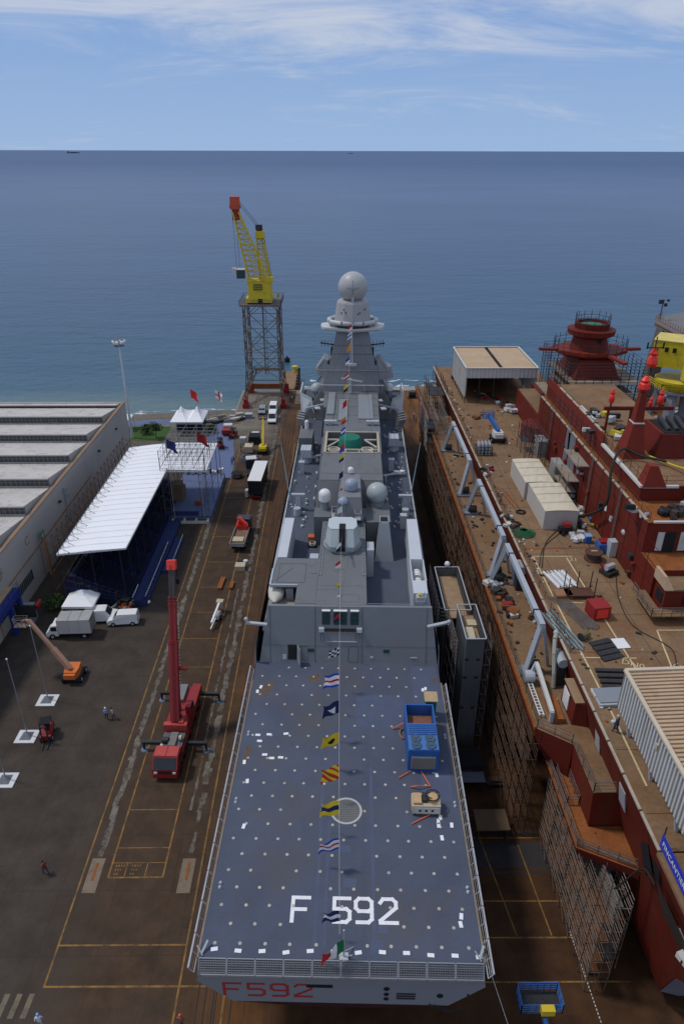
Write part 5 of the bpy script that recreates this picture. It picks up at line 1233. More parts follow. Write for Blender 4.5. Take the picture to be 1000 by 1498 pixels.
MB().box(-.3, .3, -.9, 1.0, .3, .4).build('top_flange', ORUST, t); MB().box(-.06, .06, -.9, 1.0, .1, .3).build('web', ORUST, t); MB().box(-.3, .3, -.9, 1.0, .01, .1).build('bottom_flange', ORUST, t)
x, y = at(316, 912); t = T('towed_lift', 'white folded trailer lift standing between two yellow lines', 'trailer lift', (x, y+1, 0), radians(-8))
MB().bar((0, -2.4, 1.1), (0, 1.6, 1.7), .28, .3).build('boom', WHITE, t); MB().box(-.45, .45, -.6, .9, .4, .9).build('frame', OFFW, t); MB().box(-.5, .5, 1.6, 2.4, .9, 1.9).build('basket', BEIGE, t); MB().bar((0, -3.0, .5), (0, -.5, .6), .15, .15).build('drawbar', WHITE, t)
wheels(t, [(-.65, .1), (.65, .1)], .33, .2)
x, y = at(390, 640)
lump('generator', 'beige generator box standing left of the yellow boom lift', 'generator', -18.9, 145.0, [('housing', BEIGE, 'b', (-.9, .9, -1.2, 1.2, .3, 1.7)), ('exhaust', DSTEEL, 't', ((.4, .6, 1.7), (.4, .6, 2.3), .1)), ('skid', DSTEEL, 'b', (-1, 1, -1.3, 1.3, .05, .3))])
lump('dumper', 'dark dumper truck with white hood behind the beige generator', 'dumper', -18.2, 151.5, [('skip', BLACK, 'b', (-1.2, 1.2, -2.2, .6, .9, 1.9)), ('hood', OFFW, 'b', (-.8, .8, .7, 2.0, .8, 1.7)), ('axle', DSTEEL, 'b', (-1.3, 1.3, -.5, 0, .2, .7)), ('wheel', BLACK, 't', ((-1.35, -1.4, .5), (-1.0, -1.4, .5), .5)), ('wheel', BLACK, 't', ((1.0, -1.4, .5), (1.35, -1.4, .5), .5))])
lump('white_cabinet', 'small white cabinet left of the dark dumper', 'cabinet', -20.8, 150.3, [('housing', OFFW, 'b', (-.7, .7, -.6, .6, .1, 1.5)), ('door', NAVYL, 'b', (-.5, .5, -.66, -.6, .3, 1.3)), ('foot', BLACK, 'b', (-.6, .6, -.5, .5, 0, .1))])
lump('skip_bin', 'grey open skip beside the small dark dome near the blue floor edge', 'skip', -17.9, 139.5, [('side', NAVY, 'b', (-1.8, 1.8, -1.1, -1.0, .1, 1.2)), ('side', NAVY, 'b', (-1.8, 1.8, 1.0, 1.1, .1, 1.2)), ('end', NAVY, 'b', (-1.9, -1.8, -1.0, 1.0, .1, 1.2)), ('end', NAVY, 'b', (1.8, 1.9, -1.0, 1.0, .1, 1.2)), ('floor', DSTEEL, 'b', (-1.8, 1.8, -1, 1, .05, .15))], radians(-20))
lump('cable_drum', 'large dark cable drum lying beside the stage front', 'cable drum', -19.9, 131.5, [('flange', BLACK, 'c', (0, 0, 0, 1.2, .15)), ('core', WOOD, 'c', (0, 0, .15, .7, .7)), ('flange', BLACK, 'c', (0, 0, .85, 1.2, .15))])
lump('rubble_skip', 'red skip wagon at the edge of the beach rubble', 'skip', -25.2, 156.0, [('body', CRED, 'b', (-1.1, 1.1, -1.3, 1.3, .5, 1.5)), ('hood', OFFW, 'b', (-1, 1, 1.0, 2.6, 1.0, 1.9)), ('wheel', BLACK, 't', ((-1.2, 0, .5), (-.9, 0, .5), .5)), ('wheel', BLACK, 't', ((.9, 0, .5), (1.2, 0, .5), .5))])
lump('storage_box', 'small blue-grey box standing left of the silver car', 'box', -21.3, 167.5, [('body', M('blue_grey_box', (.18, .2, .3), .6), 'b', (-.8, .8, -.7, .7, 0, 1.1)), ('lid', NAVYL, 'b', (-.85, .85, -.75, .75, 1.1, 1.2))])
# heap of pale slabs near the beach
random.seed(9)
for k in range(16):
    x = random.uniform(-31, -21); y = 165.5+(x+31)*.35+random.uniform(-3, 2)
    mb = MB(); mb.cbox((0, 0, .45), (random.uniform(1.2, 4.4), random.uniform(.3, .9), random.uniform(.2, .7)), 0, random.uniform(-.15, .15), random.uniform(-.12, .12))
    o = mb.build('slab', [CONC, OFFW, DSTEEL, CONC][k % 4], None); o.location = (x, y, 0); o.rotation_euler = (0, 0, random.uniform(0, .8))
    tag(o, 'dumped slab or beam in the heap between the marquee and the lattice tower', 'rubble', 'rubble by the beach')

# ---- blue gantry leg and beam at the left edge
t = T('gantry', 'deep blue steel gantry beam with a wooden walkway at the left edge by the workshop', 'gantry', (-44.2, 76.5, 0))
MB().box(-.5, .3, -9, 5.5, 4.6, 5.8).build('beam', M('gantry_blue', (.012, .035, .22), .45, var=.12), t)
for y in (2.5, 5.2): MB().box(-.3, .3, y-.3, y+.3, 0, 4.6).build('leg', M('gantry_blue', (.012, .035, .22), .45, var=.12), t)
MB().box(-1.4, -.5, -9, 5.5, 5.81, 5.95).build('walkway', WOOD, t)
mb = MB(); mb.rail([(.25, -9, 5.8), (.25, 5.5, 5.8)], 1.0, 2, 1.5, .03); mb.build('guard_rail', DSTEEL, t)
lump('machine_heap', 'jumble of dark machine parts on top of the blue gantry end', 'machinery', -43.6, 82.3, [('housing', NAVY, 'b', (-.9, .9, -.8, .8, .02, 2.6)), ('drum', CRED, 't', ((1.2, 0, 2.2), (1.2, 1.6, 2.2), .4)), ('panel', DSTEEL, 'b', (-1.3, 1.5, -1.0, -.8, 1.2, 3.2))])
o = MB().prism([(-46, 57), (-43.4, 58), (-43.6, 62.5), (-46, 63)], .01, 1.2, .8).build('covered_stack', OFFW, None); tag(o, 'pale sheeted stack at the left edge beneath the gantry', 'covered stack')

# ---- mobile crane
def mobile_crane():
    t = T('mobile_crane', 'red mobile crane with outriggers out and its long boom raised', 'mobile crane', (-17.8, 60.0, 0), radians(-2))
    MB().box(-1.35, 1.35, -4.2, 6.3, .95, 1.5).build('carrier', CRED, t)
    MB().box(-1.36, -.3, 3.6, 6.3, 1.5, 1.95).build('rear_deck', M('grey_deck_plate', (.2, .2, .2), .7, var=.2), t); MB().box(.35, 1.36, .8, 6.2, 1.5, 2.15).build('side_locker', CRED, t)
    c_ = MB(); c_.prof([(-6.75, .55), (-4.4, .6), (-4.3, 1.5), (-4.35, 2.65), (-5.95, 2.75), (-6.75, 1.6)], -1.35, 1.35); cb_ = c_.build('cab', CRED, t)
    MB().quad((-1.2, -6.74, 1.68), (1.2, -6.74, 1.68), (1.2, -6.06, 2.66), (-1.2, -6.06, 2.66)).build('windscreen', GLASS, cb_)
    MB().box(-1.25, 1.25, -5.9, -4.5, 2.76, 2.8).build('cab_roof', M('faded_red_roof', (.42, .055, .045), .5), cb_); MB().box(-.03, .03, -5.9, -4.5, 2.8, 2.83).build('roof_seam', CRED, cb_)
    MB().box(-1.3, 1.3, -6.87, -6.75, .55, 1.0).build('bumper', CRED, cb_); MB().box(-.7, .7, -6.81, -6.75, 1.15, 1.4).build('grille', BLACK, cb_)
    for sx in (-1, 1): MB().box(sx*1.0-.17, sx*1.0+.17, -6.83, -6.75, 1.1, 1.35).build('headlight', M('lamp_glass', (.7, .7, .65), .2), cb_)
    for sx in (-1, 1): MB().box(sx*1.36-.02, sx*1.36+.02, -6.0, -4.9, 1.75, 2.4).build('side_window', GLASS, cb_)
    MB().box(-1.2, 1.2, -4.3, -1.8, 1.51, 2.05).build('engine_deck', M('engine_grey', (.11, .11, .12), .6, var=.3), t)
    MB().wheel((-.7, -3.2, 2.3), .35, .7).build('air_tank', BLUEP if False else DSTEEL, t); MB().box(-.3, .5, -4.0, -2.0, 2.06, 2.35).build('radiator', M('radiator', (.17, .16, .15), .7, var=.3), t)
    MB().sphere((-.9, -4.0, 2.3), .22, 10, 6).build('filter', OFFW, t); MB().wheel((.9, -2.9, 2.4), .3, .3).build('hose_reel', BEIGE, t)
    for i in range(5):
        y = (-5.3, -3.2, -.2, 2.6, 4.3)[i]
        for sx in (-1, 1):
            w_ = MB().wheel((sx*1.15, y, .6), .6, .4).build('wheel', BLACK, t, smooth=True); MB().wheel((sx*1.17, y, .6), .3, .4).build('rim', CRED, w_)
    for y in (-2.4, 5.6):
        for sx in (-1, 1):
            o = MB().bar((sx*1.2, y, 1.1), (sx*3.6, y, 1.1), .35, .38).build('outrigger', DSTEEL, t)
            MB().bar((sx*3.5, y, 0.1), (sx*3.5, y, 1.25), .22, .22).build('jack', DSTEEL, o); MB().lathe([(.42, .01), (.3, .12)], (sx*3.5, y, 0), 10).build('foot_pad', M('blue_pad', (.14, .2, .3), .6), o)
    s = MB(); s.prism([(-1.25, -1.2), (1.25, -1.2), (1.3, .8), (.9, 2.2), (-.9, 2.2), (-1.3, .8)], 1.7, 2.5, .95); tu = s.build('turret', CRED, t)
    MB().box(-1.3, 1.3, -1.55, -1.0, 1.9, 2.9).build('counterweight', M('faded_red_roof', (.58, .10, .08), .5), tu)
    MB().lathe([(1.1, 1.45), (1.1, 1.72)], (0, .3, 0), 20).build('slew_ring', DSTEEL, t)
    c2 = MB(); c2.prof([(.6, 1.9), (2.3, 1.9), (2.2, 3.0), (1.7, 3.6), (.6, 3.6)], .75, 1.35); oc = c2.build('operator_cab', CRED, tu); MB().box(.8, 1.37, .8, 1.9, 2.8, 3.45).build('cab_window', GLASS, oc)
    MB().wheel((0, -.4, 3.0), .35, 1.0).build('hoist_drum', DSTEEL, tu); MB().box(.35, .9, -1.3, -.6, 2.6, 3.1).build('panel', M('faded_red_roof', (.58, .10, .08), .5), tu)
    P0 = Vector((-.1, -.7, 2.9)); P1 = Vector((-.55, 6.6, 18.9)); d = P1-P0
    segs = [(0, .52, .98, CRED), (.5, .78, .76, CRED), (.76, .985, .58, M('boom_dark', (.07, .06, .065), .5, var=.2))]
    for a, b, w_, m_ in segs:
        bb = MB(); bb.bar(P0+d*a, P0+d*b, w_, w_*1.1); bb.build('boom_section', m_, t)
    nrm = d.normalized()
    for u in (.5, .745, .752, .772, .79): 
        MB().bar(P0+d*u, P0+d*(u+.008), 0.86 if u > .6 else 1.08, .95 if u > .6 else 1.2).build('boom_collar', CRED, t)
    MB().bar(P0+d*.97, P0+d*1.03, .95, 1.0).build('boom_head', SIGR, t)
    MB().bar(P0+Vector((0, 1.9, -.6)), P0+d*.36+Vector((0, .5, -.4)), .35, .35).build('luffing_ram', DSTEEL, t)
    off = nrm.cross(Vector((1, 0, 0))).normalized()*.75
    if off.z < 0 and off.y > 0: off = -off
    mb = MB(); mb.tube(P0+off*.9, P1+off, .03, 4); mb.tube(P0+off*.9+Vector((.2, 0, 0)), P1+off+Vector((.15, 0, 0)), .03, 4); mb.build('hoist_rope', BLACK, t)
    mb = MB()
    for i in range(26): p = P0+d*(.2+i*.022)+Vector((.62, 0, 0)); mb.cbox(p, (.07, .14, .2))
    mb.build('cable_guide', OFFW, t)
    mb = MB(); mb.tube(P1+Vector((.25, .7, .1)), P1+Vector((.25, .7, -2.2)), .05, 4); mb.box(P1.x+.1, P1.x+.4, P1.y+.5, P1.y+.9, P1.z-2.9, P1.z-2.2); mb.build('hook_block', BLACK, t)
    MB().box(.0, 1.2, 1.5, 2.0, 8.2, 8.45).build('camera_bracket', CRED, t)
    return t
mobile_crane()

# ================================================================== RED SHIP UNDER CONSTRUCTION
R = T('ship_under_construction', 'large ship hull in red primer with a rusty flat deck and a tall side superstructure', 'ship', (22, 30, 0))
class RB(MB):      # mesh builder fed with world coordinates, stored relative to R
    def build(s, name, mats, parent=None, smooth=False, label=None):
        if not getattr(s, 'rel', False): s.v = [(a-22, b-30, c) for a, b, c in s.v]; s.rel = True
        return MB.build(s, name, mats, parent or R, smooth, label)
DZ = 18.0
# hull side: cross-sections
mb = RB()
def skin(x_of, zs, y0, y1, ny=2):
    for k in range(len(zs)-1):
        mb.quad((x_of[k], y0, zs[k]), (x_of[k], y1, zs[k]), (x_of[k+1], y1, zs[k+1]), (x_of[k+1], y0, zs[k+1]))
skin([21.9, 23.0], [18.0, 13.6], 31, 150)
skin([23.0, 24.0, 25.3, 27], [13.6, 9.6, 1.6, .8], 31, 46.8)
skin([18.2, 18.2, 21.5, 22.5, 25.5], [13.6, 12.6, 9.5, 3, 1.2], 46.8, 150)
mb.quad((18.2, 46.8, 13.6), (21.0, 44.8, 13.6), (21.0, 44.8, 9.6), (19.6, 46.8, 9.6), (18.2, 46.8, 12.4))
mb.quad((21.0, 39.6, 13.6), (21.0, 44.8, 13.6), (21.2, 44.8, 9.7), (21.2, 39.6, 9.7)); mb.quad((21.0, 39.6, 13.6), (23.0, 39.6, 13.6), (24.0, 39.6, 9.7), (21.2, 39.6, 9.7))
mb.quad((19.6, 37.6, 9.6), (19.6, 46.8, 9.6), (19.8, 46.8, 8.9), (19.8, 37.6, 8.9)); mb.quad((19.6, 37.6, 9.6), (24.0, 35.4, 9.6), (24.0, 35.4, 8.7), (19.8, 37.6, 8.8))
mb.quad((19.8, 37.6, 8.9), (19.8, 46.8, 8.9), (23.4, 46.8, 8.0), (23.4, 37.0, 8.0))
mb.quad((21.9, 31, 18), (23.0, 31, 13.6), (24.0, 31, 9.6), (25.3, 31, 1.6), (27, 31, .8), (44, 31, .8), (44, 31, 18))
mb.quad((21.9, 150, 18), (22.9, 150, 13.6), (18.2, 150, 13.6), (21.5, 150, 9.5), (25.5, 150, 1.2), (44, 150, 1.2), (44, 150, 18)); mb.quad((44, 31, .8), (44, 150, .8), (44, 150, 18), (44, 31, 18))
mb.build('hull', REDP)
mb = RB(); mb.quad((25.4, 30.95, 1.5), (27, 30.95, .85), (44, 30.95, .85), (44, 30.95, 6), (27.6, 30.95, 6)); mb.build('grey_bilge_plate', M('bilge_grey', (.13, .13, .15), .6, var=.1))
mb = RB(); mb.box(21.9, 44, 31, 150, DZ-.25, DZ); mb.build('main_deck', RDECK)
mb = RB(); mb.quad((18.2, 46.8, 13.62), (21.0, 44.8, 13.62), (21.0, 39.6, 13.62), (23.0, 39.6, 13.62), (23.0, 150, 13.62), (18.2, 150, 13.62)); mb.build('boat_shelf', RDECK)
mb = RB(); mb.quad((19.6, 37.6, 9.62), (24.0, 35.4, 9.62), (24.0, 39.6, 9.62), (21.3, 39.6, 9.62), (21.3, 46.8, 9.62), (19.6, 46.8, 9.62)); mb.build('lower_ledge', ORUST)
mb = RB(); mb.box(18.05, 18.25, 46.8, 150, 13.4, 13.75); mb.build('shelf_edge', ORUST)
mb = RB()
y = 31.0
while y < 149:
    mb.box(21.75, 21.95, y, y+3.1, DZ+.02, DZ+.16); y += 3.3
struct(mb.build('edge_plate', M('bare_edge_plate', (.42, .36, .28), .6, var=.25, dirt=RUST, damt=.3)), 'stuff')
mb = RB(); mb.quad((23.02, 33.3, 12.3), (22.8, 34.6, 14.2), (22.45, 33.2, 15.9), (22.68, 31.9, 14.0)); mb.quad((22.75, 31.7, 14.1), (22.6, 32.6, 15.3), (22.5, 31.2, 15.8), (22.7, 31.02, 14.4)); mb.v = [(a-.06, b, c) for a, b, c in mb.v]; mb.build('side_opening', BLACK)
for a, b in (((22.45, 37.6, 15.0), (22.9, 38.9, 13.7)), ((22.4, 43.6, 15.8), (22.9, 44.7, 13.8))):
    mb = RB(); (x0, ya, za), (x1, yb, zb) = a, b; mb.hexa([(x1-.1, ya, zb), (x1-.1, yb, zb), (x1-.02, yb, zb), (x1-.02, ya, zb)], [(x0-.1, ya-.1, za+.9), (x0-.1, yb-.2, za+.9), (x0, yb-.2, za+.9), (x0, ya-.1, za+.9)]); mb.build('grey_plate', M('grey_hatch', (.38, .38, .40), .5, var=.08))
mb = RB(); mb.hexa([(22.9, 46.8, 13.65), (21.5, 47.2, 13.65), (21.5, 50.5, 13.65), (22.9, 50.5, 13.65)], [(22.3, 46.9, 16.2), (21.6, 47.3, 16.2), (21.6, 50.3, 16.2), (22.2, 50.3, 16.2)]); sb = mb.build('shelf_cabin', REDP)
mb = RB(); mb.box(21.45, 22.3, 47.1, 50.4, 16.22, 16.3); mb.build('cabin_roof', M('dusty_roof', (.32, .22, .13), .8), R); mb = RB(); mb.box(21.42, 21.5, 48.6, 50.0, 14, 15.8); mb.build('white_door', WHITE)
# weld seams / plate joints on deck
mb = RB()
for y in range(34, 150, 6): mb.box(22.2, 32.4, y, y+.05, DZ+.004, DZ+.012)
for x in (24.5, 27.3, 30): mb.box(x, x+.05, 32, 149, DZ+.004, DZ+.013)
mb.build('deck_seam', M('weld_seam', (.10, .055, .03), .9))
LM = M('cream_deck_line', (.55, .44, .24), .8, var=.25, scale=1)
mb = RB()
def dline(p, q, wd=.13, z=DZ+.02):
    (x0, y0), (x1, y1) = p, q; d = Vector((x1-x0, y1-y0)).normalized(); n = Vector((-d.y, d.x))*wd/2
    mb.quad((x0-n.x, y0-n.y, z), (x1-n.x, y1-n.y, z), (x1+n.x, y1+n.y, z), (x0+n.x, y0+n.y, z))
P_ = lambda a, b: at(a, b, DZ)
dline(P_(779, 814), P_(836, 814)); dline(P_(779, 814), P_(900, 1055), .16); dline(P_(828, 816), P_(930, 980), .16); dline(P_(822, 881), P_(853, 882)); dline(P_(853, 962), P_(930, 963)); dline(P_(900, 1055), P_(945, 1150), .16)
dline(P_(960, 922), P_(1010, 922)); dline(P_(960, 922), P_(985, 985), .16)
mb.build('deck_line', LM)
mb = RB(); a, b = P_(765, 803), P_(895, 800); dline(a, b, .3, DZ+.03); mb.build('deck_kerb', ORUST)
for txt, p, rot in (('21', (838, 819), -12), ('DN0', (925, 972), -25), ('12', (990, 975), -60)):
    x, y = at(*p, DZ); text_mesh('deck_lettering', txt, 1.0, LM, R, Matrix.Translation((x-22, y-30, DZ+.03)) @ Matrix.Rotation(radians(rot), 4, 'Z'), .004)
mb = RB()
for y in range(33, 150, 4): mb.quad((21.88-.01, y, 17.98), (21.88-.01, y+.06, 17.98), (22.97, y+.06, 13.66), (22.97, y, 13.66))
for (u, zz) in ((.33, 16.5), (.66, 15.1)): x = 21.9+1.1*u-.02; mb.quad((x, 31, zz), (x, 149, zz), (x+.012, 149, zz-.05), (x+.012, 31, zz-.05))
mb.build('hull_seam', M('red_seam', (.07, .012, .008), .8))
# deck edge rails
mb = RB(); mb.rail([(22.15, 52, DZ), (22.15, 149, DZ)], 1.05, 3, 2.2, .025); mb.build('guard_rail', RTUBE)
mb = RB(); mb.rail([(18.4, 47, 13.6), (18.4, 149, 13.6)], 1.05, 3, 2.2, .025); mb.build('guard_rail', RTUBE)
mb = RB(); mb.rail([(18.3, 46.9, 13.6), (20.9, 45.0, 13.6), (21.05, 39.7, 13.6), (22.9, 39.7, 13.6)], 1.1, 3, 1.2, .035); mb.rail([(19.7, 37.7, 9.6), (23.9, 35.6, 9.6)], 1.1, 3, 1.2, .04); mb.rail([(19.7, 37.8, 9.6), (19.7, 46.6, 9.6)], 1.1, 3, 1.6, .04)
for k in range(5): mb.tube((20.0+.2*k, 37.9-.1*k, 9.75), (23.4+.1*k, 36.3-.1*k, 9.75), .07, 4)
mb.rail([(20.1, 41.8, 9.6), (21.1, 41.8, 9.6), (21.1, 45.4, 9.6), (20.1, 45.4, 9.6), (20.1, 41.8, 9.6)], 1.1, 3, 1, .035)
mb.build('guard_rail', STEEL)

# island: stepped superstructure on the right
ix = 32.7
mb = RB()
mb.hexa([(ix, 60, DZ), (44, 60, DZ), (44, 106, DZ), (ix, 106, DZ)], [(ix, 60, 22), (44, 60, 22), (44, 106, 22), (ix, 106, 22)])
mb.hexa([(ix, 63.6, 22.02), (44, 63.6, 22.02), (44, 106, 22.02), (ix, 106, 22.02)], [(ix, 63.6, 25.6), (44, 63.6, 25.6), (44, 106, 25.6), (ix, 106, 25.6)])
isl = mb.build('superstructure', REDP)
mb = RB(); mb.box(ix, 44, 60, 63.6, 22.01, 22.06); mb.box(ix, 44, 63.6, 106, 25.61, 25.66); mb.build('walkway_deck', ORUST, isl)
mb = RB(); mb.box(33.6, 44, 68.6, 106, 25.67, 27.4); w2 = mb.build('upper_tier', REDP, isl)
mb = RB(); mb.box(33.6, 33.75, 81, 106, 27.4, 28.7); mb.build('bulwark', REDL, w2)
mb = RB(); mb.box(33.76, 44, 68.6, 106, 27.41, 27.46); mb.build('upper_deck', RDECK, w2)
mb = RB(); mb.box(33.35, 33.75, 68.4, 80.8, 27.35, 27.62); mb.box(33.75, 37.6, 68.3, 68.6, 27.35, 27.62); mb.build('white_parapet', OFFW, w2)
mb = RB(); 
y = 64
while y < 105: mb.box(ix-.12, ix+.1, y, y+2.2, 25.67, 25.85); y += 2.6
y = 82
while y < 100: mb.box(33.55, 33.8, y, y+2.6, 28.72, 28.85); y += 3.1
struct(mb.build('edge_plate', M('bare_edge_plate', (.42, .36, .28), .6), isl), 'stuff')
mb = RB()   # sub-assembly tile pattern of plates on the tier wall and wall patches
for j in range(9):
    for i in range(3): mb.box(33.54, 33.6, 83+j*2.0, 84.7+j*2.0, 25.85+i*.75, 26.4+i*.75)
mb.build('plate_patch', M('dull_plate', (.14, .035, .03), .6), w2)
def wallpan(name, pts, mat, e=.05, X=ix, par=None):
    m_ = RB(); ps = [onx(a, b, X) for a, b in pts]; m_.hexa([(X-e, p[1], p[2]) for p in ps], [(X-.005, p[1], p[2]) for p in ps]); return m_.build(name, mat, par or isl)
wallpan('grey_primer_panel', [(826, 692), (832, 632), (842, 640), (837, 700)], M('grey_primer', (.16, .16, .18), .6, var=.15))
wallpan('grey_primer_panel', [(822, 672), (831, 620), (836, 626), (828, 682)], M('grey_primer', (.16, .16, .18), .6, var=.15))
for a, b in ((884, 742), (910, 777), (935, 752)): wallpan('white_tag', [(a, b+5), (a, b-3), (a+3, b-1), (a+2.5, b+6)], WHITE)
mb = RB()   # side platforms (yellow-edged) hanging on the wall
for (a, b) in ((836, 690), (850, 668), (832, 705)):
    p = onx(a, b, ix); mb.box(ix-1.5, ix-.01, p[1]-3.2, p[1]+2.5, p[2]-.12, p[2]); mb.box(ix-1.6, ix-1.5, p[1]-3.2, p[1]+2.5, p[2]-.1, p[2]+.2)
    for u in (-3, 0, 2.4): mb.tube((ix-1.5, p[1]+u, p[2]-1.6), (ix-1.5, p[1]+u, p[2]+1.2), .05, 4)
mb.build('side_platform', M('platform_steel', (.30, .25, .2), .6, var=.3, dirt=RUST, damt=.3), isl)
mb = RB(); rs = random.Random(12)
for y in range(62, 106, 3): mb.box(ix-.03, ix-.002, y, y+.05, DZ, 25.5)
for z in (20.2, 22.4, 24.2): mb.box(ix-.035, ix-.003, 60, 106, z, z+.05)
mb.build('weld_seam', M('red_seam', (.07, .012, .008), .8), isl)
for k in range(26):
    y = rs.uniform(64, 104); z = rs.uniform(18.2, 24.5); m_ = RB(); m_.box(ix-rs.uniform(.15, .5), ix-.002, y, y+rs.uniform(.2, .9), z, z+rs.uniform(.2, .8)); m_.build('wall_fitting', rs.choice((REDL, DSTEEL, NAVYL, RTUBE, REDP)), isl)
for y in (70.5, 80, 98):
    m_ = RB(); m_.tube((ix-.25, y, DZ), (ix-.25, y, 26.4), .04, 4); m_.tube((ix-.25, y+.5, DZ), (ix-.25, y+.5, 26.4), .04, 4)
    for i in range(27): m_.tube((ix-.25, y, DZ+.3*i), (ix-.25, y+.5, DZ+.3*i), .025, 3)
    m_.build('wall_ladder', STEEL, isl)
# near end wall: doors, pipes and the clutter bay
for bx0 in (34.0, 36.4): mb = RB(); mb.box(bx0, bx0+.85, 63.5, 63.58, 22.3, 24.5); mb.build('white_doorway', OFFW, isl)
mb = RB(); mb.box(34.7, 35.9, 63.46, 63.52, 22.1, 24.5); mb.build('dark_doorway', BLACK, isl)
mb = RB(); mb.box(33.2, 43.5, 63.3, 63.55, 25.7, 25.9); mb.build('white_rail_strip', OFFW, isl)
# bridge-like near block with windows, balcony and stair
mb = RB(); mb.hexa([(33.0, 57.6, DZ), (43, 57.6, DZ), (43, 60, DZ), (33.0, 60, DZ)], [(33.0, 57.6, 21.2), (43, 57.6, 21.2), (43, 60, 21.2), (33.0, 60, 21.2)]); nb = mb.build('end_block', REDP, isl)
mb = RB(); mb.box(32.8, 43, 57.4, 60, 21.2, 21.36); mb.build('end_block_roof', RDECK, nb)
mb = RB(); mb.hexa([(32.7, 57.3, 21.37), (33.6, 57.3, 21.37), (33.6, 60, 21.37), (32.7, 60, 21.37)], [(32.7, 57.9, 22.6), (33.0, 57.9, 22.6), (33.0, 60, 22.6), (32.7, 60, 22.6)]); mb.build('roof_screen', TAN, nb)
for x0, x1, z0, z1 in ((34.9, 36.4, 19.5, 20.5), (37.0, 37.6, 19.6, 20.4)):
    m_ = RB(); m_.box(x0, x1, 57.5, 57.58, z0, z1); m_.build('window', BLACK, nb)
m_ = RB(); m_.box(32.92, 32.99, 58.0, 59.3, 19.4, 20.6); m_.build('window', BLACK, nb)
mb = RB(); mb.box(31.4, 35.4, 56.3, 57.6, 18.9, 19.0); mb.box(31.4, 32.7, 57.6, 61, 18.9, 19.0); mb.build('balcony', RDECK, nb)
mb = RB(); mb.rail([(31.4, 61, 19), (31.4, 56.3, 19), (35.4, 56.3, 19)], 1.0, 3, 1.0, .035); mb.build('balcony_rail', STEEL, nb)
mb = RB()
for sx in (0, .9): mb.bar((35.6+sx*.2, 55.6+sx*.9, DZ), (39.5+sx*.2, 56.4+sx*.9, 21.6), .08, .25)
for i in range(12): u = i/12; mb.box(35.6+3.9*u, 35.9+3.9*u, 55.6+.8*u, 56.5+.8*u, DZ+3.6*u+.1, DZ+3.6*u+.14)
mb.rail([(35.6, 55.6, DZ+.2), (39.5, 56.4, 21.6)], 1.0, 2, .8, .035); mb.build('stair', STEEL, nb)
# rails along the island steps
mb = RB(); mb.rail([(ix+.2, 63.8, 25.65), (ix+.2, 105, 25.65)], 1.05, 2, 2.2, .028); mb.rail([(33.9, 68.8, 27.5), (33.9, 105, 27.5)], 1.4, 2, 2.0, .028); mb.rail([(33.9, 68.8, 27.5), (43.5, 68.8, 27.5)], 1.1, 2, 2.0, .028); mb.build('guard_rail', RTUBE, isl)
# masts, funnel box, pyramids on the upper deck
mb = RB(); q4 = lambda cx, cy, a, b: [(cx-a, cy-b), (cx+a, cy-b), (cx+a, cy+b), (cx-a, cy+b)]
mb.prism(q4(35.6, 77.4, 1.35, 1.4), 27.46, 31.6, top=q4(35.75, 77.6, .62, .7)); mb.prism(q4(35.75, 77.6, .55, .6), 31.6, 35.3, top=q4(35.8, 77.6, .35, .4)); pm = mb.build('pyramid_mast', REDL, isl)
mb = RB(); mb.box(35.1, 36.4, 76.8, 78.3, 31.6, 31.72); mb.build('mast_collar', OFFW, pm)
mb = RB(); mb.prism(q4(34.9, 67.9+1.2, 1.3, .9), 27.46, 29.8, top=q4(34.6, 69.2, .45, .5)); mb.build('vent_pyramid', REDL, isl)
mb = RB(); mb.prism(q4(41.5, 79.5, 3.4, 3.4), 27.46, 30.3, top=q4(41.5, 79.5, 2.7, 2.7)); fb_ = mb.build('funnel_base', REDP, isl)
mb = RB(); mb.box(39.2, 43.8, 77.2, 81.8, 30.31, 30.36); mb.build('funnel_opening', BLACK, fb_)
mb = RB(); 
for k in range(4): mb.tube((40+k*1.0, 78, 30.4), (40+k*1.0, 81, 31.0), .3, 8)
mb.build('exhaust_pipe', DSTEEL, fb_)
# bridge tower at the far end
by, bx = 113.0, 42.3
mb = RB(); mb.box(36.2, 48.5, 106, 124, DZ, 22.2); mb.box(38.9, 46.6, 109.6, 120, 22.21, 27.3); mb.hexa([(39.2, 110, 27.31), (46.2, 110, 27.31), (46.2, 119, 27.31), (39.2, 119, 27.31)], [(39.8, 110.6, 30.0), (45.2, 110.6, 30.0), (45.2, 118, 30.0), (39.8, 118, 30.0)])
twr = mb.build('bridge_tower', REDP, isl)
octf = lambda r, ry=None: [(bx+r*cos(a), by+1.2+(ry or r)*sin(a)) for a in [pi/8+pi/4*i for i in range(8)]]
mb = RB(); mb.prism(octf(4.2, 3.5), 30.0, 30.7, top=octf(6.1, 4.6)); mb.prism(octf(6.1, 4.6), 30.7, 31.2); mb.build('octagon_platform', REDL, twr)
mb = RB()
for a, b in (((bx-5.5, 113.5, 31.1), (bx-8.6, 113.5, 31.2)), ((bx+5.5, 113.5, 31.1), (bx+8.0, 113.5, 31.2)), ((bx+1.8, 110, 30.9), (bx+3.2, 106.6, 30.5))): mb.bar(a, b, .9, .4)
mb.build('platform_arm', REDL, twr)
mb = RB(); mb.lathe([(3.1, 0), (2.65, 1.9), (3.7, 2.4), (3.8, 3.2), (2.9, 3.25), (2.6, 3.3), (2.75, 4.2), (2.35, 4.2), (2.35, 3.8), (.01, 3.8)], (bx-.3, 114, 31.2), 20); mb.build('mast_drum', REDP, twr)
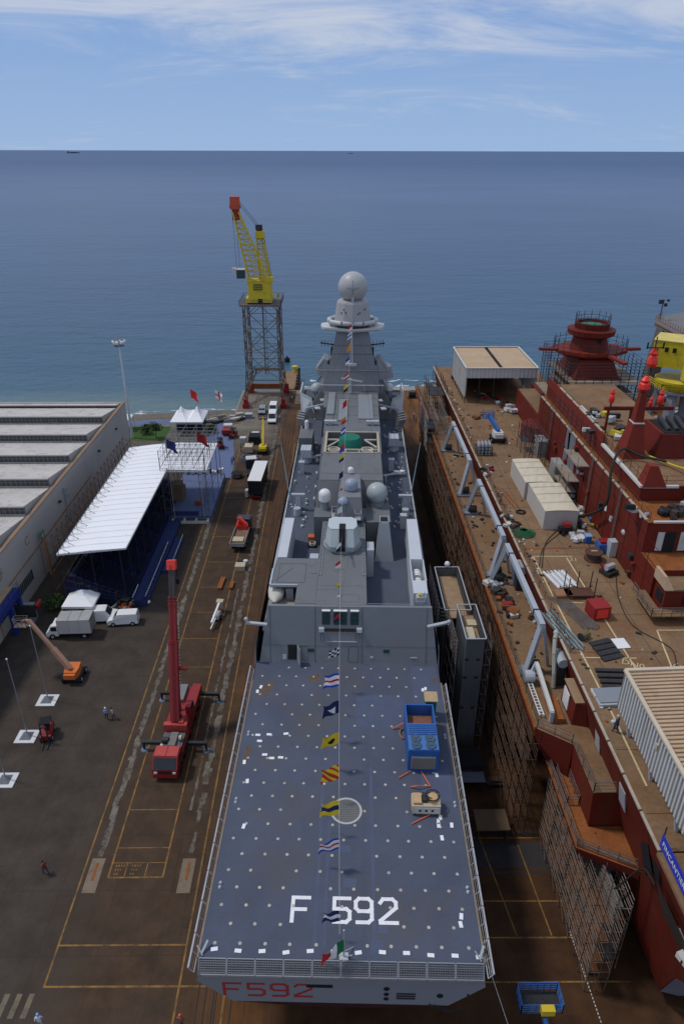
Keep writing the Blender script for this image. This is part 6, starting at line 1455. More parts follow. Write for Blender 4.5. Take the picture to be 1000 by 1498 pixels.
mb = RB(); mb.lathe([(1.9, 0), (.2, .1)], (bx-.3, 114, 35.02), 14); mb.build('green_cap', M('green_cap', (.04, .18, .12), .6, var=.3), twr)
mb = RB(); mb.box(bx-.2, bx+.7, 111.3, 111.9, 31.9, 33.3); mb.build('drum_window', BLACK, twr)
for z, x0, x1 in ((27.0, 38.2, 49.2), (25.3, 38.6, 48.2)):
    mb = RB(); mb.box(x0, x1, 107.5, 107.62, z-.15, z+.25); ge = mb.build('gallery_edge', OFFW, twr); mb = RB(); mb.box(x0-.4, 38.88, 107.63, 121, z-.12, z); mb.box(46.62, x1, 107.63, 121, z-.12, z); mb.box(38.89, 46.61, 107.63, 109.58, z-.12, z); mb.build('gallery_floor', M('gallery_boards', (.28, .22, .16), .8, var=.3), twr)
mb = RB(); mb.hexa([(35.2, 108, 24), (38, 107, 24), (38, 118, 24), (35.2, 118, 24)], [(35.2, 108, 24.2), (38, 107, 24.2), (38, 118, 24.2), (35.2, 118, 24.2)]); mb.box(36, 44, 105.6, 107.5, 22.3, 22.5); mb.build('side_gallery', M('gallery_boards', (.28, .22, .16), .8, var=.3), twr)
# entrance block at the island's far end
mb = RB(); mb.box(33.0, 37, 106, 121, DZ, 22.0); mb.hexa([(30.8, 106, DZ), (33, 104, DZ), (33, 110, DZ), (30.8, 108, DZ)], [(30.8, 106, 20.6), (33, 104, 20.6), (33, 110, 20.6), (30.8, 108, 20.6)]); mb.build('entrance_block', REDP, isl)
mb = RB(); mb.box(33.2, 37, 108, 121, 22.01, 22.1); mb.build('entrance_roof', RDECK, isl)
for p in ((796, 650), (820, 690)):
    a = onx(*p, ix); mb = RB(); mb.box(ix-1.3, ix-.02, a[1]-1.4, a[1]+1.4, DZ, DZ+2.6); mb.build('vent_cabinet', M('cabinet_grey', (.30, .30, .29), .6, var=.15), isl)

# ---- scaffolding around the bridge tower and the hull side
def scaffold(name, label, x0, x1, y0, y1, z0, z1, nx, ny, dz, mat=RTUBE, boards=.5, r=.045, grp=None, brace=True, seed=1, skipx=None, bmat=None):
    t = T(name, label, 'scaffolding', (x0, y0, 0), 0, grp); rnd = random.Random(seed)
    for j in range(ny+1):
        y = (y1-y0)*j/ny; mb = MB()
        for i in range(nx+1):
            x = (x1-x0)*i/nx
            if skipx and skipx(i, j, nx, ny): continue
            mb.tube((x+rnd.uniform(-.05, .05), y+rnd.uniform(-.08, .08), z0), (x, y, z1+rnd.uniform(-.4, .9)), r, 4)
        z = z0+dz
        while z < z1+.1:
            if skipx: mb.tube((0, y, z), (0, y, z), r*.8, 3)
            else: mb.tube((0, y, z), (x1-x0, y, z), r*.8, 3)
            z += dz
        if mb.v: mb.build('standard', mat, t)
    mb = MB(); z = z0+dz
    while z < z1+.1:
        for i in range(nx+1):
            if skipx and 0 < i < nx: continue
            x = (x1-x0)*i/nx
            for o in (0, .5, 1.0): mb.tube((x, 0, z+o), (x, y1-y0, z+o+rnd.uniform(-.1, .1)), r*.75, 3)
        if skipx:
            for yy in (0, y1-y0):
                for o in (0, .5, 1.0): mb.tube((0, yy, z+o), (x1-x0, yy, z+o), r*.75, 3)
        z += dz
    mb.build('ledger', mat, t)
    if brace:
        mb = MB()
        for j in range(ny):
            ya, yb = (y1-y0)*j/ny, (y1-y0)*(j+1)/ny; z = z0
            while z < z1-.5:
                if rnd.random() < .6: mb.tube((0, ya, z), (0, yb, z+dz), r*.7, 3)
                z += dz
        mb.build('brace', mat, t)
    z = z0+dz; kk = 0
    while z < z1-.2:
        for j in range(ny):
            if rnd.random() < boards and kk < 95 and not skipx:
                ya, yb = (y1-y0)*j/ny, (y1-y0)*(j+1)/ny
                MB().box(.05, (x1-x0)*rnd.choice((.45, .5, .9)), ya+.05, yb-.05, z+.06, z+.11).build('board', bmat or rnd.choice((ORUST, ORUST, WOOD, M('weathered_board', (.20, .15, .10), .85, var=.3))), t); kk += 1
        z += dz
    return t
ring_skip = lambda i, j, nx, ny: 0 < i < nx and 0 < j < ny
scaffold('scaffolding', 'dark scaffolding wrapped round the octagonal bridge tower', 36.9, 49.4, 106.8, 121.5, 22, 29.7, 9, 9, 1.5, DSTEEL, 0, .06, skipx=ring_skip)
t = T('scaffolding', 'ring of scaffold rails on top of the round red mast drum', 'scaffolding', (bx-.3, 114, 34.9))
mb = MB()
for i in range(14):
    a, b = 2*pi*i/14, 2*pi*(i+1)/14; mb.tube((2.7*cos(a), 2.7*sin(a), -.6), (2.7*cos(a), 2.7*sin(a), 1.9), .05, 4)
    for z in (.6, 1.2): mb.tube((2.7*cos(a), 2.7*sin(a), z), (2.7*cos(b), 2.7*sin(b), z), .04, 3)
mb.build('tube', DSTEEL, t)
t = T('scaffolding', 'scaffold rails edging the octagonal red platform', 'scaffolding', (bx, 114.2, 31.2))
mb = MB()
for i in range(24):
    a, b = 2*pi*i/24, 2*pi*(i+1)/24; mb.tube((5.9*cos(a), 4.5*sin(a), -.4), (5.9*cos(a), 4.5*sin(a), 1.8), .045, 4)
    for z in (.6, 1.2): mb.tube((5.9*cos(a), 4.5*sin(a), z), (5.9*cos(b), 4.5*sin(b), z), .035, 3)
mb.build('tube', DSTEEL, t)
scaffold('scaffolding', 'scaffold tower at the near end of the red hull, its orange boards showing', 19.9, 21.6, 31.8, 46, 0, 9.0, 2, 10, 1.3, M('brown_grey_tube', (.15, .12, .10), .6, .3, var=.4, scale=1, dirt=RUST, damt=.5), .5, .04, seed=3, bmat=M('scaffold_board_rust', (.14, .06, .025), .85, var=.4))
scaffold('scaffolding', 'stepped scaffold landings squeezed between the near scaffold tower and the red hull', 21.7, 23.0, 33.6, 38.4, 0, 8.2, 1, 3, 1.3, STEEL, .95, .045, seed=13, bmat=M('landing_grate', (.20, .19, .18), .6, .3, var=.3))
scaffold('scaffolding', 'long rusty scaffolding standing against the red hull below the davit shelf, near half', 17.3, 18.6, 46.5, 84, 0, 13.0, 2, 19, 2.0, RTUBE, .2, .045, seed=4, bmat=M('weathered_board_dark', (.07, .045, .03), .85, var=.4))
scaffold('scaffolding', 'rusty scaffolding against the red hull below the davit shelf, far half', 17.3, 18.6, 84.6, 132, 0, 13.4, 2, 22, 2.0, RTUBE, .2, .05, seed=5, bmat=M('weathered_board_dark', (.07, .045, .03)))
scaffold('scaffolding', 'slim scaffold stair tower near the far corner of the rusty flat deck', 18.6, 22.0, 131, 139, 0, 19.5, 2, 3, 2.2, RTUBE, .5, .07, seed=6, bmat=DSTEEL)
scaffold('scaffolding', 'scaffold frame with dark boards on the boat shelf left of the far davit', 16.9, 20.4, 118, 130, 11, 16.6, 2, 5, 1.9, STEEL, .4, .06, seed=7, bmat=DSTEEL)
scaffold('scaffolding', 'low scaffold stair standing on the rusty deck beside the island wall', 29.2, 31.6, 96, 103.5, DZ, DZ+3.8, 2, 3, 1.8, DSTEEL, .5, .05, seed=8, bmat=DSTEEL)

# ---- boat davits
def davit(label, y0, y1, x=19.1, far=True):
    t = T('boat_davit', label, 'davit', (x, (y0+y1)/2, 13.62), 0, 'white boat davits along the shelf'); hl = (y0-y1)/2
    DW = M('davit_white', (.36, .39, .42), .45, var=.08, dirt=(.3, .25, .2), damt=.15, dscale=1)
    MB().bar((1.15, -hl, 5.3), (1.15, hl, 5.3), .52, .58).build('crossbeam', DW, t)
    for sy in (-1, 1):
        MB().bar((0, sy*(hl+.6), .3), (1.15, sy*(hl-.3), 5.4), .46, .52).build('leg', DW, t)
        MB().bar((2.5, sy*(hl-.5), .1), (1.5, sy*(hl-.6), 4.9), .25, .3).build('stay', DW, t)
        MB().box(-.6, 1.6, sy*(hl+.4)-.7, sy*(hl+.4)+.7, .02, .3).build('foot', NAVY, t)
        MB().wheel((.8, sy*(hl+.2), .8), .5, 1.0).build('winch', DSTEEL, t)
    for u in (-.7, .7): MB().box(.8, 1.5, hl*u-.06, hl*u+.06, 4.93, 5.68).build('strap', DSTEEL, t)
    return t
davit('farthest white boat davit on the shelf of the red ship', 112, 95.2)
davit('middle white boat davit on the shelf of the red ship', 88.6, 72.4)
davit('nearest full-length white boat davit on the shelf of the red ship', 70.6, 54.9)
t = T('davit_frame', 'short low white davit frame near the shelf end', 'davit', (19.6, 50.5, 13.62))
MB().bar((0, 2.6, 2.2), (.1, -3.0, 1.2), .35, .35).build('beam', OFFW, t); MB().bar((-.6, 2.6, .1), (0, 2.6, 2.3), .3, .3).build('leg', NAVYL, t); MB().bar((1.0, 2.6, .1), (0, 2.6, 2.3), .3, .3).build('leg', NAVYL, t); MB().bar((.1, -3.0, .1), (.1, -3.0, 1.3), .3, .3).build('leg', NAVYL, t)
MB().wheel((-.6, 2.4, .8), .6, .9).build('winch', NAVYL, t); MB().box(.3, 1.3, -3.2, 0, .05, .6).build('base', ORUST, t)
t = T('ladder', 'white ladder lying along the shelf edge left of the short davit frame', 'ladder', (18.8, 50.2, 13.7))
mb = MB(); mb.bar((0, -2.2, .3), (0, 2.2, .3), .08, .1); mb.bar((.4, -2.2, .3), (.4, 2.2, .3), .08, .1); mb.build('side_rail', WHITE, t)
mb = MB()
for i in range(11): mb.tube((0, -2+i*.4, .3), (.4, -2+i*.4, .3), .04, 4)
mb.build('rung', WHITE, t)

# ---- grey sheet-clad access tower between the ships
t = T('access_tower', 'tall grey sheet-clad access tower with sandy top decks between the two ships', 'tower', (13.6, 57.5, 0))
TG = M('tower_cladding', (.165, .17, .175), .55, .2, var=.2, scale=.5, dirt=(.10, .08, .07), damt=.35, dscale=.5, streak=1)
mb = MB(); mb.sheet((0, 0, 0), (1.95, 0, 0), .2, 15.4, 12, .12, (0, 1, 0)); mb.sheet((1.95, 0, 0), (1.95, 6.0, 0), .2, 15.4, 24, .12, (-1, 0, 0)); mb.sheet((0, 0, 0), (0, 6, 0), .2, 15.4, 24, .12, (1, 0, 0)); mb.build('near_cladding', TG, t)
mb = MB(); mb.sheet((-1.2, 6.1, 0), (-1.2, 15, 0), .2, 14.6, 30, .12, (1, 0, 0)); mb.sheet((1.5, 6.1, 0), (1.5, 15, 0), .2, 14.6, 30, .12, (-1, 0, 0)); mb.sheet((-1.2, 15, 0), (1.5, 15, 0), .2, 14.6, 12, .12, (0, -1, 0)); mb.build('far_cladding', TG, t)
MB().box(.1, 1.8, .15, 5.9, 14.0, 14.15).build('top_deck', M('sandy_boards', (.30, .20, .12), .85, var=.3, scale=.9), t)
MB().box(-1.05, 1.35, 6.2, 14.9, 13.4, 13.55).build('top_deck', M('sandy_boards', (.30, .20, .12), .85, var=.3, scale=.9), t)
mb = MB()
for (x0, x1, y0, y1, z) in ((-.05, 2.0, -.1, 6.0, 15.5), (-1.3, 1.6, 6.1, 15.1, 14.7)):
    for a, b in (((x0, y0), (x1, y0)), ((x1, y0), (x1, y1)), ((x1, y1), (x0, y1)), ((x0, y1), (x0, y0))): mb.bar((*a, z), (*b, z), .1, .1)
mb.build('coping', NAVYL, t)
mb = MB(); mb.rail([(-.9, 0, 12), (-.9, 6, 12), (-1.9, 6, 12), (-1.9, 15, 12)], 3, 6, 1.2, .04)
for x, y in ((-.9, 0), (-.9, 2), (-.9, 4), (-.9, 6), (-1.9, 8), (-1.9, 10), (-1.9, 12.5), (-1.9, 15), (2.7, 0), (2.7, 2), (2.7, 4), (2.7, 6)): mb.tube((x, y, 0), (x, y, 15.2), .05, 4)
for z in range(2, 15, 2): mb.tube((-.9, 0, z), (-.9, 6, z), .04, 3); mb.tube((-1.9, 6, z), (-1.9, 15, z), .04, 3); mb.tube((2.7, 0, z), (2.7, 6, z), .04, 3); mb.tube((2.7, 0, z), (2.1, 0, z), .04, 3); mb.tube((2.7, 0, z), (2.7, 2, z+2), .03, 3)
mb.build('outer_scaffold', STEEL, t)
MB().sphere((.2, 15.0, 15.2), .35, 8, 6).build('beacon', WHITE, t)
mb = MB(); mb.box(.2, 1.2, 1, 3, 14.16, 14.7); mb.box(.8, 1.8, 3.6, 4.6, 14.16, 14.5); mb.build('crate', BEIGE, t)
mb = MB()
for z in (6, 10.2, 12.6):
    for x in (0, 1.2): mb.box(x, x+.4, -.03, -.005, z, z+.25)
mb.build('vent_hole', BLACK, t)

# ---- shelters on the red deck
def shelter(label, x0, x1, y0, y1, zb, zt, legs, ribs):
    t = T('shelter', label, 'shelter', (x0, y0, DZ)); w_, d = x1-x0, y1-y0; zb -= DZ; zt -= DZ
    SH = M('shelter_sheet', (.56, .55, .52), .55, var=.1, scale=.5, dirt=(.32, .25, .18), damt=.25, dscale=.5, streak=1)
    mb = MB(); mb.sheet((0, 0, 0), (0, d, 0), zb, zt, int(d/ribs), .3, (1, 0, 0)); mb.build('side_cladding', SH, t)
    mb = MB(); mb.sheet((w_, 0, 0), (w_, d, 0), zb, zt, int(d/ribs), .15, (-1, 0, 0)); mb.build('side_cladding', SH, t)
    mb = MB(); mb.sheet((0, 0, 0), (w_, 0, 0), zt-1.9, zt, int(w_/ribs), .15, (0, 1, 0)); mb.build('front_fascia', SH, t)
    return t, w_, d, zb, zt
t, w_, d, zb, zt = shelter('big white open-fronted shelter with sandy flat roof at the far end of the rusty deck', 24.4, 37.6, 125.4, 141, 19.0, 24.6, 1, .7)
MB().box(.2, w_/2-.35, .2, d-.2, zt-.25, zt-.15).build('roof', TAN, t); MB().box(w_/2+.35, w_-.2, .2, d-.2, zt-.25, zt-.15).build('roof', TAN, t); MB().box(w_/2-.35, w_/2+.35, .2, d-.2, zt-.5, zt-.3).build('roof_gutter', BLACK, t)
mb = MB()
for a, b in (((0, 0), (w_, 0)), ((w_, 0), (w_, d)), ((w_, d), (0, d)), ((0, d), (0, 0))): mb.bar((*a, zt), (*b, zt), .3, .15)
mb.build('roof_rim', OFFW, t)
MB().box(0, w_, d-.1, d, 0, zt).build('rear_wall', DSTEEL, t)
for i in range(8): MB().bar((.1, i*2.2, 0), (.1, i*2.2, zb+.3), .15, .15).build('leg', DSTEEL, t)
for i in range(1, 6): MB().bar((i*w_/5, .1, 0), (i*w_/5, .1, zt-1.9), .12, .12).build('leg', DSTEEL, t)
MB().box(-.03, 0, 6, 6.8, 3.4, 5.0).build('side_hatch', WOOD, t)
t, w_, d, zb, zt = shelter('ribbed white shelter with corrugated tan roof at the near right of the deck', 22.7, 40, 25, 42.4, 20.3, 24, 1, .42)
mb = MB(); n = 44
for i in range(n):
    ya = .1+(d-.2)*i/n; ym = ya+(d-.2)/n*.62; yb = ya+(d-.2)/n; z0, z1 = zt-.2, zt+.55
    mb.quad((.1, ya, z0), (w_, ya, z1), (w_, ya+.02, z1+.14), (.1, ya+.02, z0+.14)); mb.quad((.1, ya+.02, z0+.14), (w_, ya+.02, z1+.14), (w_, ym, z1+.14), (.1, ym, z0+.14)); mb.quad((.1, ym, z0+.14), (w_, ym, z1+.14), (w_, ym+.02, z1), (.1, ym+.02, z0)); mb.quad((.1, ym+.02, z0), (w_, ym+.02, z1), (w_, yb, z1), (.1, yb, z0))
mb.build('roof', TAN, t)
mb = MB(); mb.bar((0, 0, zt), (0, d, zt), .3, .18); mb.bar((0, d, zt), (w_, d, zt+.6), .3, .18); mb.build('roof_rim', M('rim_cream', (.55, .46, .34), .7, var=.1), t)
mb = MB(); mb.sheet((0, d, 0), (w_, d, 0), zb, zt-.1, 40, .15, (0, -1, 0)); mb.build('rear_cladding', M('shelter_sheet', (1, 1, 1)), t)
for y in (3.2, 7.6, 12.0, 16.4): MB().hexa([(.9, y-.12, 0), (1.1, y-.12, 0), (1.1, y+.12, 0), (.9, y+.12, 0)], [(.25, y-.12, zb+.8), (.45, y-.12, zb+.8), (.45, y+.12, zb+.8), (.25, y+.12, zb+.8)]).build('leg', NAVYL, t)
MB().box(-.1, -.02, 10.6, 10.9, zb+2.2, zb+2.7).build('wall_box', BEIGE, t)
# covered crates (two cream tarpaulin tents)
def sheeted(label, pts, zt, seed):
    x0, x1, y0, y1 = pts; t = T('sheeted_block', label, 'covered load', ((x0+x1)/2, (y0+y1)/2, DZ)); a, b = (x1-x0)/2, (y1-y0)/2; rnd = random.Random(seed)
    mb = MB(); n = 8; vs = []
    for j in range(n+1):
        for i in range(n+1): vs.append((-a+2*a*i/n, -b+2*b*j/n, zt-.1*abs(2*i/n-1)**2+.045*rnd.uniform(-1, 1)*(1 if 0 < i < n and 0 < j < n else 0)))
    mb.add(vs, [[j*(n+1)+i, j*(n+1)+i+1, (j+1)*(n+1)+i+1, (j+1)*(n+1)+i] for j in range(n) for i in range(n)]); mb.build('top_sheet', CREAM, t)
    mb = MB(); mb.box(-a+.01, a-.01, -b+.01, b-.01, .02, zt-.13); mb.build('side_sheet', M('shaded_side_sheet', (.47, .43, .38), .7, var=.1, scale=1, dirt=(.3, .22, .15), damt=.25), t)  # sides greyer than the top sheet, their shade is in the colour
    mb = MB()
    for u in (-.5, .1, .6): mb.tube((-a, u*b, zt+.05), (a, u*b+.3, zt+.05), .02, 3)
    mb.build('lashing', HOSEK, t)
sheeted('farther of the two cream tarpaulin-covered blocks on the rusty deck', (25.7, 29.6, 84.6, 92.6), 2.6, 1)
sheeted('nearer of the two cream tarpaulin-covered blocks, with pale near side', (26.0, 30.2, 76.0, 84.2), 2.7, 2)

# ---- blue lift, cages, coils and clutter on the red deck
t = boom_lift('blue and white boom lift on the rusty deck in front of the big white shelter', 0, 0, 0, OFFW, BLUEP, [((0, -.4, 1.9), (-1.2, 2.6, 3.6), .5)], BLUEP, .9); x, y = at(726, 645, DZ); t.location = (x, y, DZ)
x, y = at(707, 664, DZ)
t = T('gas_bottle_rack', 'rack packed with upright grey gas bottles on the rusty deck', 'rack', (x, y, DZ), 0)
for i in range(4):
    for j in range(3): MB().lathe([(.2, 0), (.2, 1.7), (.1, 1.9), (.08, 2.0)], (-.9+i*.55, -.5+j*.5, .1), 8).build('gas_bottle', NAVYL, t)
mb = MB(); mb.rail([(-1.2, -.8, 0), (1.1, -.8, 0), (1.1, .8, 0), (-1.2, .8, 0), (-1.2, -.8, 0)], 1.4, 3, 1.1, .05); mb.build('frame', DSTEEL, t)
def coil(label, px_, py_, r, mat, n=5, z=DZ, name='hose_coil', cat='hose'):
    x, y = at(px_, py_, z); t = T(name, label, cat, (x, y, z)); rnd = random.Random(px_)
    for k in range(n):
        rr = r*(1-.12*k); pts = [(rr*cos(a)*(1+.08*sin(3*a+k)), rr*.85*sin(a), .08+.09*k+.03*sin(5*a)) for a in [2*pi*i/18 for i in range(19)]]
        MB().path(pts, .09, 5).build('loop', mat, t)
    return t
coil('coiled green hose on the rusty deck near the middle davit', 765, 781, 1.4, HOSEG, 6)
coil('coil of dark hose just right of the deck edge rail above the green coil', 752, 768, .8, HOSEK, 3)
coil('small dark coil lying at the end of two rusty pipes', 761, 750, .6, HOSEK, 2)
x, y = at(745, 730, DZ); t = T('pipe_pair', 'two thin orange-rust pipes lying side by side on the deck', 'pipes', (x, y, DZ))
for o in (-.25, .3): MB().tube((o-.6, 3.2, .08), (o+.4, -3.4, .08), .07, 5).build('pipe', ORUST, t)
lump('steel_box', 'bright red steel box standing on the rusty deck near the pipe rack', 'box', *at(872, 900, DZ), [('body', CRED, 'b', (-.9, .9, -.9, .9, .1, 1.5)), ('door', SIGR, 'b', (-.6, .6, -.95, -.9, .3, 1.3)), ('foot', DSTEEL, 'b', (-.8, .8, -.8, .8, 0, .1))], .15, DZ)
lump('cable_drum', 'round brown cable drum near the foot of the red island wall', 'cable drum', *at(866, 818, DZ), [('flange', M('brown_drum', (.10, .05, .035), .8), 'c', (0, 0, 0, 1.0, .2)), ('core', TRUNK, 'c', (0, 0, .2, .7, .7)), ('flange', M('brown_drum', (.10, .05, .035), .8), 'c', (0, 0, .9, 1.0, .15)), ('cap', WOOD, 'b', (-.3, .4, -.1, .2, 1.06, 1.12))], 0, DZ)
lump('winch_unit', 'square dark winch frame on the rusty deck right of the cable drum', 'winch', *at(889, 839, DZ), [('frame', DSTEEL, 'b', (-.8, .8, -.7, .7, .05, .5)), ('drum', NAVYL, 't', ((-.6, 0, .9), (.6, 0, .9), .35)), ('panel', CRED, 'b', (-.7, -.2, .3, .6, .5, 1.1))], .5, DZ)
lump('blue_box', 'blue tool box beside the white sacks by the island wall', 'tool box', *at(858, 793, DZ), [('body', BLUEP, 'b', (-.35, .35, -.4, .4, 0, .9)), ('lid', M('light_blue_lid', (.2, .35, .6), .5), 'b', (-.38, .38, -.42, .42, .9, 1.0))], 0, DZ)
lump('blue_skip', 'blue and red skip at the foot of the island wall beside a grey cabinet', 'skip', *at(881, 806, DZ), [('body', BLUEP, 'b', (-.8, .8, -.7, .7, .1, 1.2)), ('load', CRED, 'b', (-.6, .6, -.5, .5, 1.2, 1.5))], 0, DZ)
lump('grey_cabinet', 'pale grey upright cabinet leaning by the island wall right of the blue skip', 'cabinet', *at(894, 812, DZ), [('body', NAVYL, 'b', (-.6, .6, -.5, .5, 0, 2.0)), ('door', OFFW, 'b', (-.5, .5, -.54, -.5, .2, 1.8))], .1, DZ)
lump('compressor', 'black and red compressor on the rusty deck left of the white sacks', 'compressor', *at(825, 780, DZ), [('tank', BLACK, 't', ((-.8, 0, .6), (.8, 0, .6), .45)), ('motor', CRED, 'b', (-.3, .6, -.3, .4, .9, 1.4)), ('wheel', BLACK, 't', ((-.5, -.6, .3), (-.3, -.6, .3), .3))], 0, DZ)
random.seed(31)
def pile(name, label, cat, px_, py_, n, rx, ry, mats, size, z=DZ, part='piece'):
    x, y = at(px_, py_, z); t = T(name, label, cat, (x, y, z))
    for k in range(n):
        s_ = size*random.uniform(.5, 1.3); MB().cbox((random.uniform(-rx, rx), random.uniform(-ry, ry), s_*.3+.02*k), (s_, s_*random.uniform(.4, 1), s_*.5), random.uniform(0, 3), random.uniform(-.2, .2)).build(part, mats[k % len(mats)], t)
pile('sack_pile', 'heap of white sacks beside the blue tool box', 'sacks', 844, 788, 9, .9, .9, [OFFW, WHITE, NAVYL], .8, part='sack')
pile('scrap_pile', 'dark jumble of hoses and tools along the island wall near the tarpaulin blocks', 'scrap', 855, 762, 20, 1.6, 2.6, [DSTEEL, NAVYL, OFFW, HOSEY, CRED, BLUEP], .7)
pile('scrap_pile', 'dark scrap between the nearer tarpaulin block and the island wall', 'scrap', 836, 738, 14, .9, 2.2, [DSTEEL, NAVYL, OFFW, BLACK], .7)
pile('scrap_pile', 'dark and white scrap under the front edge of the big white shelter', 'scrap', 712, 583, 10, 2, 1.5, [DSTEEL, CRED, OFFW, BLACK], .9)
pile('scrap_pile', 'brown bale of wire on the rusty deck left of the blue and white boom lift', 'scrap', 697, 612, 7, .5, .6, [M('brown_wire', (.2, .09, .04), .9)], .8)
pile('scrap_pile', 'pallets and grey parts in front of the shelter on the right', 'scrap', 745, 598, 16, 2.2, 3.0, [DSTEEL, NAVYL, OFFW, RTUBE], .9)
pile('scrap_pile', 'small tools scattered along the deck rail near the gas bottle rack', 'scrap', 712, 690, 9, .7, 3.0, [DSTEEL, OFFW, CRED, BLACK], .6)
pile('scrap_pile', 'tangled white and dark parts beside the upper rail near the green coil', 'scrap', 742, 762, 12, .8, 3.2, [DSTEEL, OFFW, NAVYL, RTUBE], .6)
pile('scrap_pile', 'dark machinery and red pump on the boat shelf beneath the nearest long davit', 'scrap', 737, 880, 9, .8, 2.5, [DSTEEL, CRED, DSTEEL, ORUST], .9, 13.62)
pile('scrap_pile', 'pale and brown parts on the boat shelf under the nearest davit leg', 'scrap', 748, 905, 6, .7, 1.2, [OFFW, DSTEEL, ORUST], 1.0, 13.62)
pile('scrap_pile', 'grey winch parts piled on the shelf at the joint of two davits', 'scrap', 722, 855, 9, .9, .8, [NAVYL, NAVY, OFFW], .8, 13.62)
pile('scrap_pile', 'dark clutter on the walkway of the island end facing the camera', 'scrap', 975, 752, 22, 4.0, 1.4, [DSTEEL, BLACK, RTUBE, NAVYL], .8, 25.66)
pile('scrap_pile', 'coils and crates on the upper deck beyond the pyramid mast', 'scrap', 885, 625, 24, 3.4, 5.0, [DSTEEL, RTUBE, OFFW, HOSEY, NAVYL], 1.1, 27.46)
rs = random.Random(55); t = T('loose_gear', 'small loose gear, offcuts and bottles scattered over the rusty deck', 'gear', (27, 60, DZ))
mb = MB()
for k in range(110):
    x = rs.choice((rs.uniform(-4.6, -3.6), rs.uniform(-4.5, 5.2))); y = rs.uniform(-18, 74); a = rs.uniform(.08, .3)
    if -1.6 < x < 3.4 and 15.5 < y < 33: continue
    mb.cbox((x, y, a*.25), (a, a*rs.uniform(.3, 2.2), a*.5), rs.uniform(0, 3))
g1 = mb.build('offcut', DSTEEL, t); struct(g1, 'stuff')
mb = MB()
for k in range(60):
    x = rs.choice((rs.uniform(-4.6, -3.6), rs.uniform(-4.5, 5.2))); y = rs.uniform(-18, 74); a = rs.uniform(.08, .3)
    if -1.6 < x < 3.4 and 15.5 < y < 33: continue
    mb.cbox((x, y, a*.25), (a, a*rs.uniform(.3, 1.8), a*.5), rs.uniform(0, 3))
struct(mb.build('pale_offcut', OFFW, t), 'stuff')
mb = MB()
for k in range(36):
    x = rs.uniform(-4.6, 5.2); y = rs.uniform(-18, 74); a = rs.uniform(.1, .4)
    if -1.6 < x < 3.4 and 15.5 < y < 33: continue
    mb.cbox((x, y, a*.25), (a, a*rs.uniform(.3, 1.8), a*.5), rs.uniform(0, 3))
struct(mb.build('rusty_offcut', ORUST, t), 'stuff')
rs = random.Random(56); t = T('shelf_gear', 'loose pipes, boxes and offcuts strewn along the boat shelf of the red ship', 'gear', (20.5, 85, 13.63))
for nm, m_, n in (('offcut', DSTEEL, 60), ('pale_offcut', NAVYL, 26), ('rusty_offcut', RTUBE, 40)):
    mb = MB()
    for k in range(n): a = rs.uniform(.1, .35); mb.cbox((rs.uniform(-1.9, 2.2), rs.uniform(-37, 45), a*.3), (a, a*rs.uniform(.4, 2.5), a*.6), rs.uniform(0, 3))
    struct(mb.build(nm, m_, t), 'stuff')
# white plate + plates and pipe stacks
def flatstack(name, label, cat, px_, py_, items, part, z=DZ, rz=0, group=None):
    x, y = at(px_, py_, z); t = T(name, label, cat, (x, y, z), rz, group)
    for m_, a in items: MB().box(*a).build(part, m_, t)
    return t
flatstack('white_sheet', 'single white sheet lying on the deck right of the pipe bundle', 'sheet', 907, 942, [(WHITE, (-.65, .65, -.75, .75, .05, .1)), (WOOD, (-.5, .5, -.05, .05, .01, .05))], 'panel', rz=.1)
flatstack('plank_stack', 'splayed stack of white and grey planks inside the painted line corner', 'planks', 819, 848, [([WHITE, OFFW, NAVYL][k % 3], (-1.2+k*.22, -1.0+k*.22, -1.6+.3*sin(k*2), 1.5+.3*cos(k*3), .02+.01*k, .2)) for k in range(11)], 'plank', rz=.25)
flatstack('plate_stack', 'fan of dark steel plates on the deck below the pipe bundle', 'plates', 882, 950, [(DSTEEL, (-1.1+.1*k, 1.1+.1*k, -1.6+k*.75, -1.0+k*.75, .02, .15)) for k in range(4)], 'plate', rz=.3)
flatstack('plate_stack', 'row of dark beams stacked behind the near white ribbed shelter', 'plates', 898, 998, [(DSTEEL, (-1.3, 1.3, -1.8+k*.75, -1.4+k*.75, .02, .25)) for k in range(5)], 'beam', rz=-.05)
flatstack('grating_stack', 'pale grating panels beside the corner of the near white ribbed shelter', 'gratings', 893, 1020, [(NAVYL, (-1.5, 1.5, -1.2, -.2, .05, .3)), (OFFW, (-1.5, 1.3, -.1, .9, .05, .3)), (NAVY, (-1.4, 1.4, -1.0, .8, .32, .4))], 'panel', rz=.05)
flatstack('board_box', 'flat brown board box at the top of the long pipe bundle', 'board', 822, 872, [(M('brown_board', (.28, .15, .08), .8), (-.9, .9, -.6, .6, .02, .5)), (ORUST, (-.8, .8, -.7, -.6, .02, .4))], 'board', rz=.1)
x, y = at(838, 895, DZ); t = T('pipe_bundle', 'long bundle of grey pipes lying on the rusty deck', 'pipes', (x, y, DZ), radians(20))
for k in range(8): MB().tube((-.8+k*.22, -3.2+.2*sin(k), .15), (-.8+k*.22, 3.0+.2*cos(k), .15), .06, 5).build('pipe', STEEL, t)
x, y = at(818, 920, DZ); t = T('pipe_bundle', 'bundle of pale blue and grey pipes by the coaming beside the yellow line', 'pipes', (x, y, DZ), radians(14))
for k in range(8): MB().tube((-.7+k*.2, -3.4+.3*sin(k), .15), (-.7+k*.2, 2.8+.3*cos(k), .15), .06, 5).build('pipe', [STEEL, M('pale_teal_pipe', (.22, .34, .36), .6)][k % 2], t)
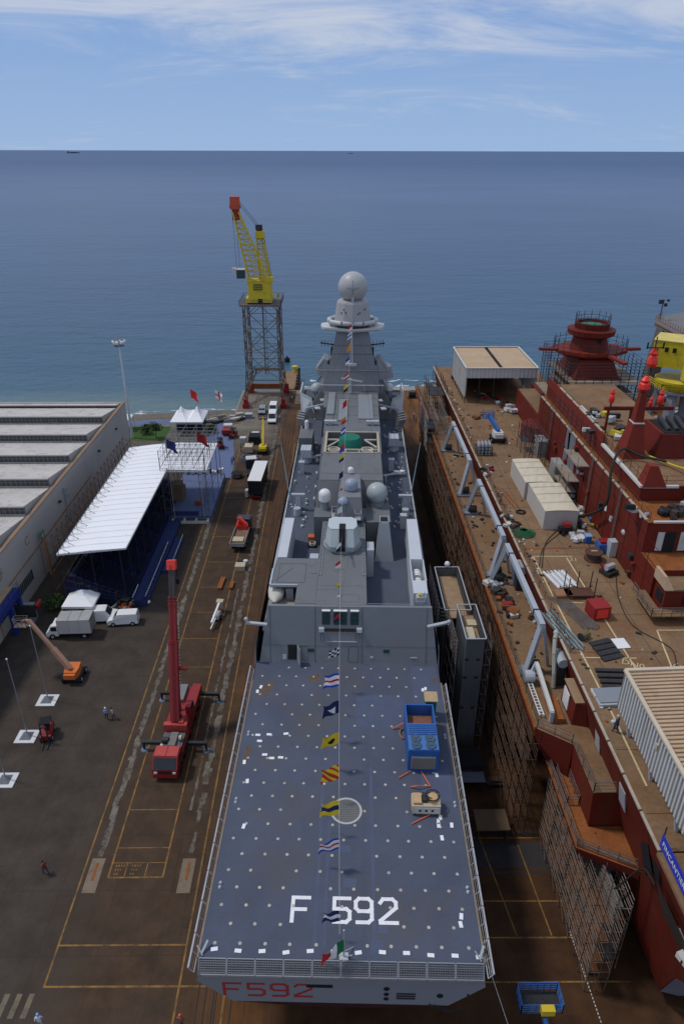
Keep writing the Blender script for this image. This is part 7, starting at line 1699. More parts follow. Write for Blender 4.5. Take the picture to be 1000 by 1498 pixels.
x, y = at(862, 882, DZ); t = T('post_rack', 'dark steel rack with upright posts left of the bright red box', 'rack', (x-.8, y+1.4, DZ))
MB().box(-1.5, 1.5, -.8, .8, .3, .5).build('table', M('rusty_table', (.10, .045, .03), .8), t)
for p in ((-1.4, -.7), (1.4, -.7), (-1.4, .7), (1.4, .7), (0, .7)): MB().tube((*p, 0), (*p, 2.6), .06, 5).build('post', DSTEEL, t)
x, y = at(868, 975, DZ)
for k, (a, b, rz, lab) in enumerate((((835), 870, .4, 'x'),)): pass
lump('oil_drum', 'olive drum lying by the end of the long pipe bundle', 'drum', *at(853, 934, DZ), [('barrel', M('olive', (.15, .12, .05), .7), 't', ((-.5, 0, .4), (.5, 0, .4), .4)), ('rim', DSTEEL, 't', ((-.55, 0, .4), (-.5, 0, .4), .42))], .6, DZ)
for lab, p, r_ in (('upper of two grey horizontal tanks by the red coaming, right of the beam end', (768, 832), .55), ('pair of dark grey tanks standing by the coaming below the curved white hose', (835, 965), .5)):
    x, y = at(*p, 16.2); t = T('tank', lab, 'tank', (21.9, y, 15.6))
    MB().tube((0, -.9, .8), (0, .9, .8), r_, 12).build('shell', NAVYL, t); MB().box(-.4, .4, -.8, .8, -2.0, .4).build('stand', DSTEEL, t)
t = T('white_hose', 'thick pale hose hanging over the coaming near the davit end', 'hose', (21.6, 53.2, 16))
MB().path([(0, 1.4, 2.2), (-.25, .9, 2.0), (-.4, 0, .9), (-.4, -.8, -.9), (-.35, -1.1, -2.3)], .22, 8).build('pipe', M('pale_hose', (.35, .36, .30), .6), t); MB().sphere((0, 1.5, 2.3), .28, 8, 6).build('coupling', NAVYL, t)
# big hoses draped over the superstructure
def draped(label, pts, mat, r, name='hose'):
    x, y, z = pts[0]; t = T(name, label, 'hose', (x, y, z)); P = [Vector(p)-Vector(pts[0]) for p in pts]; Q = []
    for i in range(len(P)-1):
        p0 = P[max(0, i-1)]; p1 = P[i]; p2 = P[i+1]; p3 = P[min(len(P)-1, i+2)]
        for k in range(6):
            u = k/6; Q.append(.5*((2*p1)+(-p0+p2)*u+(2*p0-5*p1+4*p2-p3)*u*u+(-p0+3*p1-3*p2+p3)*u**3))
    Q.append(P[-1]); MB().path(Q, r, 6).build('run', mat, t, smooth=True); MB().sphere(Q[-1], r*1.5, 8, 5).build('end_coupling', DSTEEL, t)
o1 = onx(850, 735, 31.9); o2 = onx(888, 700, 32.0); o3 = onx(898, 665, 32.4)
draped('thick dark hose looping from the upper deck down over the red island wall', [(38.5, 74, 28.1), (36, 75.5, 28.2), (33.9, 75.8, 28.9), (32.2, 73.8, 27.4), (31.9, 72.6, 23.5), (31.7, 76.0, 20.2), (30.9, 79, 18.3), (29.9, 80.5, 18.15)], HOSEK, .16)
draped('bright yellow hose bundle snaking across the upper deck', [(36.4, 80, 27.7), (37.4, 76.5, 27.8), (39.0, 73, 28.0), (39.4, 70, 28.6), (38.6, 68.2, 28.0), (38.4, 67.9, 25.8), (38, 66.8, 25.85)], HOSEY, .12)
draped('green hose hanging in front of the island end wall', [(40.5, 73, 28.2), (39.4, 70.5, 28.6), (38.2, 68.0, 27.8), (37.8, 65, 25.9), (36.9, 62.8, 23.5), (37.0, 61.0, 22.2), (38.0, 60.6, 22.15)], HOSEG, .15)
draped('second green hose running along the right edge of the upper deck', [(43, 76, 27.9), (41.5, 74, 28.1), (40.6, 70.5, 28.3), (41.0, 68, 26.8), (42.0, 65.5, 25.9)], HOSEG, .13)
draped('black cable trailing across the rusty deck in a long curve', [at3(x_, y_, DZ+.06) for x_, y_ in ((862, 800), (838, 765), (800, 790), (792, 830))], HOSEK, .05, 'cable')
draped('black cable curving from the winch past the corner of the near shelter', [at3(x_, y_, DZ+.06) for x_, y_ in ((900, 835), (904, 875), (925, 915), (968, 940), (985, 955), (990, 990))], HOSEK, .05, 'cable')
draped('black cable from the plank stack to the pale kerb line', [at3(x_, y_, DZ+.06) for x_, y_ in ((788, 829), (795, 800), (825, 775))], HOSEK, .04, 'cable')
draped('black hose drooping from the opening in the red hull side near the bottom', [(21.9, 30.6, 15.2), (22.2, 31.4, 14.6), (22.6, 33.4, 12.8), (22.3, 35.2, 8.0), (22.2, 36.2, 6.6)], HOSEK, .08)
# red cocooned lights on masts
def cocoon(label, x, y, z, h, r=.45, base=None):
    t = T('wrapped_lamp', label, 'wrapped lamp', (x, y, z), 0, 'bright red wrapped lamps')
    MB().lathe([(r*.5, 0), (r, h*.2), (r*.9, h*.5), (r*.55, h*.62), (r*.8, h*.75), (r*.3, h)], (0, 0, .0), 9).build('wrapping', M('red_wrap', (.75, .035, .02), .35, var=.25, scale=2), t, smooth=True); MB().tube((0, 0, -.5), (0, 0, .2), .12, 5).build('stem', DSTEEL, t)
cocoon('large red plastic-wrapped lamp on the tip of the pyramid mast', 35.8, 77.6, 35.4, 1.7, .7)
cocoon('highest red plastic-wrapped fitting above the pyramid mast', 36.4, 78.2, 38.0, 2.2, .62)
t = T('mast_pole', 'thin forked pole standing on the pyramid mast', 'pole', (36.2, 78.0, 35.3)); MB().tube((0, 0, 0), (.2, .2, 6.2), .07, 5).build('pole', DSTEEL, t); MB().bar((-.9, 0, 5.0), (1.1, 0, 5.0), .12, .12).build('crossarm', DSTEEL, t)
for sx in (-.8, 1.0): MB().tube((sx, 0, 4.9), (sx, 0, 5.6), .1, 5).build('horn', BLACK, t)
cocoon('small red-wrapped lamp on the boom left of the pyramid mast', *[v for v in (ony(893, 590, 84)[0], 84, ony(893, 590, 84)[2])], 1.9, .38)
cocoon('small red-wrapped lamp on the boom right of the pyramid mast, lower one', ony(950, 594, 84)[0], 84, ony(950, 594, 84)[2], 1.2, .3)
cocoon('red-wrapped lamp nearest the grey crane legs', ony(964, 592, 84)[0], 84, ony(964, 592, 84)[2], 2.0, .42)
t = T('cross_boom', 'horizontal dark red boom carrying wrapped lamps across the upper deck', 'boom', (ony(925, 594, 84)[0], 84, ony(925, 594, 84)[2]-.3)); MB().bar((-3.6, 0, 0), (5.2, 0, 0), .35, .45).build('beam', REDP, t); MB().bar((0, 0, -3.4), (0, 0, 0), .4, .4).build('post', REDP, t); MB().bar((-3, 0, -3.4), (-3, 0, 0), .25, .25).build('post', REDP, t)
t = T('white_sheet', 'white sheeting on the upper deck edge left of the crates', 'sheet', (34.9, 92, 27.5)); MB().box(-.9, .7, -3.2, 3.2, 0, .12).build('panel', WHITE, t); MB().box(-.7, .5, -2.8, 2.8, .13, .3).build('fold', OFFW, t)

# ---- banner
t = T('banner', 'deep blue banner with white lettering hung on the near deck edge rail', 'banner', (22.05, 28.4, DZ))
MB().box(-.03, .03, -3.0, 3.0, .1, 1.25).build('cloth', BANB, t)
for y in (-2.9, 0, 3.0): MB().tube((.1, y, 0), (.1, y, 1.9), .05, 4).build('post', DSTEEL, t)
text_mesh('banner_lettering', 'FINCANTIERI', .56, WHITE, t, Matrix.Translation((-.05, 1.0, .68)) @ Matrix.Rotation(-pi/2, 4, 'Z') @ Matrix.Rotation(pi/2, 4, 'X') @ Matrix.Scale(1.05, 4, (1, 0, 0)), .006)
text_mesh('banner_lettering', 'FIN', .56, WHITE, t, Matrix.Translation((-.05, -1.9, .68)) @ Matrix.Rotation(-pi/2, 4, 'Z') @ Matrix.Rotation(pi/2, 4, 'X'), .006)
R2 = RB(); R2.box(21.7, 22.1, 24, 30.96, DZ-.3, DZ-.02); R2.box(22.11, 44, 24, 30.9, DZ-.3, DZ-.03); R2.build('deck_extension', RDECK)
mb = RB(); mb.quad((22.0, 24, DZ-.35), (23.0, 24.6, 13.2), (23.15, 30.93, 13.2), (22.0, 30.93, DZ-.35)); mb.quad((23.0, 24.6, 13.2), (24.7, 29.2, 6.5), (25.35, 30.93, 1.7), (23.15, 30.93, 13.2)); mb.build('hull_plate', REDP)
mb = RB(); mb.quad((22.2, 25.5, 15.6), (23.0, 25.5, 13.0), (22.9, 30.3, 12.8), (22.1, 30.6, 15.6)); mb.v = [(a-.12, b, c) for a, b, c in mb.v]; mb.build('open_bay', M('bay_dark', (.05, .035, .025), .9, var=.4))
random.seed(77)
pile('scrap_pile', 'white and dark scrap inside the open bay at the right edge of the picture', 'scrap', 998, 1390, 9, .4, 1.2, [OFFW, DSTEEL, NAVYL], .8, 13.5)

# ---- dock floor bits
lump('timber_table', 'brown timber work table standing on the dark berth floor between the ships', 'table', 15.3, 46.6, [('top', M('table_brown', (.13, .085, .05), .85, var=.2), 'b', (-1.6, 1.6, -1.2, 1.2, 1.7, 1.85)), ('leg', DSTEEL, 'b', (-1.5, -1.3, -1.1, -.9, 0, 1.7)), ('leg', DSTEEL, 'b', (1.3, 1.5, -1.1, -.9, 0, 1.7)), ('leg', DSTEEL, 'b', (-1.5, -1.3, .9, 1.1, 0, 1.7)), ('leg', DSTEEL, 'b', (1.3, 1.5, .9, 1.1, 0, 1.7))])
lump('site_cabin', 'dark site cabin with a pale tilted panel beside the foot of the grey access tower', 'cabin', 14.2, 53.6, [('body', BLACK, 'b', (-1.4, 1.4, -.8, 1.8, 0, 2.4)), ('awning', M('violet_panel', (.13, .13, .17), .6), 'b', (-1.3, 1.5, -2.2, -.85, 1.5, 1.6)), ('door', DSTEEL, 'b', (-.5, .3, -.86, -.8, .1, 1.9))])
lump('trolley', 'low trolley with brown load just right of the dark site cabin', 'trolley', 17.0, 52.5, [('deck', DSTEEL, 'b', (-1, 1, -.5, .5, .4, .5)), ('load', RTUBE, 'b', (-.7, .7, -.3, .3, .5, .8)), ('wheel', BLACK, 't', ((-.8, -.5, .2), (-.8, -.35, .2), .2)), ('wheel', BLACK, 't', ((.8, -.5, .2), (.8, -.35, .2), .2))])
# blue work platform lift at the bottom
t = T('boom_lift', 'blue work basket with a yellow control box at the bottom edge of the picture', 'boom lift', (14.85, 28.5, 0))
mb = MB(); mb.rail([(-1.5, -.6, 4.6), (1.5, -.6, 4.6), (1.5, .9, 4.6), (-1.5, .9, 4.6), (-1.5, -.6, 4.6)], 1.1, 4, .45, .035); mb.build('basket_rail', BLUEP, t)
MB().box(-1.5, 1.5, -.6, .9, 4.5, 4.58).build('basket_floor', DSTEEL, t); MB().box(-.2, .75, -1.1, -.62, 5.2, 5.8).build('control_box', YEL, t)
MB().bar((.2, -.8, 4.5), (.6, -3.0, 2.6), .3, .35).build('boom', BLUEP, t); MB().bar((.6, -3.0, 2.6), (.4, -6, 1.5), .4, .45).build('boom', BLUEP, t); MB().box(-1, 1.4, -8.5, -5.5, .5, 1.6).build('turret', BLUEP, t)
wheels(t, [(-1.1, -6), (1.5, -6), (-1.1, -8.2), (1.5, -8.2)], .45, .35)
# ropes to the ground on the right of the frigate
t = T('mooring_line', 'thin pale line running down the berth floor beside the frigate', 'rope', (10.9, 46, 0)); MB().tube((0, 0, .05), (2.6, -18, .05), .03, 4).build('strand', WHITE, t)
t = T('chain', 'white dashed chain along the foot of the near scaffold', 'chain', (20.2, 36.5, 0))
for k in range(34): MB().box(k*.012, k*.012+.07, -k*.28, -k*.28+.16, .02, .06).build('link', OFFW, t)

# ================================================================== LATTICE TOWER CRANE
t = T('tower_crane', 'yellow jib crane with a red tip on a tall rusty lattice tower by the sea', 'crane', (-18.0, 182, 0))
LT = M('lattice_rust_grey', (.17, .13, .10), .7, .2, var=.35, scale=.8, dirt=(.2, .08, .03), damt=.4, dscale=.6)
def colx(z): return 4.9-.7*min(1, z/10) if z < 10 else 4.2
def coly(z): return 6.3-1.6*min(1, z/10) if z < 10 else 4.7
lv = [0, 3.5, 7, 10, 14, 18, 22, 25.6]
def cp(sx, sy, z): return (sx*colx(z), sy*coly(z), z)
for sx in (-1, 1):
    for sy in (-1, 1):
        mb = MB()
        for dx_, dy_ in ((.28, .28), (-.28, .28), (.28, -.28), (-.28, -.28)):
            for a, b in zip(lv, lv[1:]):
                p, q_ = cp(sx, sy, a), cp(sx, sy, b); mb.tube((p[0]+dx_, p[1]+dy_, a), (q_[0]+dx_, q_[1]+dy_, b), .11, 4)
                mb.tube((p[0]+dx_, p[1]+dy_, a), (q_[0]-dx_, q_[1]+dy_, b), .05, 3)
        mb.build('tower_leg', LT, t)
        mb = MB(); p = cp(sx, sy, 0); mb.box(p[0]-.8, p[0]+.8, p[1]-1.2, p[1]+1.2, .02, 1.2); mb.box(p[0]-.5, p[0]+.5, p[1]-.8, p[1]+.8, 1.2, 2.4); mb.build('bogie', CRED, t)
mb = MB()
for k, z in enumerate(lv[1:], 1):
    r = .09
    for a, b in (((-1, -1), (1, -1)), ((1, -1), (1, 1)), ((1, 1), (-1, 1)), ((-1, 1), (-1, -1))): mb.tube(cp(*a, z), cp(*b, z), r, 4)
    if k >= 3:
        z0 = lv[k-1]
        for a, b in (((-1, -1), (1, -1)), ((1, -1), (1, 1)), ((-1, 1), (1, 1)), ((-1, 1), (-1, -1))):
            m_ = tuple((p+q_)/2 for p, q_ in zip(cp(*a, z), cp(*b, z)))
            if k % 2: mb.tube(cp(*a, z0), m_, r, 4); mb.tube(cp(*b, z0), m_, r, 4)
            else:
                m0 = tuple((p+q_)/2 for p, q_ in zip(cp(*a, z0), cp(*b, z0))); mb.tube(m0, cp(*a, z), r, 4); mb.tube(m0, cp(*b, z), r, 4)
mb.tube(cp(-1, -1, 14), cp(1, 1, 14), .1, 4); mb.tube(cp(1, -1, 14), cp(-1, 1, 14), .1, 4); mb.tube(cp(-1, -1, 7), cp(1, 1, 10), .1, 4); mb.tube((0, 0, 7), (0, 0, 25.6), .14, 5)
mb.build('bracing', LT, t)
mb = MB(); mb.box(-5.6, 5.6, 5.8, 6.6, 1.2, 2.6); mb.build('lower_crossbeam', ORUST, t)
mb = MB(); mb.bar((-5, -5, 1.6), (-3, 5.5, 6.5), .2, .4); mb.bar((-5.8, -5, 1.6), (-3.8, 5.5, 6.5), .2, .4); mb.rail([(-3.4, 4.5, 7), (4, 4.5, 7)], 1, 2, 1.5, .04); mb.box(-3.4, 4, 4, 6, 6.9, 7.0); mb.build('stair', RTUBE, t)
mb = MB()
for i in range(38): mb.tube((.25, -.3, 7+i*.5), (.85, -.3, 7+i*.5), .03, 3)
mb.tube((.25, -.3, 7), (.25, -.3, 25.5), .04, 3); mb.tube((.85, -.3, 7), (.85, -.3, 25.5), .04, 3); mb.build('ladder', RTUBE, t)
mb = MB(); mb.prism([(-5.2, -5.3), (5.1, -5.3), (5.1, 5.3), (-5.2, 5.3)], 25.6, 26.0); mb.rail([(-5.2, -5.3, 26), (5.1, -5.3, 26), (5.1, 5.3, 26), (-5.2, 5.3, 26), (-5.2, -5.3, 26)], 1.1, 2, 1.4, .05); mb.build('top_platform', M('platform_purple_grey', (.14, .12, .12), .7, var=.3), t)
YG = M('crane_yellow', (.60, .47, .02), .5, var=.16, scale=.8, dirt=(.2, .13, .03), damt=.35, dscale=.9)
mb = MB(); mb.box(-3.6, 2.8, -4.2, 3.2, 26.3, 27.4); mb.box(-3.0, 2.6, -3.7, 2.6, 27.4, 31.2); hs = mb.build('machine_house', YG, t)
mb = MB(); mb.box(-1.6, .6, -3.78, -3.7, 29.2, 30.8); w_ = mb.build('window', M('dull_window', (.10, .10, .03), .4), hs)
mb = MB()
for i in range(5): mb.box(-1.6+i*.55-.03, -1.6+i*.55+.03, -3.84, -3.78, 29.2, 30.8)
for i in range(4): mb.box(-1.6, .6, -3.85, -3.79, 29.2+i*.53, 29.26+i*.53)
mb.build('window_bar', YG, w_)
mb = MB(); mb.box(-.6, .5, -4.3, -4.2, 26.35, 27.3); mb.build('dark_gap', BLACK, hs)
mb = MB(); mb.rail([(-3.2, -3.8, 31.2), (2.8, -3.8, 31.2), (2.8, 2.6, 31.2)], 1.1, 3, .9, .06); mb.box(1.2, 3.2, -3.9, -2, 31.2, 32.3); mb.box(-3.3, -1.6, -3.9, -2.4, 31.2, 31.9); mb.rail([(2.8, -3.6, 27.4), (4.4, -3.6, 27.4), (4.4, 0, 27.4)], 1.1, 3, .9, .06); mb.build('gallery_rail', YG, t)
mb = MB(); mb.box(-5.6, -3.6, -3.4, -1.8, 32.0, 34.0); mb.build('control_cab', M('dark_cab_green', (.03, .05, .05), .4), t); mb = MB(); mb.box(-5.7, -3.5, -3.5, -1.7, 34.01, 34.2); mb.box(-6.6, -5.6, -3.2, -2.2, 33.2, 34.4); mb.build('cab_roof', OFFW, t)
# lattice jib: two side trusses converging to the red head
def truss(mb, A, B, n, r=.1, rb=.055):
    """A,B: lists of 4 corner points at both ends"""
    A = [Vector(a) for a in A]; B = [Vector(b) for b in B]
    for a, b in zip(A, B): mb.tube(a, b, r, 4)
    for k in range(n+1):
        u = k/n; P = [a.lerp(b, u) for a, b in zip(A, B)]
        for i in range(4): mb.tube(P[i], P[(i+1) % 4], rb, 3)
        if k < n:
            Q = [a.lerp(b, (k+1)/n) for a, b in zip(A, B)]
            for i in range(4): mb.tube(P[i], Q[(i+1) % 4], rb, 3)
jb, jt = Vector((-.4, -2.6, 31.2)), Vector((-5.1, -2.0, 48.2))
mb = MB(); truss(mb, [(-2.6, -3.2, 31.2), (2.2, -3.2, 31.2), (2.2, -1.6, 31.2), (-2.6, -1.6, 31.2)], [(-5.7, -2.4, 47), (-4.3, -2.4, 47), (-4.3, -1.4, 47), (-5.7, -1.4, 47)], 13, .2, .1); mb.build('jib', YG, t)
mb = MB(); mb.box(-5.8, -4.2, -2.5, -1.3, 45.2, 47.6); mb.build('jib_tip', M('dark_red_tip', (.25, .03, .02), .6, var=.2), t)
mb = MB(); mb.box(-6.2, -4.0, -2.6, -1.2, 47.6, 50.3); mb.box(-6.4, -3.8, -2.4, -1.4, 47.8, 48.6); mb.build('jib_head', M('orange_red_tip', (.5, .09, .04), .6, var=.2), t)
mb = MB(); truss(mb, [(-.2, -.6, 31.2), (2.4, -.6, 31.2), (2.4, 1.6, 31.2), (-.2, 1.6, 31.2)], [(-.6, -.6, 42.0), (1.0, -.6, 42.0), (1.0, .8, 42.0), (-.6, .8, 42.0)], 9, .17, .1); mb.box(-.8, 1.4, -.9, 1.0, 41.0, 42.6); mb.build('back_mast', YG, t)
mb = MB(); mb.wheel((0, 0, 42.9), .6, .8); mb.box(-.7, .9, -.4, .6, 42.7, 44.0); mb.build('sheave_block', DSTEEL, t)
mb = MB()
for o in (-.3, .3): mb.tube((o, 0, 43.6), (-4.6+o, -1.9, 49.6), .05, 3); mb.tube((.6+o, .4, 43), (2.2+o, 2.0, 31.6), .05, 3)
for o in (0, .8): mb.tube((-5.9+o, -2.0, 48), (-5.6+o, -2.2, 34.5), .04, 3)
mb.build('rope', BLACK, t)
mb = MB(); mb.sphere((-5.4, -2.2, 33.8), .5, 8, 6); mb.build('hook_block', YG, t)

# jetty ramp beside the tower
j_ = MB(); j_.box(-14.9, -10.9, 190.45, 208, -3.5, .35); j_.box(-14.95, -14.7, 190.4, 208, .36, .9); j_.box(-11.1, -10.85, 190.4, 208, .36, .8)
tag(j_.build('jetty', M('sandy_jetty', (.24, .16, .095), .85, var=.3, scale=.5, dirt=(.2, .07, .03), damt=.4, dscale=.4), None), 'narrow sandy jetty with rusty sides running into the sea beside the lattice tower', 'jetty')
lump('bollard', 'yellow bollard with dark fender at the seaward end of the jetty', 'bollard', -11.6, 207, [('post', YG, 'c', (0, 0, 0, .7, 1.6)), ('cap', YG, 'c', (0, 0, 1.6, .9, .3)), ('fender', BLACK, 'b', (.9, 1.6, -.6, .6, -1.5, 1.2))], 0, .35)
for i in range(6): 
    o = MB().lathe([(.35, 0), (.35, 4.2), (.2, 4.3)], (0, 0, 0), 10).build('fender_pile', [RTUBE, DSTEEL][i % 2], None); o.location = (-10.3, 191.5+i*2.8, -3.2); tag(o, 'dark timber pile standing along the right side of the jetty', 'pile', 'piles along the jetty')
q = MB(); q.box(-10.3, -5.5, 178, 189.5, .004, .12); struct(q.build('quay_slab', M('sand_slab', (.23, .17, .11), .85, var=.2)))

# ================================================================== RIGHT: yellow slewing crane and concrete portal
t = T('slewing_crane', 'yellow crane house on grey steel legs at the right edge of the picture', 'crane', (62.6, 122.5, 0))
GL = GREYP
def rot(p, a): return (p[0]*cos(a)-p[1]*sin(a), p[0]*sin(a)+p[1]*cos(a))
a_ = radians(-32)
box = [rot(p, a_) for p in ((-5.2, -2.2), (4.2, -2.2), (4.2, 4.2), (-5.2, 4.2))]
hs = MB().prism(box, 25.6, 30.2).build('machine_house', YG, t)
MB().prism([rot(p, a_) for p in ((-5.3, -2.3), (4.3, -2.3), (4.3, 4.3), (-5.3, 4.3))], 30.21, 30.35).build('house_roof', M('cream_yellow', (.62, .50, .14), .6), hs)
for p in ((-4.6, 28.4), (-2.9, 28.8), (-1.6, 28.8)):
    x0, y0 = rot((p[0], -2.24), a_); MB().cbox((x0, y0, p[1]), (.6, .08, .8), a_).build('window', BLACK, hs)
x0, y0 = rot((-5.24, 1.5), a_); MB().cbox((x0, y0, 28.6), (.08, .5, .7), a_).build('window', BLACK, hs)
MB().box(-.9, 3.6, -4.6, -2.0, 23.9, 26.8).build('driver_cab', YG, t); MB().box(-.4, 3.3, -4.66, -4.6, 24.3, 26.3).build('cab_window', M('olive_glass', (.05, .055, .01), .3), t)
MB().lathe([(3.8, 0), (4.2, 1.2), (4.2, 1.6)], (0, 0, 21.9), 20).build('slew_ring', YG, t)
mb = MB(); mb.rail([(-4.6, -3.6, 22.3), (4, -4.6, 22.3)], 1.2, 3, .8, .07); mb.rail([(-4.6, -3.6, 22.3), (-5, 2, 22.3)], 1.2, 3, .8, .07); mb.box(-4.6, -4.2, -3.9, -3.5, 19.8, 23); mb.build('gallery_rail', YG, t)
mb = MB(); truss(mb, [(1.4, -1, 30.3), (3.4, -1, 30.3), (3.4, 1, 30.3), (1.4, 1, 30.3)], [(9.6, -1, 44), (10.4, -1, 44), (10.4, 1, 44), (9.6, 1, 44)], 9, .16, .08); mb.build('jib', YG, t)
MB().lathe([(4.0, 0), (4.0, .5)], (0, 0, 21.3), 20).build('leg_ring', GL, t)
for k, (bx_, by_) in enumerate(((-4.6, -5.5), (6.5, -5.5), (-4.6, 6), (6.5, 6))):
    MB().bar((bx_*.42, by_*.42, 21.4), (bx_, by_, .05), 1.1, 1.1).build('leg', GL, t)
MB().bar((-1.6, -2.0, 21.3), (-1.3, -2.6, 0.1), 1.3, 1.3).build('column', GL, t); MB().bar((1.2, -2.0, 21.3), (1.6, -2.6, .1), 1.5, 1.3).build('column', GL, t)
MB().bar((-4.6, -5.6, 6), (6.5, -5.6, 6), .6, .8).build('tie_beam', GL, t)

t = T('concrete_portal', 'grey concrete loading portal with slanted columns at the shore on the right', 'portal', (86, 178, 0))
A, Bp = at3(958, 468, 25), at3(1000, 489, 25)
mb = MB(); mb.hexa([(-10.8, -13.6, 24.0), (20, -28, 24.0), (20, 4, 24.0), (-7, -9.5, 24.0)], [(-10.8, -13.6, 25.2), (20, -28, 25.2), (20, 4, 25.2), (-7, -9.5, 25.2)])
mb = MB(); mb.prism([(-10.8, -13.6), (-10.6, -30), (12, -30), (12, 4), (-7.6, -9.4)], 23.6, 24.9); mb.build('deck_slab', M('portal_concrete', (.17, .165, .16), .8, var=.12), t)
mb = MB(); mb.rail([(-10.8, -13.6, 24.9), (-10.6, -30, 24.9)], 1.2, 2, 1.2, .07); mb.bar((-10.9, -13.6, 24.6), (-10.8, -30, 24.6), .25, .5); mb.rail([(-10.8, -13.6, 24.9), (-7.6, -9.4, 24.9)], 1.2, 2, 1, .06); mb.build('edge_rail', M('rail_brown', (.28, .20, .17), .7), t)
MB().hexa([(-2.6, 3.4, .9), (.6, 3.4, .9), (.6, 7, .9), (-2.6, 7, .9)], [(-6.5, -9.5, 23.6), (-4.0, -9.5, 23.6), (-4.0, -6, 23.6), (-6.5, -6, 23.6)]).build('column', M('portal_brown', (.20, .165, .14), .8, var=.2), t)
MB().box(-5, 6.5, 1.5, 8.5, .01, .9).build('footing', M('portal_concrete', (.17, .165, .16)), t)
MB().hexa([(14.5, 3.4, .9), (17.5, 3.4, .9), (17.5, 7, .9), (14.5, 7, .9)], [(9.5, -6, 23.6), (11.8, -6, 23.6), (11.8, -2.5, 23.6), (9.5, -2.5, 23.6)]).build('column', M('portal_brown', (.20, .165, .14)), t)
MB().bar((-3.4, -1, 12), (13.5, -1, 12), .9, 1.1).build('tie_beam', M('portal_concrete', (.17, .165, .16)), t)
mb = MB(); mb.tube((-9.4, -12.6, 24.9), (-9.4, -12.6, 28.6), .12, 5); mb.cbox((-9.9, -12.8, 29.0), (1.2, .5, .9), .4); mb.cbox((-8.6, -12.4, 28.2), (.7, .4, .7), -.2); mb.cbox((-8.4, -12.9, 29.3), (.5, .4, .5), .1); mb.build('floodlight_cluster', DSTEEL, t)
random.seed(41)
pile('rubble_pile', 'heap of pale rubble and scrap on the shore between the crane legs and the superstructure', 'rubble', 960, 612, 26, 9, 5, [OFFW, DSTEEL, CONC, BLACK, RTUBE], 2.2, 0)
pile('rubble_pile', 'rusty scrap heap on the shore right of the grey crane legs', 'rubble', 1000, 600, 12, 5, 6, [RTUBE, DSTEEL, TAN], 2.4, 0)
lump('dark_fender', 'small dark buoy floating beyond the jetty', 'buoy', *at(420, 528, -1.6), [('float', BLACK, 'c', (0, 0, 0, .9, 1.2)), ('top', DSTEEL, 'c', (0, 0, 1.2, .4, .6))], 0, -1.9)
lump('barrier', 'red slanted steel frame at the far end of the berth beside the bow', 'frame', 16.6, 178, [('bar', CRED, 't', ((-2.4, -7, .2), (-3.2, 6, 2.4), .25)), ('bar', CRED, 't', ((-1.2, -7, .2), (-2.2, 6, 2.4), .25)), ('bar', CRED, 't', ((-2.0, -2, 1.0), (-1.2, -2, 1.0), .15)), ('bar', CRED, 't', ((-2.4, 2, 1.8), (-1.6, 2, 1.8), .15))])
lump('winch_unit', 'dark winch at the seaward end of the berth beside the red frame', 'winch', 21.5, 183.5, [('drum', BLACK, 't', ((-.9, 0, .9), (.9, 0, .9), .8)), ('base', DSTEEL, 'b', (-1.2, 1.2, -.9, .9, 0, .3)), ('panel', OFFW, 'b', (-.6, .6, .9, 1.1, .3, 2.0))])
# far ships on the horizon
for lab, px_, py_, k in (('tiny dark cargo ship on the left horizon', 107, 222.0, 1.0), ('faint tiny ship on the horizon above the mast', 513, 221.4, .45)):
    D = 16000; d = _r2*((px_-500)/F) - _u2*((220-749)/F) + _f; s_ = D/d.y
    t = T('cargo_ship', lab, 'ship', (d.x*s_, D, -1.9), radians(3)); L2 = 125*k
    MB().hexa([(-L2, -12, 0), (L2*.92, -12, 0), (L2*.92, 12, 0), (-L2, 12, 0)], [(-L2, -14, 14*k), (L2, -14, 16*k), (L2, 14, 16*k), (-L2, 14, 14*k)]).build('hull', M('far_hull', (.05, .055, .07), .6), t)
    MB().box(-L2*.9, -L2*.65, -10, 10, 14*k, 38*k).build('bridge', M('far_house', (.2, .2, .22), .6), t)
    MB().box(-L2*.4, L2*.6, -11, 11, 15*k, 21*k).build('deck_load', M('far_hull', (.05, .055, .07)), t)

# ================================================================== THINGS ON THE FRIGATE'S DECK
def on_ship(t): t.rotation_euler = (0, 0, t.rotation_euler.z-radians(1.8)); return t
t = on_ship(T('cooling_unit', 'blue container cooling unit with four round fans standing on the flight deck', 'cooling unit', (7.72, 46.3, 12.05)))
DB = M('container_blue', (.02, .10, .33), .5, var=.15, scale=.8, dirt=(.10, .09, .09), damt=.3, dscale=1.2)
mb = MB(); mb.box(-1.33, 1.33, -2.9, .3, .12, 2.42); mb.build('body', DB, t)
mb = MB(); mb.box(-1.33, 1.33, -3.0, 3.0, .0, .12)
for x in (-1.33, 1.19): mb.box(x, x+.14, .3, 2.9, .12, 2.3)
mb.box(-1.19, 1.19, 2.78, 2.92, .12, 2.3); mb.build('open_frame', DB, t)
mb = MB(); mb.box(-1.17, 1.17, .35, 2.75, .125, 1.1); mb.build('rusty_tray', M('rust_tray', (.22, .10, .065), .85, var=.3, scale=1), t)
for x in (-.85, .85): MB().lathe([(.3, 0), (.3, .5)], (x, .7, 1.1), 10).build('valve', BLACK, t)
MB().box(-1.25, 1.25, -1.15, .25, 2.43, 2.5).build('ribbed_cover', M('container_light_blue', (.06, .15, .36), .5), t)
mb = MB()
for i in range(6): mb.box(-1.2, 1.2, -1.1+i*.22, -1.0+i*.22, 2.5, 2.56)
mb.build('cover_rib', DB, t)
MB().box(-1.28, 1.28, -2.85, -1.2, 2.43, 2.52).build('fan_panel', M('container_light_blue', (.06, .15, .36)), t)
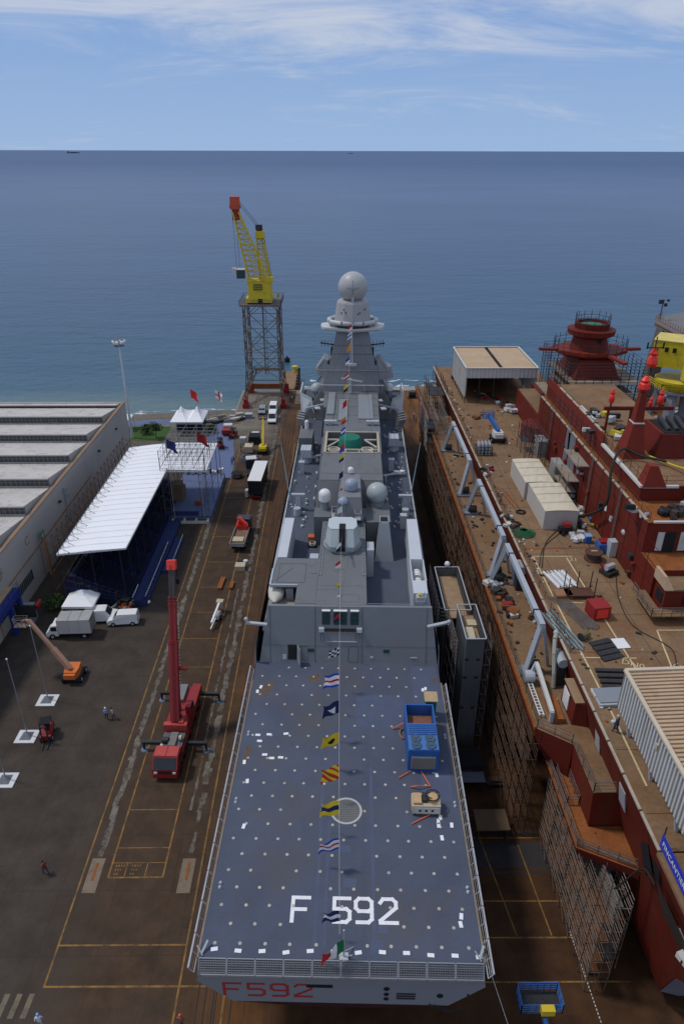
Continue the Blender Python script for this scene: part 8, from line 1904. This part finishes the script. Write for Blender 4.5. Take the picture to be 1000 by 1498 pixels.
for x in (-.62, .62):
    for y in (-1.6, -2.4):
        f_ = MB().lathe([(.40, 0), (.40, .08)], (x, y, 2.52), 18).build('fan', M('fan_olive', (.10, .115, .05), .6, var=.25, scale=3), t)
        mb = MB(); ring(mb, (x, y), .38, .44, 2.63, 18)
        for k in range(4): a = pi*k/4; mb.tube((x-.4*cos(a), y-.4*sin(a), 2.62), (x+.4*cos(a), y+.4*sin(a), 2.62), .02, 3)
        mb.lathe([(.1, 0), (.1, .06)], (x, y, 2.6), 8); mb.build('fan_guard', DB, f_)
mb = MB(); mb.box(-1.05, 1.05, -2.96, -2.91, .35, 1.75); lg = mb.build('louvre_panel', M('louvre_grey', (.40, .38, .34), .6, var=.12), t)
mb = MB()
for i in range(11): mb.box(-1.05, 1.05, -3.02, -2.96, .38+i*.125, .42+i*.125)
mb.build('louvre_slat', M('slat', (.22, .2, .18), .6), lg)
mb = MB(); pts = [(-1.4-.35*sin(a), 1.4+.6*cos(a), .1) for a in [pi*i/8 for i in range(9)]]; mb.path(pts, .09, 5); mb.build('hose', M('brown_hose', (.25, .13, .08), .7), t); MB().tube((-2.4, 2.0, .06), (-1.35, 2.3, .5), .07, 5).build('hose', M('orange_hose', (.65, .15, .06), .6), t); MB().tube((1.35, 1.2, .1), (1.9, 2.4, .1), .08, 5).build('hose', M('brown_hose', (.25, .13, .08), .7), t)
t = on_ship(T('barrow', 'orange-red hose laid between the cooling unit and the beige generator', 'hose', (0, 0, 12.06))); t.name = 'air_hose'
hp = [at3(x_, y_, 12.12) for x_, y_ in ((583, 1138), (604, 1126), (634, 1104))]; h2 = [at3(x_, y_, 12.12) for x_, y_ in ((612, 1122), (629, 1150), (610, 1153), (600, 1151))]; h3 = [at3(x_, y_, 12.12) for x_, y_ in ((602, 1205), (628, 1192))]
t.rotation_euler = (0, 0, 0)
for P in (hp, h2, h3): mb = MB(); mb.path([(p[0], p[1], .06+.3*(i == 2)) for i, p in enumerate(P)], .055, 5); mb.build('run', M('orange_hose', (.65, .15, .06), .6), t)
t = on_ship(T('welfare_cubicle', 'slim teal cabinet with a plywood top behind the blue cooling unit', 'cabinet', (9.05, 50.1, 12.05)))
MB().box(-.5, .5, -.45, .6, 0, 2.25).build('body', TEAL, t); MB().box(-.62, .62, -.6, .75, 2.26, 2.34).build('plywood_top', WOOD, t); MB().box(-.4, .4, -.5, -.45, .2, 2.0).build('door', M('teal_dark', (.01, .12, .11), .5), t)
t = on_ship(T('generator', 'beige generator with a round tank and coiled hose on the flight deck', 'generator', (7.4, 39.5, 12.05)))
MB().box(-1.15, 1.15, -.65, .65, .15, 1.05).build('body', BEIGE, t); MB().box(-1.05, -.4, -.5, .5, 1.06, 1.3).build('lid', M('tan_lid', (.5, .33, .17), .7), t); MB().lathe([(.42, 0), (.42, .3), (.38, .34)], (.55, .1, 1.06), 16).build('tank', M('tan_lid', (.5, .33, .17)), t)
MB().box(-.3, .1, -.3, .5, 1.06, 1.35).build('engine', DSTEEL, t); MB().box(-1.05, 1.05, -.69, -.65, .3, .9).build('front_panel', OFFW, t)
mb = MB()
for x in (-.6, -.1, .4): mb.box(x, x+.18, -.72, -.69, .5, .7)
mb.build('gauge', BLACK, t); mb = MB(); mb.path([(.55+.55*cos(a), .1+.5*sin(a), 1.2+.02*i) for i, a in enumerate([2*pi*k/14 for k in range(25)])], .045, 4); mb.build('hose', BLACK, t)
for x in (-.9, .9):
    for y in (-.5, .5): MB().wheel((x, y, .16), .16, .12).build('wheel', BLACK, t)
x, y = at(456, 795, 14.6); t = T('cable_reel', 'orange-capped reel with white rope on the frigate side deck left of the gun', 'reel', (x, y, 14.53)); MB().box(-.45, .45, 0, .9, 0, 1.0).build('cover', M('orange_cover', (.55, .12, .05), .7, var=.3, scale=2), t)
mb = MB(); mb.path([(.1+.38*cos(a), -.5+.5*sin(a), .15+.02*i) for i, a in enumerate([2*pi*k/12 for k in range(25)])], .06, 5); mb.build('rope', OFFW, t); MB().box(-.5, .6, -1.0, .0, 0, .1).build('tray', BLACK, t)
for lab, px_, py_, z in (('small yellow-topped cabinet on the right roof corner of the frigate', 613, 880, 18.02),):
    x, y = at(px_, py_, z); t = T('deck_beacon', lab, 'beacon', (x, y, z)); MB().box(-.35, .35, -.35, .35, 0, .7).build('body', NAVYL, t); MB().lathe([(.2, 0), (.2, .3), (.05, .4)], (0, 0, .7), 10).build('lamp', YEL, t); mb = MB(); mb.rail([(-.6, -.6, 0), (.6, -.6, 0), (.6, .6, 0)], .9, 2, .6, .03); mb.build('rail', NAVYL, t)

# ---- dressing line with signal flags from the mast to the stern
def linept(s):
    u = s/97.0; return (-.33-1.0*sin(pi*min(1, u))*.8, s, 14.9+(33-14.9)*u-4*3.2*u*(1-u))
t = T('dressing_line', 'thin line of signal flags strung from the mast down to the stern staff', 'line', (.6, 27.5, 0), -radians(1.8))
mb = MB(); mb.path([linept(97*i/60) for i in range(61)], .013, 4); mb.build('rope', M('line_grey', (.5, .5, .5), .8), t)
FL = [(94.2, 'wbw', 'white flag with a dark edge highest on the dressing line, just under the platform'), (96.6, 'rw', 'red and white flag at the very top of the dressing line'), (90.4, 'o', 'orange flag hanging before the mast'), (86.4, 'bw', 'blue and white flag in front of the lower mast'), (81.8, 'rwr', 'red-white-red flag at the foot of the mast'), (78.6, 'yk', 'yellow and black flag above the forward roof'), (74.3, 'r', 'plain red flag above the roof beyond the green cover'), (69.8, 'or', 'small orange and red flag just beyond the green cover'), (67.2, 'bwb', 'blue-white-blue flag by the upper edge of the green cover'), (63.1, 'rb', 'red and blue flag over the green cover'), (60.7, 'yn', 'small dark and yellow flag at the near edge of the open well'), (56.8, 'n', 'navy flag above the grey roof behind the small white dome'), (53.2, 'rr', 'bright red flag beside the blue-grey domes'), (49.4, 'w', 'small white flag between the domes and the gun'), (46.4, 'yk', 'yellow and black flag over the gun turret roof'), (42.6, 'wk', 'white and black flag in front of the gun slot'), (39.4, 'pw', 'pale red and white flag below the gun barrel'), (35.9, 'y', 'small yellow flag over the grey roof'), (33.9, 'ww', 'white flag just above the hangar windows'), (31.1, 'rn', 'red and navy flag in front of the vent slot'), (26.4, 'chk', 'black and white checked flag before the hangar doors'), (23.1, 'cost', 'blue, white and red striped flag at the hangar foot'), (19.9, 'navy', 'dark navy flag with a white corner over the flight deck'), (16.4, 'yspot', 'yellow flag with a black spot over the flight deck'), (13.2, 'diag', 'red and yellow diagonal striped flag over the flight deck'), (9.9, 'yny', 'yellow and navy striped flag beside the landing ring'), (6.8, 'cost2', 'blue, white and red striped flag nearest the painted number')]
def ffn(kind):
    c = {'w': 'white', 'r': 'red', 'b': 'blue', 'o': 'orange', 'y': 'yellow', 'k': 'black', 'n': 'navy', 'p': 'red'}
    if kind == 'chk': return (lambda u, v: (int(u*4)+int(v*4)) % 2), ['white', 'black']
    if kind in ('cost', 'cost2'): return (lambda u, v: (0, 1, 2, 1, 0)[min(4, int(v*5))]), ['blue', 'white', 'red']
    if kind == 'navy': return (lambda u, v: 1 if (u > .25 and v > .4 and u+v < 1.2) else 0), ['navy', 'white']
    if kind == 'yspot': return (lambda u, v: 1 if hypot(u-.45, v-.55) < .22 else 0), ['yellow', 'black']
    if kind == 'diag': return (lambda u, v: int((u+v)*4.5) % 2), ['red', 'yellow']
    if kind == 'yny': return (lambda u, v: (0, 1, 0)[min(2, int(v*3))]), ['yellow', 'navy']
    return (lambda u, v: min(len(kind)-1, int(v*len(kind)))), [c[x] for x in kind]
for k, (s, kind, lab) in enumerate(FL):
    fn, cols = ffn(kind); x, _, z = linept(s); big = 1.05 if s < 30 else (1.0 if s < 60 else 1.15)
    if kind in ('yspot', 'diag', 'cost', 'yny', 'cost2', 'navy'): big = 1.45
    if s > 28: big *= .85
    f = flag_mesh(big*(.7 if s > 28 else 1.0), big, fn, .6 if s > 28 else .35, amp=.14, skew=.0).build('signal_flag', [FM[c] for c in cols], None); f.location = shipw(x, s, z); f.rotation_euler = (radians(8*sin(k*2)), 0, radians(random.Random(k).uniform(-14, 14)))
    tag(f, lab, 'signal flag', 'signal flags on the dressing line')
f = flag_mesh(1.5, 1.25, lambda u, v: min(2, int(u*3+.0)), .75, amp=.16).build('ensign', [FM[c] for c in ('green', 'white', 'red')], None); f.location = shipw(-.05, .1, 14.2); f.rotation_euler = (0, 0, radians(20)); tag(f, 'green, white and red ensign drooping from the stern staff', 'flag')
f = flag_mesh(1.2, 1.1, lambda u, v: (0, 1, 0)[min(2, int(v*3))], .5, amp=.14).build('signal_flag', [FM[c] for c in ('navy', 'white')], None); f.location = shipw(-.3, 1.5, 15.0); f.rotation_euler = (0, 0, radians(-10)); tag(f, 'black and white banded flag hanging just above the ensign', 'signal flag')

# ================================================================== PEOPLE
def person(label, x, y, z=0, rz=0, shirt=(.5, .1, .08), legs=(.03, .04, .08), hat=None, stride=.12, arm=.2):
    J = {'pel': (0, 0, .95), 'ch': (0, .02, 1.32), 'nk': (0, .03, 1.5), 'hd': (0, .05, 1.62), 'tp': (0, .05, 1.74),
         'hl': (-.1, 0, .9), 'hr': (.1, 0, .9), 'kl': (-.11, stride, .5), 'kr': (.11, -stride*.3, .5), 'al': (-.12, stride*1.2, .08), 'ar': (.12, -stride*1.6, .1), 'tl': (-.12, stride*1.2+.15, .04), 'tr': (.12, -stride*1.6+.15, .04),
         'sl': (-.2, .02, 1.42), 'sr': (.2, .02, 1.42), 'el': (-.26, -arm*.3, 1.14), 'er': (.26, arm*.4, 1.14), 'wl': (-.27, arm*.3, .92), 'wr': (.25, arm, .94), 'fl': (-.27, arm*.4, .82), 'fr': (.25, arm*1.2, .85)}
    R_ = dict(pel=.15, ch=.17, nk=.06, hd=.1, tp=.07, hl=.1, hr=.1, kl=.065, kr=.065, al=.045, ar=.045, tl=.04, tr=.04, sl=.07, sr=.07, el=.048, er=.048, wl=.034, wr=.034, fl=.03, fr=.03)
    E_ = ['pel ch', 'ch nk', 'nk hd', 'hd tp', 'pel hl', 'pel hr', 'hl kl', 'hr kr', 'kl al', 'kr ar', 'al tl', 'ar tr', 'ch sl', 'ch sr', 'sl el', 'sr er', 'el wl', 'er wr', 'wl fl', 'wr fr']
    ks = list(J); me = bpy.data.meshes.new('person_skeleton'); me.from_pydata([J[k] for k in ks], [tuple(ks.index(a) for a in e.split()) for e in E_], [])
    o = bpy.data.objects.new('tmp', me); C.objects.link(o); md = o.modifiers.new('s', 'SKIN'); sv = me.skin_vertices[0].data
    for i, k in enumerate(ks): sv[i].radius = (R_[k], R_[k]*(.75 if k in ('pel', 'ch') else 1)); sv[i].use_root = (k == 'pel')
    ss = o.modifiers.new('u', 'SUBSURF'); ss.levels = 1; ss.render_levels = 1
    m2 = bpy.data.meshes.new_from_object(o.evaluated_get(bpy.context.evaluated_depsgraph_get())); bpy.data.objects.remove(o)
    n = '_%.2f_%.2f_%.2f' % shirt; m2.materials.clear()
    for m_ in (M('trousers_%.2f' % legs[0], legs, .85), M('top'+n, shirt, .8), SKIN, BLACK): m2.materials.append(m_)
    for p in m2.polygons:
        c = p.center; p.material_index = 3 if c.z < .12 else 0 if c.z < .97 and abs(c.x) < .21 else 1 if c.z < 1.5 and c.z > .93 else 2 if c.z > 1.5 else 2; p.use_smooth = True
    b = bpy.data.objects.new('person', m2); C.objects.link(b); b.location = (x, y, z); b.rotation_euler = (0, 0, rz); tag(b, label, 'person')
    h = MB(); h.lathe([(.118, 0), (.12, .05), (.09, .12), (.01, .15)] if hat else [(.1, -.04), (.112, .04), (.08, .11), (.01, .13)], (0, .05, 1.66), 12); h.build('helmet' if hat else 'hair', M('helmet_%.2f' % hat[0], hat, .4) if hat else M('dark_hair', (.03, .02, .015), .8), b, smooth=True)
    return b
x, y = at(157, 1052); person('person in a blue and white top standing in the open yard', x, y, 0, .4, (.25, .33, .55), hat=(.7, .7, .7)); person('person in a pale pink top standing beside the one in blue', x+.75, y+.1, 0, 2.0, (.55, .33, .33))
x, y = at(68, 1278); person('person in red top and dark trousers walking alone across the yard', x, y, 0, 1.0, (.25, .05, .03), (.03, .03, .03), stride=.2)
x, y = at(61, 1503); person('person in white with a light blue helmet by the crossing at the bottom edge', x, y, 0, .2, (.62, .64, .68), (.4, .42, .5), hat=(.15, .35, .75))
x, y = at(266, 1504); person('person with a red helmet at the bottom edge beside the orange line', x, y, 0, -.3, (.25, .1, .08), hat=(.6, .08, .05))
for lab, px_, py_, sh_, ht in (('person in navy standing nearest the jetty entrance', 424, 588, (.03, .04, .09), None), ('person in dark clothes second of the group at the jetty entrance', 427, 590, (.05, .05, .06), (.7, .7, .7)), ('person in blue overalls at the right of the jetty entrance group', 430, 587, (.04, .06, .16), None), ('person in a green jacket left of the beige generator', 353, 661, (.02, .1, .05), None), ('person in dark clothes at the edge of the blue floor', 339, 680, (.04, .04, .05), None), ('second person in grey beside the one at the blue floor edge', 342, 678, (.2, .18, .18), None), ('person in a bright blue top on the berth floor right of the bow', 605, 615, (.06, .15, .5), (.7, .7, .72)), ('person in black crouched just beyond the one in bright blue', 608, 619, (.04, .04, .05), None)):
    x, y = at(px_, py_); person(lab, x, y, 0, px_*.7, sh_, hat=ht)
x, y = at(731, 738, DZ); person('person in grey overalls on the rusty deck beside the rail near the rusty pipes', x, y, DZ, 1.2, (.08, .11, .12), (.06, .08, .09), hat=(.2, .4, .3))
x, y = at(739, 1063, DZ); person('person in dark blue leaning by the shelter leg on the rusty deck', *at(899, 1071, DZ), DZ, .5, (.05, .08, .14), hat=(.5, .5, .5))
x, y = at(768, 878, 13.7); person('person in dark overalls on the shelf beneath the nearest long davit', *at(752, 838, 13.7), 13.65, .5, (.16, .1, .07), hat=(.65, .62, .6))
